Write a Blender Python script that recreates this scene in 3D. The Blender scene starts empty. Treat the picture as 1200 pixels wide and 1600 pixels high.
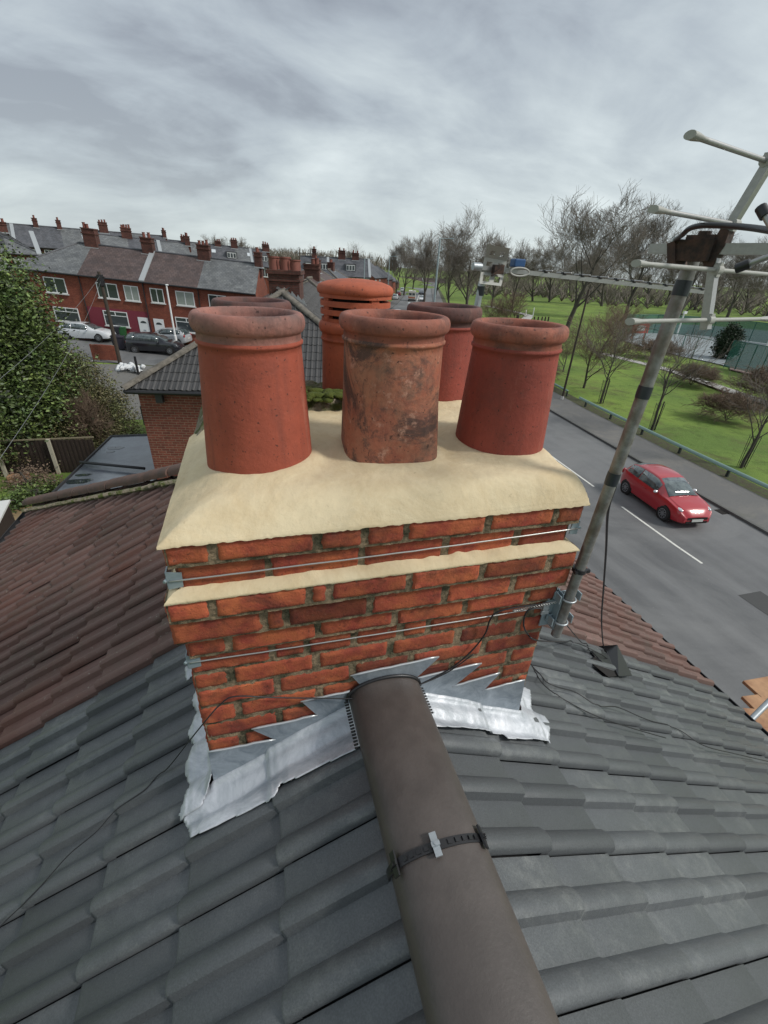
import bpy, math, random
import numpy as np
from mathutils import Vector, Matrix
random.seed(7); rng = np.random.default_rng(11)
S = bpy.context.scene
COL = S.collection

# ------------------------------------------------------------------ camera
CAMR = np.array([[0.96239342, 0.09004472, -0.25630227],
                 [-0.26734081, 0.48148709, -0.83468501],
                 [0.04824726, 0.87181542, 0.48745264]])
FPX = 690.3121
cd = bpy.data.cameras.new("camera"); cam = bpy.data.objects.new("camera", cd); COL.objects.link(cam)
cam.matrix_world = Matrix([[*CAMR[0], 0], [*CAMR[1], 0], [*CAMR[2], 0], [0, 0, 0, 1]])
cd.sensor_fit = 'VERTICAL'; cd.sensor_height = 36.0; cd.lens = 36.0 * FPX / 1600
cd.clip_start = 0.02; cd.clip_end = 5000
S.camera = cam
# ------------------------------------------------------------------ view, sky, sun
S.view_settings.view_transform = 'Standard'; S.view_settings.look = 'None'
S.view_settings.exposure = 0.80; S.view_settings.gamma = 1
SUN_EL, SUN_AZ = math.radians(42), math.radians(118)      # azimuth from +Y clockwise
W = bpy.data.worlds.new("World"); S.world = W; W.use_nodes = True
def build_world():
    nt = W.node_tree; N = nt.nodes; L = nt.links; N.clear()
    out = N.new('ShaderNodeOutputWorld')
    tc = N.new('ShaderNodeTexCoord'); sep = N.new('ShaderNodeSeparateXYZ'); L.new(tc.outputs['Generated'], sep.inputs[0])
    def m(op, a, b=None, clamp=False):
        n = N.new('ShaderNodeMath'); n.operation = op; n.use_clamp = clamp
        for i, v in enumerate((a, b)):
            if v is None: continue
            if isinstance(v, (int, float)): n.inputs[i].default_value = v
            else: L.new(v, n.inputs[i])
        return n.outputs[0]
    zc = m('MAXIMUM', sep.outputs[2], 0.0); den = m('ADD', zc, 0.30)
    x = m('DIVIDE', sep.outputs[0], den); y = m('DIVIDE', sep.outputs[1], den)
    cmb = N.new('ShaderNodeCombineXYZ'); L.new(x, cmb.inputs[0]); L.new(y, cmb.inputs[1])
    def noise(scale, detail, rough, dist, sc=(1, 1, 1), rz=0, loc=(0, 0, 0)):
        mp = N.new('ShaderNodeMapping'); mp.inputs['Scale'].default_value = sc; mp.inputs['Rotation'].default_value = (0, 0, rz)
        mp.inputs['Location'].default_value = loc
        L.new(cmb.outputs[0], mp.inputs[0])
        n = N.new('ShaderNodeTexNoise'); n.inputs['Scale'].default_value = scale; n.inputs['Detail'].default_value = detail
        n.inputs['Roughness'].default_value = rough; n.inputs['Distortion'].default_value = dist
        L.new(mp.outputs[0], n.inputs[0]); return n.outputs[0]
    n1 = noise(0.95, 8, 0.54, 0.55, (0.9, 1.1, 1), 0.5, (7.3, 2.2, 0))
    n2 = noise(2.6, 7, 0.58, 0.5, (0.8, 1.2, 1), 0.7, (1.0, 5.0, 0))
    v = m('ADD', m('MULTIPLY', n1, 0.72), m('MULTIPLY', n2, 0.28))
    # gentle break-up: lighter toward the road side (+x), and toward the horizon
    v = m('ADD', v, m('MULTIPLY', sep.outputs[0], 0.045))
    hz = m('SUBTRACT', 1.0, m('MULTIPLY', zc, 2.2), True)
    v = m('ADD', v, m('MULTIPLY', m('POWER', hz, 2.0), 0.035))
    r = N.new('ShaderNodeValToRGB'); L.new(v, r.inputs[0]); cr = r.color_ramp
    cr.elements[0].position = 0.39; cr.elements[0].color = (0.255, 0.285, 0.33, 1)
    cr.elements[1].position = 0.655; cr.elements[1].color = (0.62, 0.68, 0.70, 1)
    e = cr.elements.new(0.46); e.color = (0.355, 0.40, 0.445, 1)
    e = cr.elements.new(0.55); e.color = (0.475, 0.53, 0.56, 1)
    tint = N.new('ShaderNodeMixRGB'); tint.inputs[2].default_value = (0.53, 0.59, 0.57, 1)
    L.new(r.outputs[0], tint.inputs[1]); L.new(m('MULTIPLY', m('POWER', hz, 3.0), 0.55), tint.inputs[0])
    sky = N.new('ShaderNodeTexSky'); sky.sky_type = 'NISHITA'; sky.sun_disc = False
    sky.sun_elevation = SUN_EL; sky.sun_rotation = SUN_AZ
    b1 = N.new('ShaderNodeBackground'); b1.inputs[1].default_value = 0.05; L.new(sky.outputs[0], b1.inputs[0])
    b2 = N.new('ShaderNodeBackground'); b2.inputs[1].default_value = 0.75; L.new(tint.outputs[0], b2.inputs[0])
    mx = N.new('ShaderNodeMixShader'); mx.inputs[0].default_value = 0.93
    L.new(b1.outputs[0], mx.inputs[1]); L.new(b2.outputs[0], mx.inputs[2]); L.new(mx.outputs[0], out.inputs[0])
build_world()
sd = bpy.data.lights.new("sun", 'SUN'); sd.energy = 1.5; sd.angle = math.radians(10); sd.color = (1.0, 0.96, 0.90)
sun = bpy.data.objects.new("sun", sd); COL.objects.link(sun)
_d = Vector((math.sin(SUN_AZ) * math.cos(SUN_EL), math.cos(SUN_AZ) * math.cos(SUN_EL), math.sin(SUN_EL)))
sun.rotation_euler = (-_d).to_track_quat('-Z', 'Y').to_euler()

# ------------------------------------------------------------------ measuring helpers
def ray(px, py):
    return CAMR @ np.array([px - 600.0, 800.0 - py, -FPX])
def at(px, py, axis, val):
    r = ray(px, py); return r * (val / r[axis])
def atpl(px, py, p0, n):
    r = ray(px, py); n = np.array(n, float); return r * (np.dot(p0, n) / np.dot(r, n))
RX, RZ, TP = 0.335, -1.30, 0.565           # ridge x, ridge height, tan(pitch) of the roof underfoot
def onroof(px, py, side, up=0.0):
    r = ray(px, py); s = -1 if side == 'L' else 1
    return r * ((RZ + up + TP * s * RX) / (r[2] + TP * s * r[0]))
G = -8.67
KERB = np.array([(18.3, -60), (18.9, -5), (19.15, 10), (19.7, 18.6), (20.5, 27.6), (22.4, 42), (26.2, 62), (32.5, 84), (46.4, 118), (66, 170), (94, 245), (128, 330)])
def kerbx(y): return float(np.interp(y, KERB[:, 1], KERB[:, 0]))
def gz(x, y):
    """terrain height"""
    def sp(v): return v if v > 6 else math.log1p(math.exp(v))
    e = min(1, max(0, (kerbx(y) - 11.5 - x) / 14)); fx = e * e * (3 - 2 * e)
    h = 0.0353 * sp((y - 30) / 2) * 2 - 0.0545 * x * (1 / (1 + math.exp(-(y - 34) / 3)))
    return G + min(max(h, 0) * fx, 6.5)
def onground(px, py):
    z = G
    for _ in range(12):
        p = at(px, py, 2, z); z = 0.5 * z + 0.5 * gz(p[0], p[1])
    return at(px, py, 2, z)
def ztop(base, px, py):
    """height of the point above base that shows at py (nearest to the sight line)"""
    r = ray(px, py); k = (r[0] * base[0] + r[1] * base[1]) / (r[0] ** 2 + r[1] ** 2)
    return r[2] * k

# ------------------------------------------------------------------ mesh helpers
class MB:
    def __init__(s): s.v = []; s.f = []; s.m = []; s.t = []; s.n = 0
    def add(s, V, F, mi=0, tint=None):
        V = np.asarray(V, float); s.v.append(V)
        for f in F: s.f.append(tuple(i + s.n for i in f)); s.m.append(mi)
        s.t.append(np.full(len(V), 0.5 if tint is None else tint) if np.isscalar(tint) or tint is None else np.asarray(tint, float))
        s.n += len(V); return s
    def box(s, c, size, ax=None, mi=0, tint=None):
        c = np.array(c, float); h = np.array(size, float) / 2
        A = np.eye(3) if ax is None else np.array(ax, float)
        V = [c + A[0] * (i * h[0]) + A[1] * (j * h[1]) + A[2] * (k * h[2]) for i in (-1, 1) for j in (-1, 1) for k in (-1, 1)]
        return s.add(V, [(0, 1, 3, 2), (4, 6, 7, 5), (0, 4, 5, 1), (2, 3, 7, 6), (0, 2, 6, 4), (1, 5, 7, 3)], mi, tint)
    def box2(s, lo, hi, mi=0, tint=None):
        lo = np.array(lo, float); hi = np.array(hi, float); return s.box((lo + hi) / 2, hi - lo, None, mi, tint)
    def tube(s, P, R, n=8, mi=0, cap=True, tint=None, flat=1.0):
        P = [np.array(p, float) for p in P]
        if np.isscalar(R): R = [R] * len(P)
        V = []; u = None
        for i, p in enumerate(P):
            d = P[min(i + 1, len(P) - 1)] - P[max(i - 1, 0)]; d = d / (np.linalg.norm(d) + 1e-12)
            if u is None: u = np.cross(d, [0, 0, 1.0]) if abs(d[2]) < .9 else np.cross(d, [1.0, 0, 0])
            u = u - d * np.dot(u, d); u /= np.linalg.norm(u) + 1e-12; w = np.cross(d, u)
            for k in range(n):
                a = 2 * math.pi * k / n; V.append(p + R[i] * (math.cos(a) * u + flat * math.sin(a) * w))
        F = []
        for i in range(len(P) - 1):
            for k in range(n):
                F.append((i * n + k, i * n + (k + 1) % n, (i + 1) * n + (k + 1) % n, (i + 1) * n + k))
        if cap: F.append(tuple(range(n - 1, -1, -1))); F.append(tuple((len(P) - 1) * n + k for k in range(n)))
        return s.add(V, F, mi, tint)
    def lathe(s, c, prof, n=32, mi=0, fn=None, tint=None):
        V = []; c = np.array(c, float)
        for j, (r, z) in enumerate(prof):
            for k in range(n):
                a = 2 * math.pi * k / n; rr = r if fn is None else fn(r, z, a)
                V.append(c + np.array([rr * math.cos(a), rr * math.sin(a), z]))
        F = [(j * n + k, j * n + (k + 1) % n, (j + 1) * n + (k + 1) % n, (j + 1) * n + k) for j in range(len(prof) - 1) for k in range(n)]
        return s.add(V, F, mi, tint)
    def grid(s, V, nx, ny, mi=0, tint=None, keep=None):
        F = []
        for i in range(nx - 1):
            for j in range(ny - 1):
                f = (i * ny + j, (i + 1) * ny + j, (i + 1) * ny + j + 1, i * ny + j + 1)
                if keep is None or keep(i, j): F.append(f)
        return s.add(V, F, mi, tint)
    def prism(s, poly, a, b, mi=0, tint=None):
        """polygon points (3D) extruded by vector b-a"""
        P = [np.array(p, float) for p in poly]; d = np.array(b, float) - np.array(a, float); n = len(P)
        V = P + [p + d for p in P]
        F = [tuple(range(n)), tuple(range(2 * n - 1, n - 1, -1))] + [(i, i + n, (i + 1) % n + n, (i + 1) % n) for i in range(n)]
        return s.add(V, F, mi, tint)
    def build(s, name, mats, parent=None, smooth=False, fix=True, angle=None):
        me = bpy.data.meshes.new(name); V = np.vstack(s.v)
        me.from_pydata(V.tolist(), [], s.f)
        if not isinstance(mats, (list, tuple)): mats = [mats]
        for m in mats: me.materials.append(m)
        me.polygons.foreach_set('material_index', s.m)
        at_ = me.attributes.new('tint', 'FLOAT', 'POINT'); at_.data.foreach_set('value', np.concatenate(s.t))
        if smooth: me.polygons.foreach_set('use_smooth', [True] * len(s.f))
        me.update()
        if fix:
            import bmesh
            bm = bmesh.new(); bm.from_mesh(me); bmesh.ops.recalc_face_normals(bm, faces=bm.faces); bm.to_mesh(me); bm.free()
        if angle: me.set_sharp_from_angle(angle=math.radians(angle))
        o = bpy.data.objects.new(name, me); COL.objects.link(o)
        if parent is not None: o.parent = parent; 
        return o
def pbuild(mb, name, mats, parent, **k):
    """build from world coordinates under a parent that may stand elsewhere"""
    w = Vector(); p = parent
    while p is not None: w += p.location; p = p.parent
    mb.v = [v - np.array(w) for v in mb.v]
    return mb.build(name, mats, parent, **k)
def tag(o, label, cat, group=None):
    o['label'] = label; o['category'] = cat
    if group: o['group'] = group
    return o
def thing(name, label, cat, loc=(0, 0, 0), group=None):
    o = bpy.data.objects.new(name, None); COL.objects.link(o); o.location = Vector([float(c) for c in loc]); o.empty_display_size = .2
    return tag(o, label, cat, group)
def struct(o): o['kind'] = 'structure'; return o
def copy_tree(o, parent=None):
    c = o.copy(); COL.objects.link(c); c.parent = parent
    for ch in list(o.children): copy_tree(ch, c)
    return c

# ------------------------------------------------------------------ materials
MATS = {}
def mat(name, col, rough=.7, metal=0.0, var=0.0, nscale=8.0, bump=0.0, bscale=40.0, col2=None, fac=(.4, .65), tint=0.0, spec=.5, coat=0.0, detail=6, extra=None, hue=None):
    if name in MATS: return MATS[name]
    m = bpy.data.materials.new(name); m.use_nodes = True; nt = m.node_tree; N = nt.nodes; L = nt.links
    p = N['Principled BSDF']; p.inputs['Roughness'].default_value = rough; p.inputs['Metallic'].default_value = metal
    p.inputs['Specular IOR Level'].default_value = spec; p.inputs['Coat Weight'].default_value = coat
    tc = N.new('ShaderNodeTexCoord'); geo = N.new('ShaderNodeNewGeometry')
    def noise(scale, detail=6, rough=.6, vec=None, dist=0):
        n = N.new('ShaderNodeTexNoise'); n.inputs['Scale'].default_value = scale; n.inputs['Detail'].default_value = detail
        n.inputs['Roughness'].default_value = rough; n.inputs['Distortion'].default_value = dist
        L.new(vec if vec is not None else geo.outputs['Position'], n.inputs[0]); return n.outputs[0]
    def mix(fac_, a, b, mode='MIX'):
        n = N.new('ShaderNodeMixRGB'); n.blend_type = mode
        for i, v in enumerate((fac_, a, b)):
            if isinstance(v, (int, float)): n.inputs[i].default_value = v
            elif isinstance(v, tuple): n.inputs[i].default_value = (*v[:3], 1)
            else: L.new(v, n.inputs[i])
        return n.outputs[0]
    def ramp(v, a, b, ca=(0, 0, 0), cb=(1, 1, 1)):
        r = N.new('ShaderNodeValToRGB'); L.new(v, r.inputs[0]); r.color_ramp.elements[0].position = a; r.color_ramp.elements[1].position = b
        r.color_ramp.elements[0].color = (*ca, 1); r.color_ramp.elements[1].color = (*cb, 1); return r.outputs[0]
    def math_(op, a, b=0.0, clamp=False):
        n = N.new('ShaderNodeMath'); n.operation = op; n.use_clamp = clamp
        for i, v in enumerate((a, b)):
            if isinstance(v, (int, float)): n.inputs[i].default_value = v
            else: L.new(v, n.inputs[i])
        return n.outputs[0]
    c = mix(0.0, tuple(col), (0, 0, 0))
    if col2 is not None: c = mix(ramp(noise(nscale, detail), *fac), tuple(col), tuple(col2))
    if tint:
        a = N.new('ShaderNodeAttribute'); a.attribute_name = 'tint'
        k = math_('ADD', math_('MULTIPLY', a.outputs['Fac'], 2 * tint), 1 - tint)
        cm = N.new('ShaderNodeCombineXYZ'); [L.new(k, cm.inputs[i]) for i in range(3)]
        c = mix(1.0, c, cm.outputs[0], 'MULTIPLY')
    if var:
        k = math_('ADD', math_('MULTIPLY', noise(nscale * 3.1, 8, .65), 2 * var), 1 - var)
        cm = N.new('ShaderNodeCombineXYZ'); [L.new(k, cm.inputs[i]) for i in range(3)]
        c = mix(1.0, c, cm.outputs[0], 'MULTIPLY')
    env = dict(N=N, L=L, noise=noise, mix=mix, ramp=ramp, math=math_, geo=geo, tc=tc, p=p, m=m)
    if extra: c = extra(c, env) or c
    L.new(c, p.inputs['Base Color'])
    if bump and not env.get('nobump'):
        b = N.new('ShaderNodeBump'); b.inputs['Strength'].default_value = 1.0; b.inputs['Distance'].default_value = bump
        L.new(noise(bscale, 8, .65), b.inputs['Height'])
        if env.get('bumpin') is not None: L.new(env['bumpin'], b.inputs['Normal'])
        L.new(b.outputs[0], p.inputs['Normal'])
    MATS[name] = m; return m

def wallcoord(e):
    """2D brick coordinates on any upright wall: along the wall, height"""
    N, L = e['N'], e['L']
    cr = N.new('ShaderNodeVectorMath'); cr.operation = 'CROSS_PRODUCT'; cr.inputs[0].default_value = (0, 0, 1); L.new(e['geo'].outputs['True Normal'], cr.inputs[1])
    nm = N.new('ShaderNodeVectorMath'); nm.operation = 'NORMALIZE'; L.new(cr.outputs[0], nm.inputs[0])
    d = N.new('ShaderNodeVectorMath'); d.operation = 'DOT_PRODUCT'; L.new(nm.outputs[0], d.inputs[0]); L.new(e['geo'].outputs['Position'], d.inputs[1])
    sp = N.new('ShaderNodeSeparateXYZ'); L.new(e['geo'].outputs['Position'], sp.inputs[0])
    cb = N.new('ShaderNodeCombineXYZ'); L.new(d.outputs['Value'], cb.inputs[0]); L.new(sp.outputs[2], cb.inputs[1])
    return cb.outputs[0], nm.outputs[0]
def brickmat(name, c1, c2, mortar, msize=.012, bw=.225, bh=.075, soot=.35):
    def ex(c, e):
        v, _ = wallcoord(e); b = e['N'].new('ShaderNodeTexBrick'); e['L'].new(v, b.inputs['Vector'])
        b.inputs['Color1'].default_value = (*c1, 1); b.inputs['Color2'].default_value = (*c2, 1); b.inputs['Mortar'].default_value = (*mortar, 1)
        b.inputs['Scale'].default_value = 1; b.inputs['Mortar Size'].default_value = msize * .5; b.inputs['Brick Width'].default_value = bw; b.inputs['Row Height'].default_value = bh
        b.inputs['Bias'].default_value = 0; b.inputs['Mortar Smooth'].default_value = .2
        bp = e['N'].new('ShaderNodeBump'); bp.inputs['Distance'].default_value = .008; bp.invert = True; e['L'].new(b.outputs['Fac'], bp.inputs['Height'])
        e['bumpin'] = bp.outputs[0]
        n = e['ramp'](e['noise'](.9, 8, .7), .35, .7, (1 - soot,) * 3, (1.1,) * 3)
        n2 = e['ramp'](e['noise'](14, 4), .3, .7, (.75,) * 3, (1.2,) * 3)
        return e['mix'](1.0, e['mix'](1.0, b.outputs['Color'], n, 'MULTIPLY'), n2, 'MULTIPLY')
    return mat(name, c1, .85, extra=ex, bump=.002, bscale=90)
def tilecoat(name, base, lines=.3, cols=.3, c2=None, rough=.6, depth=.03):
    """roof covering for far roofs: courses and columns as relief"""
    def ex(c, e):
        N, L = e['N'], e['L']
        v, nm = wallcoord(e)
        up = N.new('ShaderNodeVectorMath'); up.operation = 'CROSS_PRODUCT'; L.new(e['geo'].outputs['True Normal'], up.inputs[0]); L.new(nm, up.inputs[1])
        d = N.new('ShaderNodeVectorMath'); d.operation = 'DOT_PRODUCT'; L.new(up.outputs[0], d.inputs[0]); L.new(e['geo'].outputs['Position'], d.inputs[1])
        sp = N.new('ShaderNodeSeparateXYZ'); L.new(v, sp.inputs[0])
        cb = N.new('ShaderNodeCombineXYZ'); L.new(sp.outputs[0], cb.inputs[0]); L.new(d.outputs['Value'], cb.inputs[1])
        b = N.new('ShaderNodeTexBrick'); L.new(cb.outputs[0], b.inputs['Vector']); b.inputs['Scale'].default_value = 1
        b.inputs['Brick Width'].default_value = cols; b.inputs['Row Height'].default_value = lines; b.inputs['Mortar Size'].default_value = .012
        b.inputs['Color1'].default_value = (.8, .8, .8, 1); b.inputs['Color2'].default_value = (1.2, 1.2, 1.2, 1); b.inputs['Mortar'].default_value = (.45, .45, .45, 1)
        fr = e['math']('FRACT', e['math']('DIVIDE', d.outputs['Value'], lines))
        bp = N.new('ShaderNodeBump'); bp.inputs['Distance'].default_value = depth; L.new(fr, bp.inputs['Height']); e['bumpin'] = bp.outputs[0]
        c = e['mix'](1.0, c, b.outputs['Color'], 'MULTIPLY')
        return e['mix'](1.0, c, e['ramp'](e['noise'](.8, 8, .7), .3, .7, (.7,) * 3, (1.25,) * 3), 'MULTIPLY')
    return mat(name, base, rough, extra=ex, bump=.004, bscale=30, col2=c2, nscale=1.3)

def pots_extra(dirt, pale, dark):
    def ex(c, e):
        m1 = e['ramp'](e['noise'](6.5, 10, .78), .50, .66)
        c = e['mix'](e['math']('MULTIPLY', m1, dirt), c, (.045, .036, .034))
        if pale > .6:
            mb_ = e['ramp'](e['noise'](5, 9, .75), .40, .62); c = e['mix'](e['math']('MULTIPLY', mb_, .55), c, (.42, .24, .15)); mc_ = e['ramp'](e['noise'](4.1, 10, .8, dist=.8), .49, .57); c = e['mix'](e['math']('MULTIPLY', mc_, .82), c, (.050, .036, .034))
        m2 = e['ramp'](e['noise'](22, 9, .75), .56, .72)
        c = e['mix'](e['math']('MULTIPLY', m2, pale), c, (.52, .28, .20))
        m3 = e['ramp'](e['noise'](95, 3, .5), .66, .70)
        c = e['mix'](e['math']('MULTIPLY', m3, .75), c, (.03, .015, .012))
        sp = e['N'].new('ShaderNodeSeparateXYZ'); e['L'].new(e['geo'].outputs['Position'], sp.inputs[0])
        mpp = e['N'].new('ShaderNodeMapping'); mpp.inputs['Scale'].default_value = (1, 1, .12); e['L'].new(e['geo'].outputs['Position'], mpp.inputs[0])
        ms = e['ramp'](e['noise'](26, 7, .65, vec=mpp.outputs[0]), .52, .72); c = e['mix'](e['math']('MULTIPLY', ms, .38), c, (.13, .04, .03))
        mt = e['ramp'](e['noise'](17, 7, .7, vec=mpp.outputs[0]), .58, .74); c = e['mix'](e['math']('MULTIPLY', mt, .22), c, (.52, .26, .19))
        zz = e['math']('MULTIPLY', e['ramp'](sp.outputs[2], 0, 1), 1)
        return c
    return ex
def m_pot(name, col, dirt, pale, dark=0, col2=None):
    return mat(name, col, .78, var=.16, nscale=9, bump=.0022, bscale=70, col2=col2 or tuple(c * .78 for c in col), fac=(.35, .7), extra=pots_extra(dirt, pale, dark))
M = dict(
    pot_a=m_pot('terracotta smooth red', (.36, .078, .043), .20, .05),
    pot_b=m_pot('terracotta weathered orange', (.40, .13, .070), .97, 1.25, col2=(.27, .085, .055)),
    pot_c=m_pot('terracotta deep red', (.30, .058, .038), .25, .03),
    pot_e=m_pot('terracotta brown red', (.30, .060, .040), .35, .10),
    pot_d=m_pot('terracotta bright orange', (.44, .105, .048), .16, .08),
    rim_a=m_pot('sooty pink clay', (.36, .15, .115), .75, .25, col2=(.13, .085, .075)),
    rim_b=m_pot('sooty red clay', (.33, .105, .065), .7, .35, col2=(.17, .075, .055)),
    rim_dark=m_pot('sooty dark clay', (.15, .062, .050), .85, .1, col2=(.07, .04, .038)),
    soot=mat('soot and hollow shade black', (.012, .010, .009), .95, bump=.002),  # soot in the flues; elsewhere painted shade of vent, tube ends and wheel arches
    galv=mat('galvanised steel', (.42, .45, .47), .42, .75, var=.2, nscale=30, bump=.0004, bscale=150),
    galvp=mat('dull galvanised plate', (.33, .40, .43), .5, .5, var=.2, nscale=20),
    mast=mat('weathered galvanised tube', (.27, .27, .26), .5, .55, var=.35, nscale=22, col2=(.16, .14, .12), bump=.0006, bscale=120),
    alu=mat('weathered aluminium', (.36, .36, .35), .42, .65, var=.22, nscale=40, bump=.0003, bscale=200),
    pale=mat('pale grey plastic', (.36, .36, .33), .55, var=.15, nscale=30, bump=.0005, bscale=120),
    rust=mat('rusty dark clamp steel', (.030, .022, .019), .7, .3, col2=(.095, .050, .034), nscale=35, var=.3, bump=.001, bscale=150),
    blackp=mat('black plastic', (.016, .016, .018), .42, var=.2, nscale=30),
    tape=mat('black insulating tape', (.02, .025, .032), .4, var=.3, nscale=60),
    bluep=mat('blue plastic cap', (.02, .075, .20), .4),
    wire=mat('bright steel wire', (.55, .55, .53), .35, .8),
    white=mat('white plastic frame', (.75, .76, .76), .5),
    glass=mat('dark window glass', (.045, .055, .06), .08, spec=.8),
    netcurt=mat('window with net curtain', (.30, .33, .30), .25, var=.3, nscale=4),
    tyre=mat('tyre rubber', (.02, .02, .02), .8),
    alloy=mat('wheel alloy', (.35, .36, .38), .35, .8),
    carglass=mat('car glass', (.03, .045, .05), .04, spec=1.0, coat=.6, col2=(.12, .15, .15), nscale=3),
    lamp=mat('clear headlight', (.6, .63, .65), .12, .3, coat=1),
    tail=mat('red tail light', (.35, .01, .01), .2, coat=1),
    plate=mat('white number plate', (.55, .56, .53), .4),
    concrete=mat('concrete post', (.42, .39, .31), .85, var=.2, nscale=6, bump=.002),
    bark=mat('bare tree bark', (.075, .066, .055), .9, var=.3, nscale=3, bump=.01, bscale=12),
    twig=mat('bare twigs', (.175, .15, .125), .9, var=.2, nscale=.6),
    twigb=mat('brown bare twigs', (.17, .12, .085), .9, var=.3, nscale=.7),
    hedge=mat('evergreen leaf', (.060, .105, .030), .55, tint=.88, col2=(.15, .20, .055), nscale=1.3, fac=(.35, .65)),
    hedge2=mat('olive shrub leaf', (.11, .13, .045), .6, tint=.6, col2=(.15, .12, .06), nscale=1.6, fac=(.4, .62)),
    fir=mat('dark conifer leaf', (.018, .038, .012), .6, tint=.5),
    fence=mat('dark brown fence board', (.035, .022, .017), .85, var=.35, nscale=3, bump=.003),
    wood=mat('pale scaffold board', (.42, .24, .13), .8, var=.3, nscale=5, col2=(.30, .15, .08), bump=.002, bscale=40),
    wpole=mat('dark timber pole', (.055, .042, .032), .85, var=.3, nscale=3),
    lampm=mat('grey painted steel column', (.30, .36, .38), .5, .3),
    rail=mat('green grey painted barrier', (.22, .33, .29), .45, .2, var=.2, nscale=4),
    railpost=mat('dark barrier post', (.03, .04, .035), .7),
)
def frost(c, e):
    N, L = e['N'], e['L']; a = N.new('ShaderNodeAttribute'); a.attribute_name = 'tint'
    m1 = e['ramp'](e['noise'](3.2, 9, .72, dist=.5), .47, .70)
    m2 = e['ramp'](e['noise'](26, 7, .7), .38, .62)
    k = e['math']('MULTIPLY', e['math']('MULTIPLY', m1, m2), e['math']('MULTIPLY', e['ramp'](a.outputs['Fac'], .35, .8), .55))
    c = e['mix'](k, c, (.30, .31, .295))
    m4 = e['ramp'](e['noise'](240, 2, .5), .35, .7, (.84,) * 3, (1.14,) * 3); c = e['mix'](1.0, c, m4, 'MULTIPLY')
    m3 = e['ramp'](e['noise'](60, 4, .6), .64, .75)
    c = e['mix'](e['math']('MULTIPLY', m3, .35), c, (.16, .165, .16))
    r = N.new('ShaderNodeMapRange'); L.new(e['noise'](4, 6, .6), r.inputs[0]); r.inputs[3].default_value = .28; r.inputs[4].default_value = .58
    L.new(r.outputs[0], e['p'].inputs['Roughness']); return c
M['tile'] = mat('new grey concrete tile', (.094, .101, .107), .42, tint=.24, var=.12, nscale=5, bump=.0012, bscale=160, extra=frost)
def lichen(c, e):
    m1 = e['ramp'](e['noise'](4.5, 8, .7), .5, .68); c = e['mix'](e['math']('MULTIPLY', m1, .5), c, (.10, .085, .065))
    m2 = e['ramp'](e['noise'](55, 5, .6), .655, .70); c = e['mix'](e['math']('MULTIPLY', m2, .8), c, (.34, .32, .27))
    m3 = e['ramp'](e['noise'](1.1, 5, .6), .52, .66); c = e['mix'](e['math']('MULTIPLY', m3, .5), c, (.13, .045, .03))
    return c
M['brown'] = mat('old brown concrete tile', (.135, .078, .066), .72, tint=.30, var=.2, nscale=7, bump=.0022, bscale=120, extra=lichen)
M['orange'] = mat('bare orange tile', (.34, .13, .08), .75, tint=.2, var=.2, nscale=9, bump=.002, bscale=120)
M['tile2'] = mat('dark grey pantile', (.050, .048, .048), .6, tint=.22, var=.2, nscale=6, bump=.002, bscale=60)
M['hipmortar'] = mat('weathered hip tile', (.17, .15, .125), .85, var=.3, nscale=6, col2=(.09, .08, .065), bump=.003, bscale=40)
def gl(c, e):
    m1 = e['ramp'](e['noise'](30, 8, .75), .62, .70); c = e['mix'](e['math']('MULTIPLY', m1, .45), c, (.24, .21, .19)); m2 = e['ramp'](e['noise'](9, 9, .8), .54, .70); c = e['mix'](e['math']('MULTIPLY', m2, .4), c, (.15, .125, .11)); m3 = e['ramp'](e['noise'](75, 3, .5), .68, .72); c = e['mix'](e['math']('MULTIPLY', m3, .6), c, (.025, .02, .018))
    r = e['N'].new('ShaderNodeMapRange'); e['L'].new(e['noise'](7, 6, .6), r.inputs[0]); r.inputs[3].default_value = .30; r.inputs[4].default_value = .62
    e['L'].new(r.outputs[0], e['p'].inputs['Roughness'])
M['ridge'] = mat('dark brown ridge tile', (.068, .057, .052), .36, var=.18, nscale=6, bump=.0009, bscale=90, col2=(.095, .080, .073), extra=gl)
M['ridgebr'] = mat('brown hip tile', (.13, .072, .055), .8, var=.25, nscale=8, bump=.003, bscale=70, col2=(.09, .06, .05))
def cream(c, e):
    m1 = e['ramp'](e['noise'](4.5, 10, .75, dist=.8), .42, .64); c = e['mix'](e['math']('MULTIPLY', m1, .55), c, (.50, .37, .20))
    m2 = e['ramp'](e['noise'](48, 4, .6), .68, .74); c = e['mix'](e['math']('MULTIPLY', m2, .4), c, (.33, .25, .15)); m3 = e['ramp'](e['noise'](7, 10, .8), .56, .70); c = e['mix'](e['math']('MULTIPLY', m3, .30), c, (.36, .31, .22))
    return c
M['cream'] = mat('smooth cream mortar', (.66, .55, .36), .8, var=.12, nscale=6, bump=.0045, bscale=22, extra=cream)
M['oldmort'] = mat('old mossy mortar', (.22, .19, .14), .95, var=.4, nscale=16, col2=(.07, .085, .02), fac=(.42, .58), bump=.012, bscale=45)
def hb(c, e):
    N, L = e['N'], e['L']
    m1 = e['ramp'](e['noise'](9, 9, .72, dist=.5), .50, .70); c = e['mix'](e['math']('MULTIPLY', m1, .72), c, (.055, .022, .016))
    m2 = e['ramp'](e['noise'](30, 8, .7), .60, .74); c = e['mix'](e['math']('MULTIPLY', m2, .35), c, (.50, .26, .16))
    m3 = e['ramp'](e['noise'](120, 3, .6), .62, .68); c = e['mix'](e['math']('MULTIPLY', m3, .55), c, (.04, .015, .01))
    return c
M['hbrick'] = mat('hand made red brick', (.37, .098, .036), .85, tint=.50, var=.30, nscale=13, col2=(.25, .043, .026), fac=(.35, .65), bump=.0028, bscale=110, extra=hb)
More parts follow.
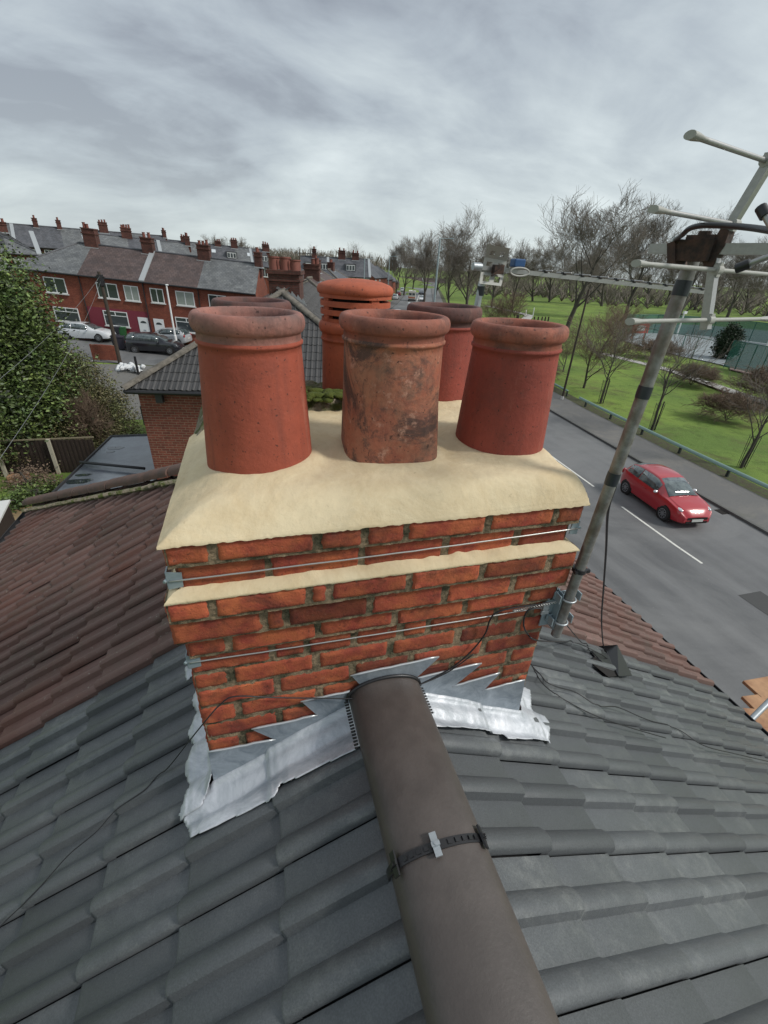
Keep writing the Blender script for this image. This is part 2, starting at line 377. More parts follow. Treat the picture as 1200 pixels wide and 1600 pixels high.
M['hmort'] = mat('dirty brick mortar', (.27, .20, .125), .95, var=.35, nscale=18, col2=(.060, .055, .030), fac=(.42, .62), bump=.006, bscale=120)
def leadx(c, e):
    m1 = e['ramp'](e['noise'](6, 9, .75, dist=1.2), .38, .68, (.40, .43, .46), (.78, .79, .83)); return e['mix'](.85, c, m1)
M['lead'] = mat('creased lead sheet', (.42, .44, .48), .42, .30, bump=.004, bscale=16, extra=leadx)
def leady(c, e):
    m1 = e['ramp'](e['noise'](11, 9, .75, dist=1.0), .35, .72, (.22, .26, .30), (.50, .55, .60)); return e['mix'](.9, c, m1)
M['lead2'] = mat('blue grey lead sheet', (.22, .25, .29), .36, .5, bump=.002, bscale=30, extra=leady)
M['leadedge'] = mat('bright lead edge', (.55, .58, .60), .35, .6)
M['brick1'] = brickmat('orange red house brick', (.27, .068, .036), (.20, .045, .027), (.20, .13, .09), soot=.25)
M['brick2'] = brickmat('neighbour house brick', (.25, .070, .045), (.17, .045, .032), (.30, .22, .16), msize=.014, soot=.2)
M['brickd'] = brickmat('dark terrace brick', (.13, .045, .035), (.09, .032, .028), (.12, .09, .07))
M['brickst'] = brickmat('sooty stack brick', (.155, .052, .038), (.10, .036, .028), (.09, .07, .05), soot=.55)
M['purple'] = mat('maroon painted brick', (.19, .028, .045), .8, var=.15, nscale=3)
M['slate'] = tilecoat('grey slate', (.115, .12, .125), .25, .28, (.16, .165, .165), .55, .02)
M['slated'] = tilecoat('dark grey slate', (.075, .078, .088), .28, .3, (.10, .10, .11), .55, .02)
M['brroof'] = tilecoat('brown ribbed tile', (.085, .062, .060), .30, .30, (.10, .068, .062), .7, .06)
M['cream_r'] = mat('cream render', (.52, .47, .37), .85, var=.12, nscale=2)
M['white_r'] = mat('white render', (.60, .60, .58), .85, var=.12, nscale=2)
M['fascia'] = mat('black gutter', (.02, .02, .022), .5)
M['leadl'] = mat('pale lead verge', (.36, .38, .39), .5, .2)
M['clayf'] = mat('far clay pot', (.19, .065, .048), .8, var=.25, nscale=4)

# ================================================================== THE HOUSE UNDERFOOT
PER = .153
def rollh(a, amp=.027, rw=.50, base=0.0):
    f = (a / PER) % 1.0
    return base + np.where(f < rw, amp * np.sin(np.pi * np.clip(f / rw, 0, 1)) ** .62, 0.0)
def tile_field(mb, O, A, U, a0, a1, u0, gauge, nc, keep=None, lift=.017, amp=.034, nper=13, per=PER, stagger=0.0, bad=None, mi=0, jit=1.0):
    """rows of interlocking double-roll tiles; A along the course, U down the slope"""
    O = np.array(O, float); A = np.array(A, float); U = np.array(U, float); Nn = np.cross(A, U)
    if Nn[2] < 0: Nn = -Nn
    tw = 2 * per
    k0 = math.floor(a0 / tw) - 1; k1 = math.ceil(a1 / tw) + 1
    for c in range(1, nc):
        uh, ut = u0 + (c - 1) * gauge, u0 + c * gauge
        off = stagger * (c % 2) * per
        for k in range(k0, k1):
            t0 = k * tw + off; t1 = t0 + tw
            aa = np.unique(np.concatenate([np.linspace(t0, t0 + per * .5, nper // 2 + 3), np.linspace(t0 + per * .5, t0 + per, 3), np.linspace(t0 + per, t0 + per * 1.5, nper // 2 + 3), np.linspace(t0 + per * 1.5, t1, 3)]))
            aa = aa[(aa >= a0 - 1e-6) & (aa <= a1 + 1e-6)]
            if len(aa) < 3: continue
            ed = True; aa = aa + (.0045 if abs(aa[0] - t0) < 1e-6 else 0) * (np.arange(len(aa)) == 0)
            if ed: aa = np.concatenate([[aa[0] - .0005], aa])
            tn = float(np.clip(.5 + rng.normal() * .22, 0, 1)); dz = rng.normal() * .0014 * jit; du = rng.normal() * .003 * jit; sk = rng.normal() * .002 * jit
            us = np.array([uh - .030, ut - .010, ut - .002, ut, ut - .001]) + du
            V = []
            f = ((aa - off) / per) % 1.0
            f = np.where(np.abs(f - 1) < 1e-6, 0, f)
            h = np.where(f < .5, amp * np.sin(np.pi * np.clip(f / .5, 0, 1) ** .72) ** .55, 0)
            for j, u in enumerate(us):
                l = lift * min(1, (u - uh) / gauge)
                drop = [0, 0, .0035, .008, .022][j]
                hh = np.maximum(h * (1 if j < 4 else .9), 0) + l - drop + dz
                sku = u + sk * (aa - t0) / tw * 4
                if ed: hh = hh.copy(); hh[0] -= (.020 if aa[0] > a0 + .01 else .045)
                V.append(O[None, :] + aa[:, None] * A + np.atleast_1d(sku)[:, None] * U + hh[:, None] * Nn)
            V = np.array(V)                       # [5, na, 3]
            na = len(aa)
            def kp(i, j):
                if keep is None: return True
                return keep((aa[j] + aa[j + 1]) / 2, (us[i] + us[min(i + 1, 4)]) / 2)
            mb.grid(V.reshape(-1, 3), 5, na, mi, tn, kp)

SL = math.atan(TP); CS, SN = math.cos(SL), math.sin(SL)
O_r = np.array([RX, 0, RZ - .012]); GAUGE = .29 / CS; U0 = .09 / CS
PARTY = 1.852; EL = 3.645; ER = 3.50
house = thing('house', 'grey and brown tiled semi detached house the chimney stands on', 'house', (RX, 0, -6))
for side, nm in ((-1, 'L'), (1, 'R')):
    E_ = EL if side < 0 else ER
    U = np.array([side * CS, 0, -SN]); A = np.array([0, 1, 0]); nc = 13
    shift = .942 if side < 0 else .783; PS = shift + round((PARTY - shift) / PER) * PER
    def keepg(a, u, side=side):
        x = side * u * CS; y = a
        return not (abs(x + .0) < .66 and .99 < y + shift * 0 < 2.05 and abs(x) < .60)
    # grey half
    mb = MB(); Og = O_r + np.array([0, shift - .0, 0])
    def kg(a, u, side=side, shift=shift):
        y = a + shift; x = side * u * CS + RX
        return not (-.24 < x < .92 and 1.0 < y < 2.05)
    tile_field(mb, Og, A, U, -3.6 - shift, PS - shift, U0, GAUGE, nc, kg)
    g = pbuild(mb, 'roof_slope', M['tile'], house, smooth=True, angle=38)
    g['label'] = 'new grey tiled slope on the ' + ('garden' if side < 0 else 'road') + ' side'
    # old brown half, ending at its hip
    mb = MB()
    def kb(a, u, side=side, shift=shift):
        y = a + shift; d = u * CS; x = side * d + RX
        return (y < 6.86 - (E_ - d) * 1.0 - .0) and not (-.24 < x < .92 and y < 2.05)
    tile_field(mb, Og + np.array([0, 0, .006]), A, U, PS - shift, 7.0 - shift, U0, GAUGE, nc, kb, jit=1.5)
    b = pbuild(mb, 'roof_slope', M['brown'], house, smooth=True, angle=38)
    b['label'] = 'old brown tiled slope on the ' + ('garden' if side < 0 else 'road') + ' side'
    # underlay, fascia and gutter
    mb = MB(); z0 = RZ - .045
    P = [(RX, -3.6, z0), (RX + side * E_, -3.6, z0 - TP * E_), (RX + side * E_, 6.8, z0 - TP * E_), (RX, 6.8 - E_ + .05, z0)]
    mb.prism([np.array(p) for p in P], (0, 0, 0), (0, 0, -.03))
    pbuild(mb, 'roof_deck', M['fascia'], house)
    mb = MB(); ze = RZ - TP * E_
    xs = RX + side * (E_ + .045)
    ring = [(math.cos(t) * .06, math.sin(t) * .06) for t in np.linspace(math.pi, 2 * math.pi, 9)]
    V = []
    for y in (-3.6, 6.9):
        for (cx_, cz_) in ring: V.append((xs + cx_, y, ze - .03 + cz_))
        for (cx_, cz_) in ring[::-1]: V.append((xs + cx_ * .88, y, ze - .03 + cz_ * .88))
    n = 18; F = [(i, (i + 1) % n, n + (i + 1) % n, n + i) for i in range(n)]
    mb.add(V, F); pbuild(mb, 'gutter', M['fascia'], house)
# hip end slope (faces away from the camera) and hip tiles
mb = MB(); ap = np.array([RX, 6.86 - 3.57, RZ]); yb = 6.86
xl, xr = RX - EL, RX + ER; ze = RZ - TP * 3.57
mb.prism([ap, (xl, yb, ze), (xr, yb, ze)], (0, 0, 0), (0, 0, -.04)); h_ = pbuild(mb, 'hip_slope', M['brroof'], house)
def ridge_run(p0, p1, name, mtl, parent, hw=.126, hh=.09, seg=.45, base=0.0, amp=.004, n=14, label=None, one=False):
    """half round tiles laid end to end from p0 to p1, one mesh each"""
    p0 = np.array(p0, float); p1 = np.array(p1, float); d = p1 - p0; L_ = np.linalg.norm(d); d /= L_
    sidev = np.cross(d, [0, 0, 1.0]); sidev /= np.linalg.norm(sidev); upv = np.cross(sidev, d)
    k = max(1, round(L_ / seg)); mb = MB()
    for i in range(k):
        s0, s1 = i * L_ / k + .003, (i + 1) * L_ / k - .003
        V = []; ss = np.linspace(s0, s1, 5)
        dz = rng.normal() * amp; sx = rng.normal() * amp
        for s in ss:
            for t in np.linspace(0, math.pi, n):
                V.append(p0 + d * s + sidev * (hw * math.cos(t) + sx) + upv * (hh * abs(math.sin(t)) ** .75 + base + dz))
            for t in np.linspace(math.pi, 0, n):
                V.append(p0 + d * s + sidev * ((hw - .014) * math.cos(t) + sx) + upv * ((hh - .014) * abs(math.sin(t)) ** .75 + base + dz - .0))
        m2 = 2 * n
        F = [(a * m2 + j, a * m2 + (j + 1) % m2, (a + 1) * m2 + (j + 1) % m2, (a + 1) * m2 + j) for a in range(4) for j in range(m2)]
        F += [tuple(range(m2)), tuple(4 * m2 + j for j in range(m2 - 1, -1, -1))]
        mb.add(V, F, 0, random.random())
        if not one:
            o = pbuild(mb, name, mtl, parent, smooth=True, angle=40); mb = MB()
    if one: o = pbuild(mb, name, mtl, parent, smooth=True, angle=40)
    return o
# hips of the old half
ridge_run((RX - EL - .02, 6.88, ze + .01), (RX - .05, 3.30, RZ + .02), 'hip_tile', M['ridgebr'], house, hw=.105, hh=.085, seg=.42)
ridge_run((RX + ER + .02, 6.88, ze + .05), (RX + .05, 3.30, RZ + .02), 'hip_tile', M['ridgebr'], house, hw=.105, hh=.085, seg=.42)
ridge_run((RX, 2.1, RZ + .01), (RX, 3.32, RZ + .01), 'ridge_tile', M['ridgebr'], house, hw=.12, hh=.10, seg=.42)
# ragged bedding mortar below the hip tiles
mb = MB()
for i in range(46):
    t = (i + .5) / 46; p = np.array([RX - EL, 6.76, ze]) * (1 - t) + np.array([RX - .1, 3.2, RZ]) * t
    mb.tube([p + (-.06, -.10 + rng.normal() * .012, -.0), p + (.05, -.10 + rng.normal() * .012, .02)], .022 + .008 * random.random(), 6)
pbuild(mb, 'hip_mortar', M['oldmort'], house)
# new dark ridge toward the camera: long tiles with a dry ridge union
RZB = -1.298
def ridge_tile(y0, y1):
    mb = MB(); V = []; n = 40; ys = np.linspace(y0, y1, 8)
    for y in ys:
        for t in np.linspace(0, math.pi, n): V.append((RX + .004 - .126 * math.cos(t), y, RZB + .082 * math.sin(t) ** .8))
        for t in np.linspace(math.pi, 0, n): V.append((RX + .004 - .111 * math.cos(t), y, RZB + .067 * math.sin(t) ** .8))
    m2 = 2 * n; k = len(ys) - 1
    F = [(a * m2 + j, a * m2 + (j + 1) % m2, (a + 1) * m2 + (j + 1) % m2, (a + 1) * m2 + j) for a in range(k) for j in range(m2)]
    F += [tuple(range(m2)), tuple(k * m2 + j for j in range(m2 - 1, -1, -1))]
    mb.add(V, F); return pbuild(mb, 'ridge_tile', M['ridge'], house, smooth=True, angle=40)
YJ = onroof(683, 1322, 'R', .1)[1]; YJ = at(683, 1322, 2, RZB + .082)[1]
ridge_tile(YJ + .004, .99)
for i in range(7): ridge_tile(YJ - .004 - .5 * (i + 1) + .004, YJ - .004 - .5 * i - (.004 if i else 0))
def union(yj, full=True):
    mb = MB(); V = []; n = 40
    for (dy, r) in ((-.010, .0), (-.010, .005), (.010, .005), (.010, .0)):
        for t in np.linspace(.0, math.pi, n):
            V.append((RX - (.127 + r) * math.cos(t), yj + dy, RZB + (.083 + r) * math.sin(t) ** .8))
    mb.grid(np.array(V), 4, n)
    # raised letters-like lugs of the union
    for t in np.linspace(.35, 2.8, 17):
        if min(abs(t - .55), abs(t - 1.45), abs(t - 2.55)) < .14: continue
        c = np.array([RX - .1335 * math.cos(t), yj, RZB + .0895 * math.sin(t) ** .8]); nrm_ = np.array([-math.cos(t), 0, math.sin(t)]); tg = np.cross(nrm_, [0, 1, 0])
        mb.box(c, (.011, .010, .003), (tg, (0, 1, 0), nrm_))
    u = pbuild(mb, 'ridge_union', M['blackp'], house)
    for t in (.55, 1.45, 2.55):
        c = np.array([RX - .137 * math.cos(t), yj, RZB + .094 * math.sin(t) ** .8]); nrm_ = np.array([-math.cos(t), 0, math.sin(t)]); tg = np.cross(nrm_, [0, 1, 0])
        mb = MB(); mb.box(c, (.017, .052, .005), (tg, (0, 1, 0), nrm_)); mb.box(c + nrm_ * .004, (.021, .010, .004), (tg, (0, 1, 0), nrm_))
        mb.tube([c, c + nrm_ * .009], .0045, 10)
        pbuild(mb, 'clip', M['galv'] if t == 1.45 else M['blackp'], u)
union(YJ)
for i in (1, 2, 3): union(YJ - .5 * i - .002)
# walls of the house
mb = MB(); zt = RZ - TP * 3.45 - .02
mb.box2((RX - 3.42, -3.6, G), (RX + 3.28, 6.62, zt)); pbuild(mb, 'wall', M['brick2'], house)

# ------------------------------------------------------------------ the chimney stack
stack = thing('chimney_stack', 'red brick chimney stack with cream mortar top and lead flashing', 'chimney', (RX, 1.5, -1.6))
def jx(L_, Y): return [at(px, py, 1, Y)[0] for px, py in L_]
YB = 2.15
courses = [  # z top, z bottom, front Y, x left, x right, joints
 (-.596, -.655, .950, -.244, .924, jx([(333, 870), (496, 850), (571, 843), (636, 835), (764, 815), (870, 805)], .95)),
 (-.663, -.745, .968, -.228, .906, jx([(420, 888), (566, 866), (696, 853), (810, 834)], .968)),
 (-.752, -.818, .936, -.266, .938, jx([(333, 955), (484, 927), (515, 925), (642, 903), (754, 890), (860, 875)], .936)),
 (-.830, -.902, .952, -.266, .950, jx([(412, 972), (448, 969), (578, 945), (696, 928), (802, 912)], .952)),
 (-.908, -.978, .970, -.247, .938, jx([(358, 1012), (497, 991), (618, 968), (727, 951), (823, 935)], .970)),
 (-.986, -1.055, .985, -.250, .935, jx([(427, 1032), (481, 1025), (553, 1008), (626, 996), (669, 989), (773, 970), (828, 965)], .985)),
 (-1.062, -1.130, .985, -.252, .935, jx([(364, 1075), (495, 1050), (609, 1027), (713, 1006), (808, 990)], .985)),
 (-1.138, -1.207, .985, -.252, .935, jx([(435, 1090), (551, 1062), (640, 1050), (754, 1025), (835, 1010)], .985)),
 (-1.215, -1.284, .985, -.252, .935, jx([(375, 1130), (500, 1110), (620, 1090), (700, 1070), (792, 1040)], .985)),
 (-1.292, -1.360, .985, -.252, .935, jx([(440, 1150), (560, 1130), (700, 1090), (780, 1060)], .985)),
 (-1.368, -1.436, .985, -.252, .935, jx([(380, 1160), (500, 1130), (740, 1100), (800, 1080)], .985)),
 (-1.444, -1.512, .985, -.252, .935, jx([(440, 1180), (640, 1150)], .985)),
]
def brick(mb, lo, hi, face, tint):
    """one worn brick; face 'F' front (-Y), 'L' (-X) or 'R' (+X)"""
    w, hgt, d = hi[0] - lo[0], hi[1] - lo[1], .05
    nx = max(5, int(w / .010)); ny = 9
    X = np.linspace(0, 1, nx); Yv = np.linspace(0, 1, ny)
    U_, V_ = np.meshgrid(X, Yv, indexing='ij')
    ru = np.minimum(U_, 1 - U_) * w; rv = np.minimum(V_, 1 - V_) * hgt
    r = .0065 * (.7 + .8 * random.random())
    e = np.minimum(ru, rv); corner = np.clip(1 - np.hypot(np.clip(r * 1.6 - ru, 0, None), np.clip(r * 1.6 - rv, 0, None)) / (r * 1.6), 0, 1)
    dep = np.where(e < r, -(r - np.sqrt(np.clip(r * r - (r - e) ** 2, 0, None))), 0) - (1 - np.minimum(corner + .0, 1)) * .006
    sm = rng.normal(size=(nx, ny)); sm = (sm + np.roll(sm, 1, 0) + np.roll(sm, 1, 1) + np.roll(sm, (1, 1), (0, 1))) / 4
    dep = dep + sm * .0014 + float(np.clip(rng.normal() * .0012, -.0018, .003))
    wob = rng.normal(size=(nx, ny)) * .0010
    a = lo[0] + U_ * w; b = lo[1] + V_ * hgt + wob * (rv < .003)
    a = a + rng.normal(size=(nx, ny)) * .0010 * (ru < .003)
    ti = rng.normal() * .002
    dep = dep + ti * (V_ - .5)
    return a, b, dep, nx, ny
def lay(mb, z1, z0, face, base, a0, a1, joints, jw=.0045):
    js = [a0 - jw] + sorted(j for j in joints if a0 + .03 < j < a1 - .03) + [a1 + jw]
    for i in range(len(js) - 1):
        x0 = js[i] + jw + rng.normal() * .001; x1 = js[i + 1] - jw + rng.normal() * .001
        tn = float(np.clip(.5 + rng.normal() * .25, 0, 1))
        a, b, dep, nx, ny = brick(mb, (x0, z0 - .0020 + rng.normal() * .0009), (x1, z1 + .0022 + rng.normal() * .0009), face, tn)
        # skirt ring going back into the mortar
        def P(a, b, d):
            if face == 'F': return np.stack([a, base - d, b], -1)
            if face == 'L': return np.stack([base - d, a, b], -1)
            return np.stack([base + d, a, b], -1)
        V = P(a, b, dep).reshape(-1, 3); mb.grid(V, nx, ny, 0, tn)
        ring = [(i_, 0) for i_ in range(nx)] + [(nx - 1, j_) for j_ in range(1, ny)] + [(i_, ny - 1) for i_ in range(nx - 2, -1, -1)] + [(0, j_) for j_ in range(ny - 2, 0, -1)]
        A_ = np.array([a[r_] for r_ in ring]); B_ = np.array([b[r_] for r_ in ring]); D_ = np.array([dep[r_] for r_ in ring])
        top = P(A_, B_, D_); bot = P(A_, B_, D_ - .03); n = len(ring)
        mb.add(np.vstack([top, bot]), [(k, (k + 1) % n, n + (k + 1) % n, n + k) for k in range(n)], 0, tn)
mb = MB(); mm = MB()
for ci, (z1, z0, yf, xl_, xr_, js) in enumerate(courses):
    lay(mb, z1, z0, 'F', yf, xl_, xr_, js)
    off = .11 if ci % 2 else .225
    lay(mb, z1, z0, 'L', xl_, yf + .036, YB, [yf + off + .235 * k for k in range(8)])
    lay(mb, z1, z0, 'R', xr_, yf + .036, YB, [yf + off + .235 * k for k in range(8)])
    # mortar body of this course, set back from the brick faces
    nx = 120; mz1 = z1 + (.006 if ci else -.003); mz0 = z0 - .006
    s_ = .0052
    xs = np.linspace(xl_ + s_, xr_ - s_, nx); zs = np.linspace(mz0, mz1, 9)
    XX, ZZ = np.meshgrid(xs, zs, indexing='ij'); YY = yf + s_ + rng.normal(size=XX.shape) * .0012
    mm.grid(np.stack([XX, YY, ZZ], -1).reshape(-1, 3), nx, 9)
    mm.box2((xl_ + s_, yf + s_ + .004, mz0), (xr_ - s_, YB - .01, mz1))
for zlo in np.arange(-2.35, -1.512, .0765):
    for f_, b_ in (('L', -.252), ('R', .935)): lay(mb, zlo + .070, zlo, f_, b_, 1.0, YB, [1.1 + .235 * k for k in range(8)])
    mm.box2((-.245, .99, zlo - .004), (.928, YB - .01, zlo + .074))
pbuild(mb, 'brickwork', M['hbrick'], stack, smooth=True, angle=50)
pbuild(mm, 'mortar', M['hmort'], stack, smooth=False)

def vnoise(x, y, s=1.0, seed=0):
    """cheap smooth value noise on arrays"""
    x = np.asarray(x) / s + seed * 17.3; y = np.asarray(y) / s + seed * 9.1
    def h(i, j): 
        v = np.sin(i * 127.1 + j * 311.7 + seed * 3.3) * 43758.5453; return v - np.floor(v)
    i, j = np.floor(x), np.floor(y); fx, fy = x - i, y - j; fx = fx * fx * (3 - 2 * fx); fy = fy * fy * (3 - 2 * fy)
    return (h(i, j) * (1 - fx) + h(i + 1, j) * fx) * (1 - fy) + (h(i, j + 1) * (1 - fx) + h(i + 1, j + 1) * fx) * fy - .5
POTS = dict(A=(0.0, 1.262), B=(.388, 1.262), C=(.772, 1.252), F=(.017, 1.84), D=(.404, 1.84), E=(.767, 1.82))
# cream flaunching
X0, X1, Y0, Y1 = -.250, .930, .944, 1.69
nx, ny = 240, 160
xs = np.linspace(0, 1, nx); ys = np.linspace(0, 1, ny)
xs = X0 + (X1 - X0) * (xs + .0); 
XX, YY = np.meshgrid(xs, Y0 + (Y1 - Y0) * ys ** 1.25, indexing='ij')
dl = XX - X0; dr = X1 - XX; df = YY - Y0
def rise(d, a, h): return h * np.tanh(np.clip(d, 0, None) / a)
hL = rise(dl, .14, .098); hR = rise(dr, .030, .100); hF = rise(df, .110 - .068 * np.clip((XX + .15) / .95, 0, 1), .092)
ZZ = -.590 + ((np.clip(hF, 1e-4, None) ** -9 + np.clip(hR, 1e-4, None) ** -9 + np.clip(hL, 1e-4, None) ** -9) ** (-1 / 9)) + .028 * np.clip(df - .15, 0, .6) * np.clip(dl / .25, 0, 1) * np.clip(dr / .12, 0, 1)
for (px_, py_) in POTS.values():
    rr = np.hypot(XX - px_, YY - py_); ZZ = ZZ + .012 * np.exp(-((rr - .15) / .03) ** 2 * .7)
ZZ = ZZ + vnoise(XX, YY, .13, 1) * .006 + vnoise(XX, YY, .035, 2) * .0022 + vnoise(XX, YY, .012, 3) * .0009
sk = 3                                            # ragged skirt hanging over the brick edge
V = np.stack([XX, YY, ZZ], -1)
V[:, 0, 2] = -.592 + vnoise(xs, xs * 0, .09, 4) * .003 + vnoise(xs, xs * 0, .010, 5) * .006 - .003
V[:, 0, 1] += vnoise(xs, xs * 0, .06, 6) * .0015
V[:, 1, 2] = np.maximum(V[:, 1, 2], V[:, 0, 2] + .005); V[:, 2, 1] += .001
mb = MB(); mb.grid(V.reshape(-1, 3), nx, ny)
# right and left hanging edges, underside
for col in (0, nx - 1):
    e0 = V[col]; e1 = e0 + np.array([.0, 0, 0]); e1 = e1.copy(); e1[:, 2] = -.600 + vnoise(e0[:, 1], e0[:, 1] * 0, .03, 7) * .01
    mb.grid(np.stack([e0, e1], 0).reshape(-1, 3), 2, ny)
e0 = V[:, 0]; e1 = e0.copy(); e1[:, 1] += .014; mb.grid(np.stack([e0, e1], 0).reshape(-1, 3), 2, nx)
fl = pbuild(mb, 'flaunching', M['cream'], stack, smooth=True)
# old mossy flaunching behind
nx2, ny2 = 110, 60
XX, YY = np.meshgrid(np.linspace(-.235, .915, nx2), np.linspace(1.60, 2.14, ny2), indexing='ij')
edge = np.minimum(np.minimum(XX + .24, .92 - XX), 2.15 - YY)
ZZ = -.60 + .15 * (1 - np.exp(-edge / .08)) * np.clip((YY - 1.595) / .07, 0, 1) ** .5 + vnoise(XX, YY, .05, 8) * .03 + vnoise(XX, YY, .018, 9) * .016
ZZ = np.where((XX > .56), ZZ - .035, ZZ)
mb = MB(); mb.grid(np.stack([XX, YY, ZZ], -1).reshape(-1, 3), nx2, ny2); pbuild(mb, 'old_flaunching', M['oldmort'], stack, smooth=True)
M['moss'] = mat('cushion moss', (.085, .105, .014), .95, var=.4, nscale=40, col2=(.06, .085, .012), bump=.006, bscale=160)
mb = MB()
for i in range(90):
    x = .10 + .34 * random.random(); y = 1.62 + .10 * random.random(); r = .010 + .017 * random.random(); z = -.452 + .02 * random.random()
    mb.lathe((x, y, z), [(r * math.cos(t), r * .45 * math.sin(t)) for t in np.linspace(-.4, 1.55, 5)], 9, 0, lambda r, z, a: r * (1 + .3 * math.sin(2 * a + x * 90) + .2 * math.sin(5 * a + y * 70)))
pbuild(mb, 'moss', M['moss'], stack, smooth=True)
# cream ledge mortar band between the corbels
xs = np.linspace(-.262, .936, 260)
rows = [(.972, -.728), (.958, -.733), (.946, -.740), (.9365, -.747), (.9335, -.753), (.941, -.757)]
V = []
for k, (y, z) in enumerate(rows):
    zz = z + vnoise(xs, xs * 0 + k, .09, 11) * .002 + (vnoise(xs, xs * 0, .010, 12) * .005 if k == 4 else 0) + (vnoise(xs, xs * 0, .03, 13) * .010 if k == 0 else 0)
    ins_ = max(0, (y - .9335) / .0385) * .036; xq = -.262 + ins_ + (xs + .262) / 1.198 * (1.198 - 2 * ins_)
    V.append(np.stack([xq, np.full_like(xs, y) + vnoise(xs, xs * 0 + k, .04, 14) * .002, zz], -1))
mb = MB(); mb.grid(np.array(V).reshape(-1, 3), 6, 260)
for (x_, s__) in ((-.262, -1), (.936, 1)):
    ysd = np.linspace(.9352, YB, 120)
    V = [np.stack([np.full_like(ysd, x_ + s__ * dx), y0_ + (ysd - .9352) / (YB - .9352) * (YB - y0_), z + vnoise(ysd, ysd * 0, .03, 15) * .002], -1) for dx, z, y0_ in ((-.036, -.728, .972), (-.023, -.734, .958), (-.011, -.741, .946), (.0, -.7525, .9335), (-.006, -.757, .941))]
    mb.grid(np.array(V).reshape(-1, 3), 5, 120)
pbuild(mb, 'ledge_mortar', M['cream'], stack, smooth=True)

# ------------------------------------------------------------------ lead flashing
def inpoly(x, y, P):
    ins = False; n = len(P)
    for i in range(n):
        x1, y1 = P[i]; x2, y2 = P[(i + 1) % n]
        if (y1 > y) != (y2 > y) and x < (x2 - x1) * (y - y1) / (y2 - y1) + x1: ins = not ins
    return ins
def tile_top(x, y):
    side = -1 if x < RX else 1; shift = .942 if side < 0 else .783
    d = abs(x - RX) / CS; a = y - shift; f = (a / PER) % 1
    h = .027 * math.sin(math.pi * f / .5) ** .6 if 0 < f < .5 else 0
    c = math.ceil((d - U0) / GAUGE); uh = U0 + (c - 1) * GAUGE
    l = .017 * (d - uh) / GAUGE
    return RZ - .012 - TP * abs(x - RX) + (h + l) / CS
def smooth_top(x, y, w=.028):
    v = [tile_top(x + dx, y + dy) for dx in (-w, 0, w) for dy in (-w, -w / 2, 0, w / 2, w)]
    return .5 * max(v) + .5 * sum(v) / len(v)
def inset_dist(x, y, P):
    d = 9
    for i in range(len(P)):
        a = np.array(P[i]); b = np.array(P[(i + 1) % len(P)]); ab = b - a; t = max(0, min(1, np.dot((x, y) - a, ab) / (np.dot(ab, ab) + 1e-9)))
        d = min(d, float(np.hypot(*(a + t * ab - (x, y)))))
    return d
def drape(P, name, mtl, parent, res=.008, up=.007, wall=None, wob=.0025, seed=20):
    xs = np.arange(min(p[0] for p in P) - .01, max(p[0] for p in P) + .012, res); ys = np.arange(min(p[1] for p in P) - .01, max(p[1] for p in P) + .012, res)
    ins = {}; idx = {}; V = []; F = []
    def vid(i, j):
        if (i, j) not in idx:
            x, y = xs[i], ys[j]
            if not inpoly(x, y, P):     # snap to the nearest outline point
                best = None
                for q in range(len(P)):
                    a = np.array(P[q]); b = np.array(P[(q + 1) % len(P)]); ab = b - a; t = max(0, min(1, np.dot((x, y) - a, ab) / (np.dot(ab, ab) + 1e-9)))
                    c = a + t * ab; dd = np.hypot(*(c - (x, y)))
                    if best is None or dd < best[0]: best = (dd, c)
                x, y = best[1]
            z = smooth_top(x, y) + up + float(vnoise(x, y, .055, seed)) * wob * 2 + float(vnoise(x, y, .02, seed + 1)) * wob * .6
            if wall: z = wall(x, y, z)
            idx[(i, j)] = len(V); V.append((x, y, z))
        return idx[(i, j)]
    for i in range(len(xs) - 1):
        for j in range(len(ys) - 1):
            if inpoly(xs[i] + res / 2, ys[j] + res / 2, P): F.append((vid(i, j), vid(i + 1, j), vid(i + 1, j + 1), vid(i, j + 1)))
    mb = MB(); mb.add(V, F); o = pbuild(mb, name, mtl, parent, smooth=True)
    md = o.modifiers.new('thick', 'SOLIDIFY'); md.thickness = .0025; md.offset = 1
    return o
def RL(px, py): p = onroof(px, py, 'L', .018); return (p[0], p[1])
def RR(px, py): p = onroof(px, py, 'R', .018); return (p[0], p[1])
def upturn(x, y, z):       # turns up against the brick face
    t = max(0, (y - .955) / .03); return z + .035 * min(t, 1) ** 2 if -.26 < x < .95 else z
drape([RL(300, 1317), RL(365, 1284), RL(430, 1252), RL(436, 1241), (-.035, .85), (.02, .838), (.12, .832), (.235, .826), (.245, .978), (-.262, .978), (-.285, 1.0), RL(300, 1240), RL(288, 1285), RL(296, 1300)], 'lead_apron', M['lead'], stack, wall=upturn)
drape([(.425, .835), RR(684, 1138), RR(735, 1140), RR(786, 1145), RR(793, 1156), RR(830, 1158), RR(861, 1159), RR(858, 1135), RR(850, 1121), RR(838, 1114), RR(830, 1100), RR(829, 1090), (1.12, 1.15), RR(817, 1075), (1.04, 1.25), (.95, 1.25), (.945, .978), (.425, .978)], 'lead_apron', M['lead'], stack, wall=upturn, seed=30)
def upl(x, y, z): t = max(0, (x + .285) / .03); return z + .06 * min(t, 1)
def upr(x, y, z): t = max(0, (.965 - x) / .03); return z + .06 * min(t, 1)
ys_ = np.linspace(.93, 1.52, 34)
edge = [(-.362 - .013 * math.sin((y - .942) / PER * 2 * math.pi + 1.2) - .006 * random.random(), y) for y in ys_]
drape([(-.258, .975)] + [(-.30, .93)] + edge + [(-.258, 1.56)], 'side_flashing', M['lead'], stack, wall=upl, up=.012, wob=.003, seed=40)
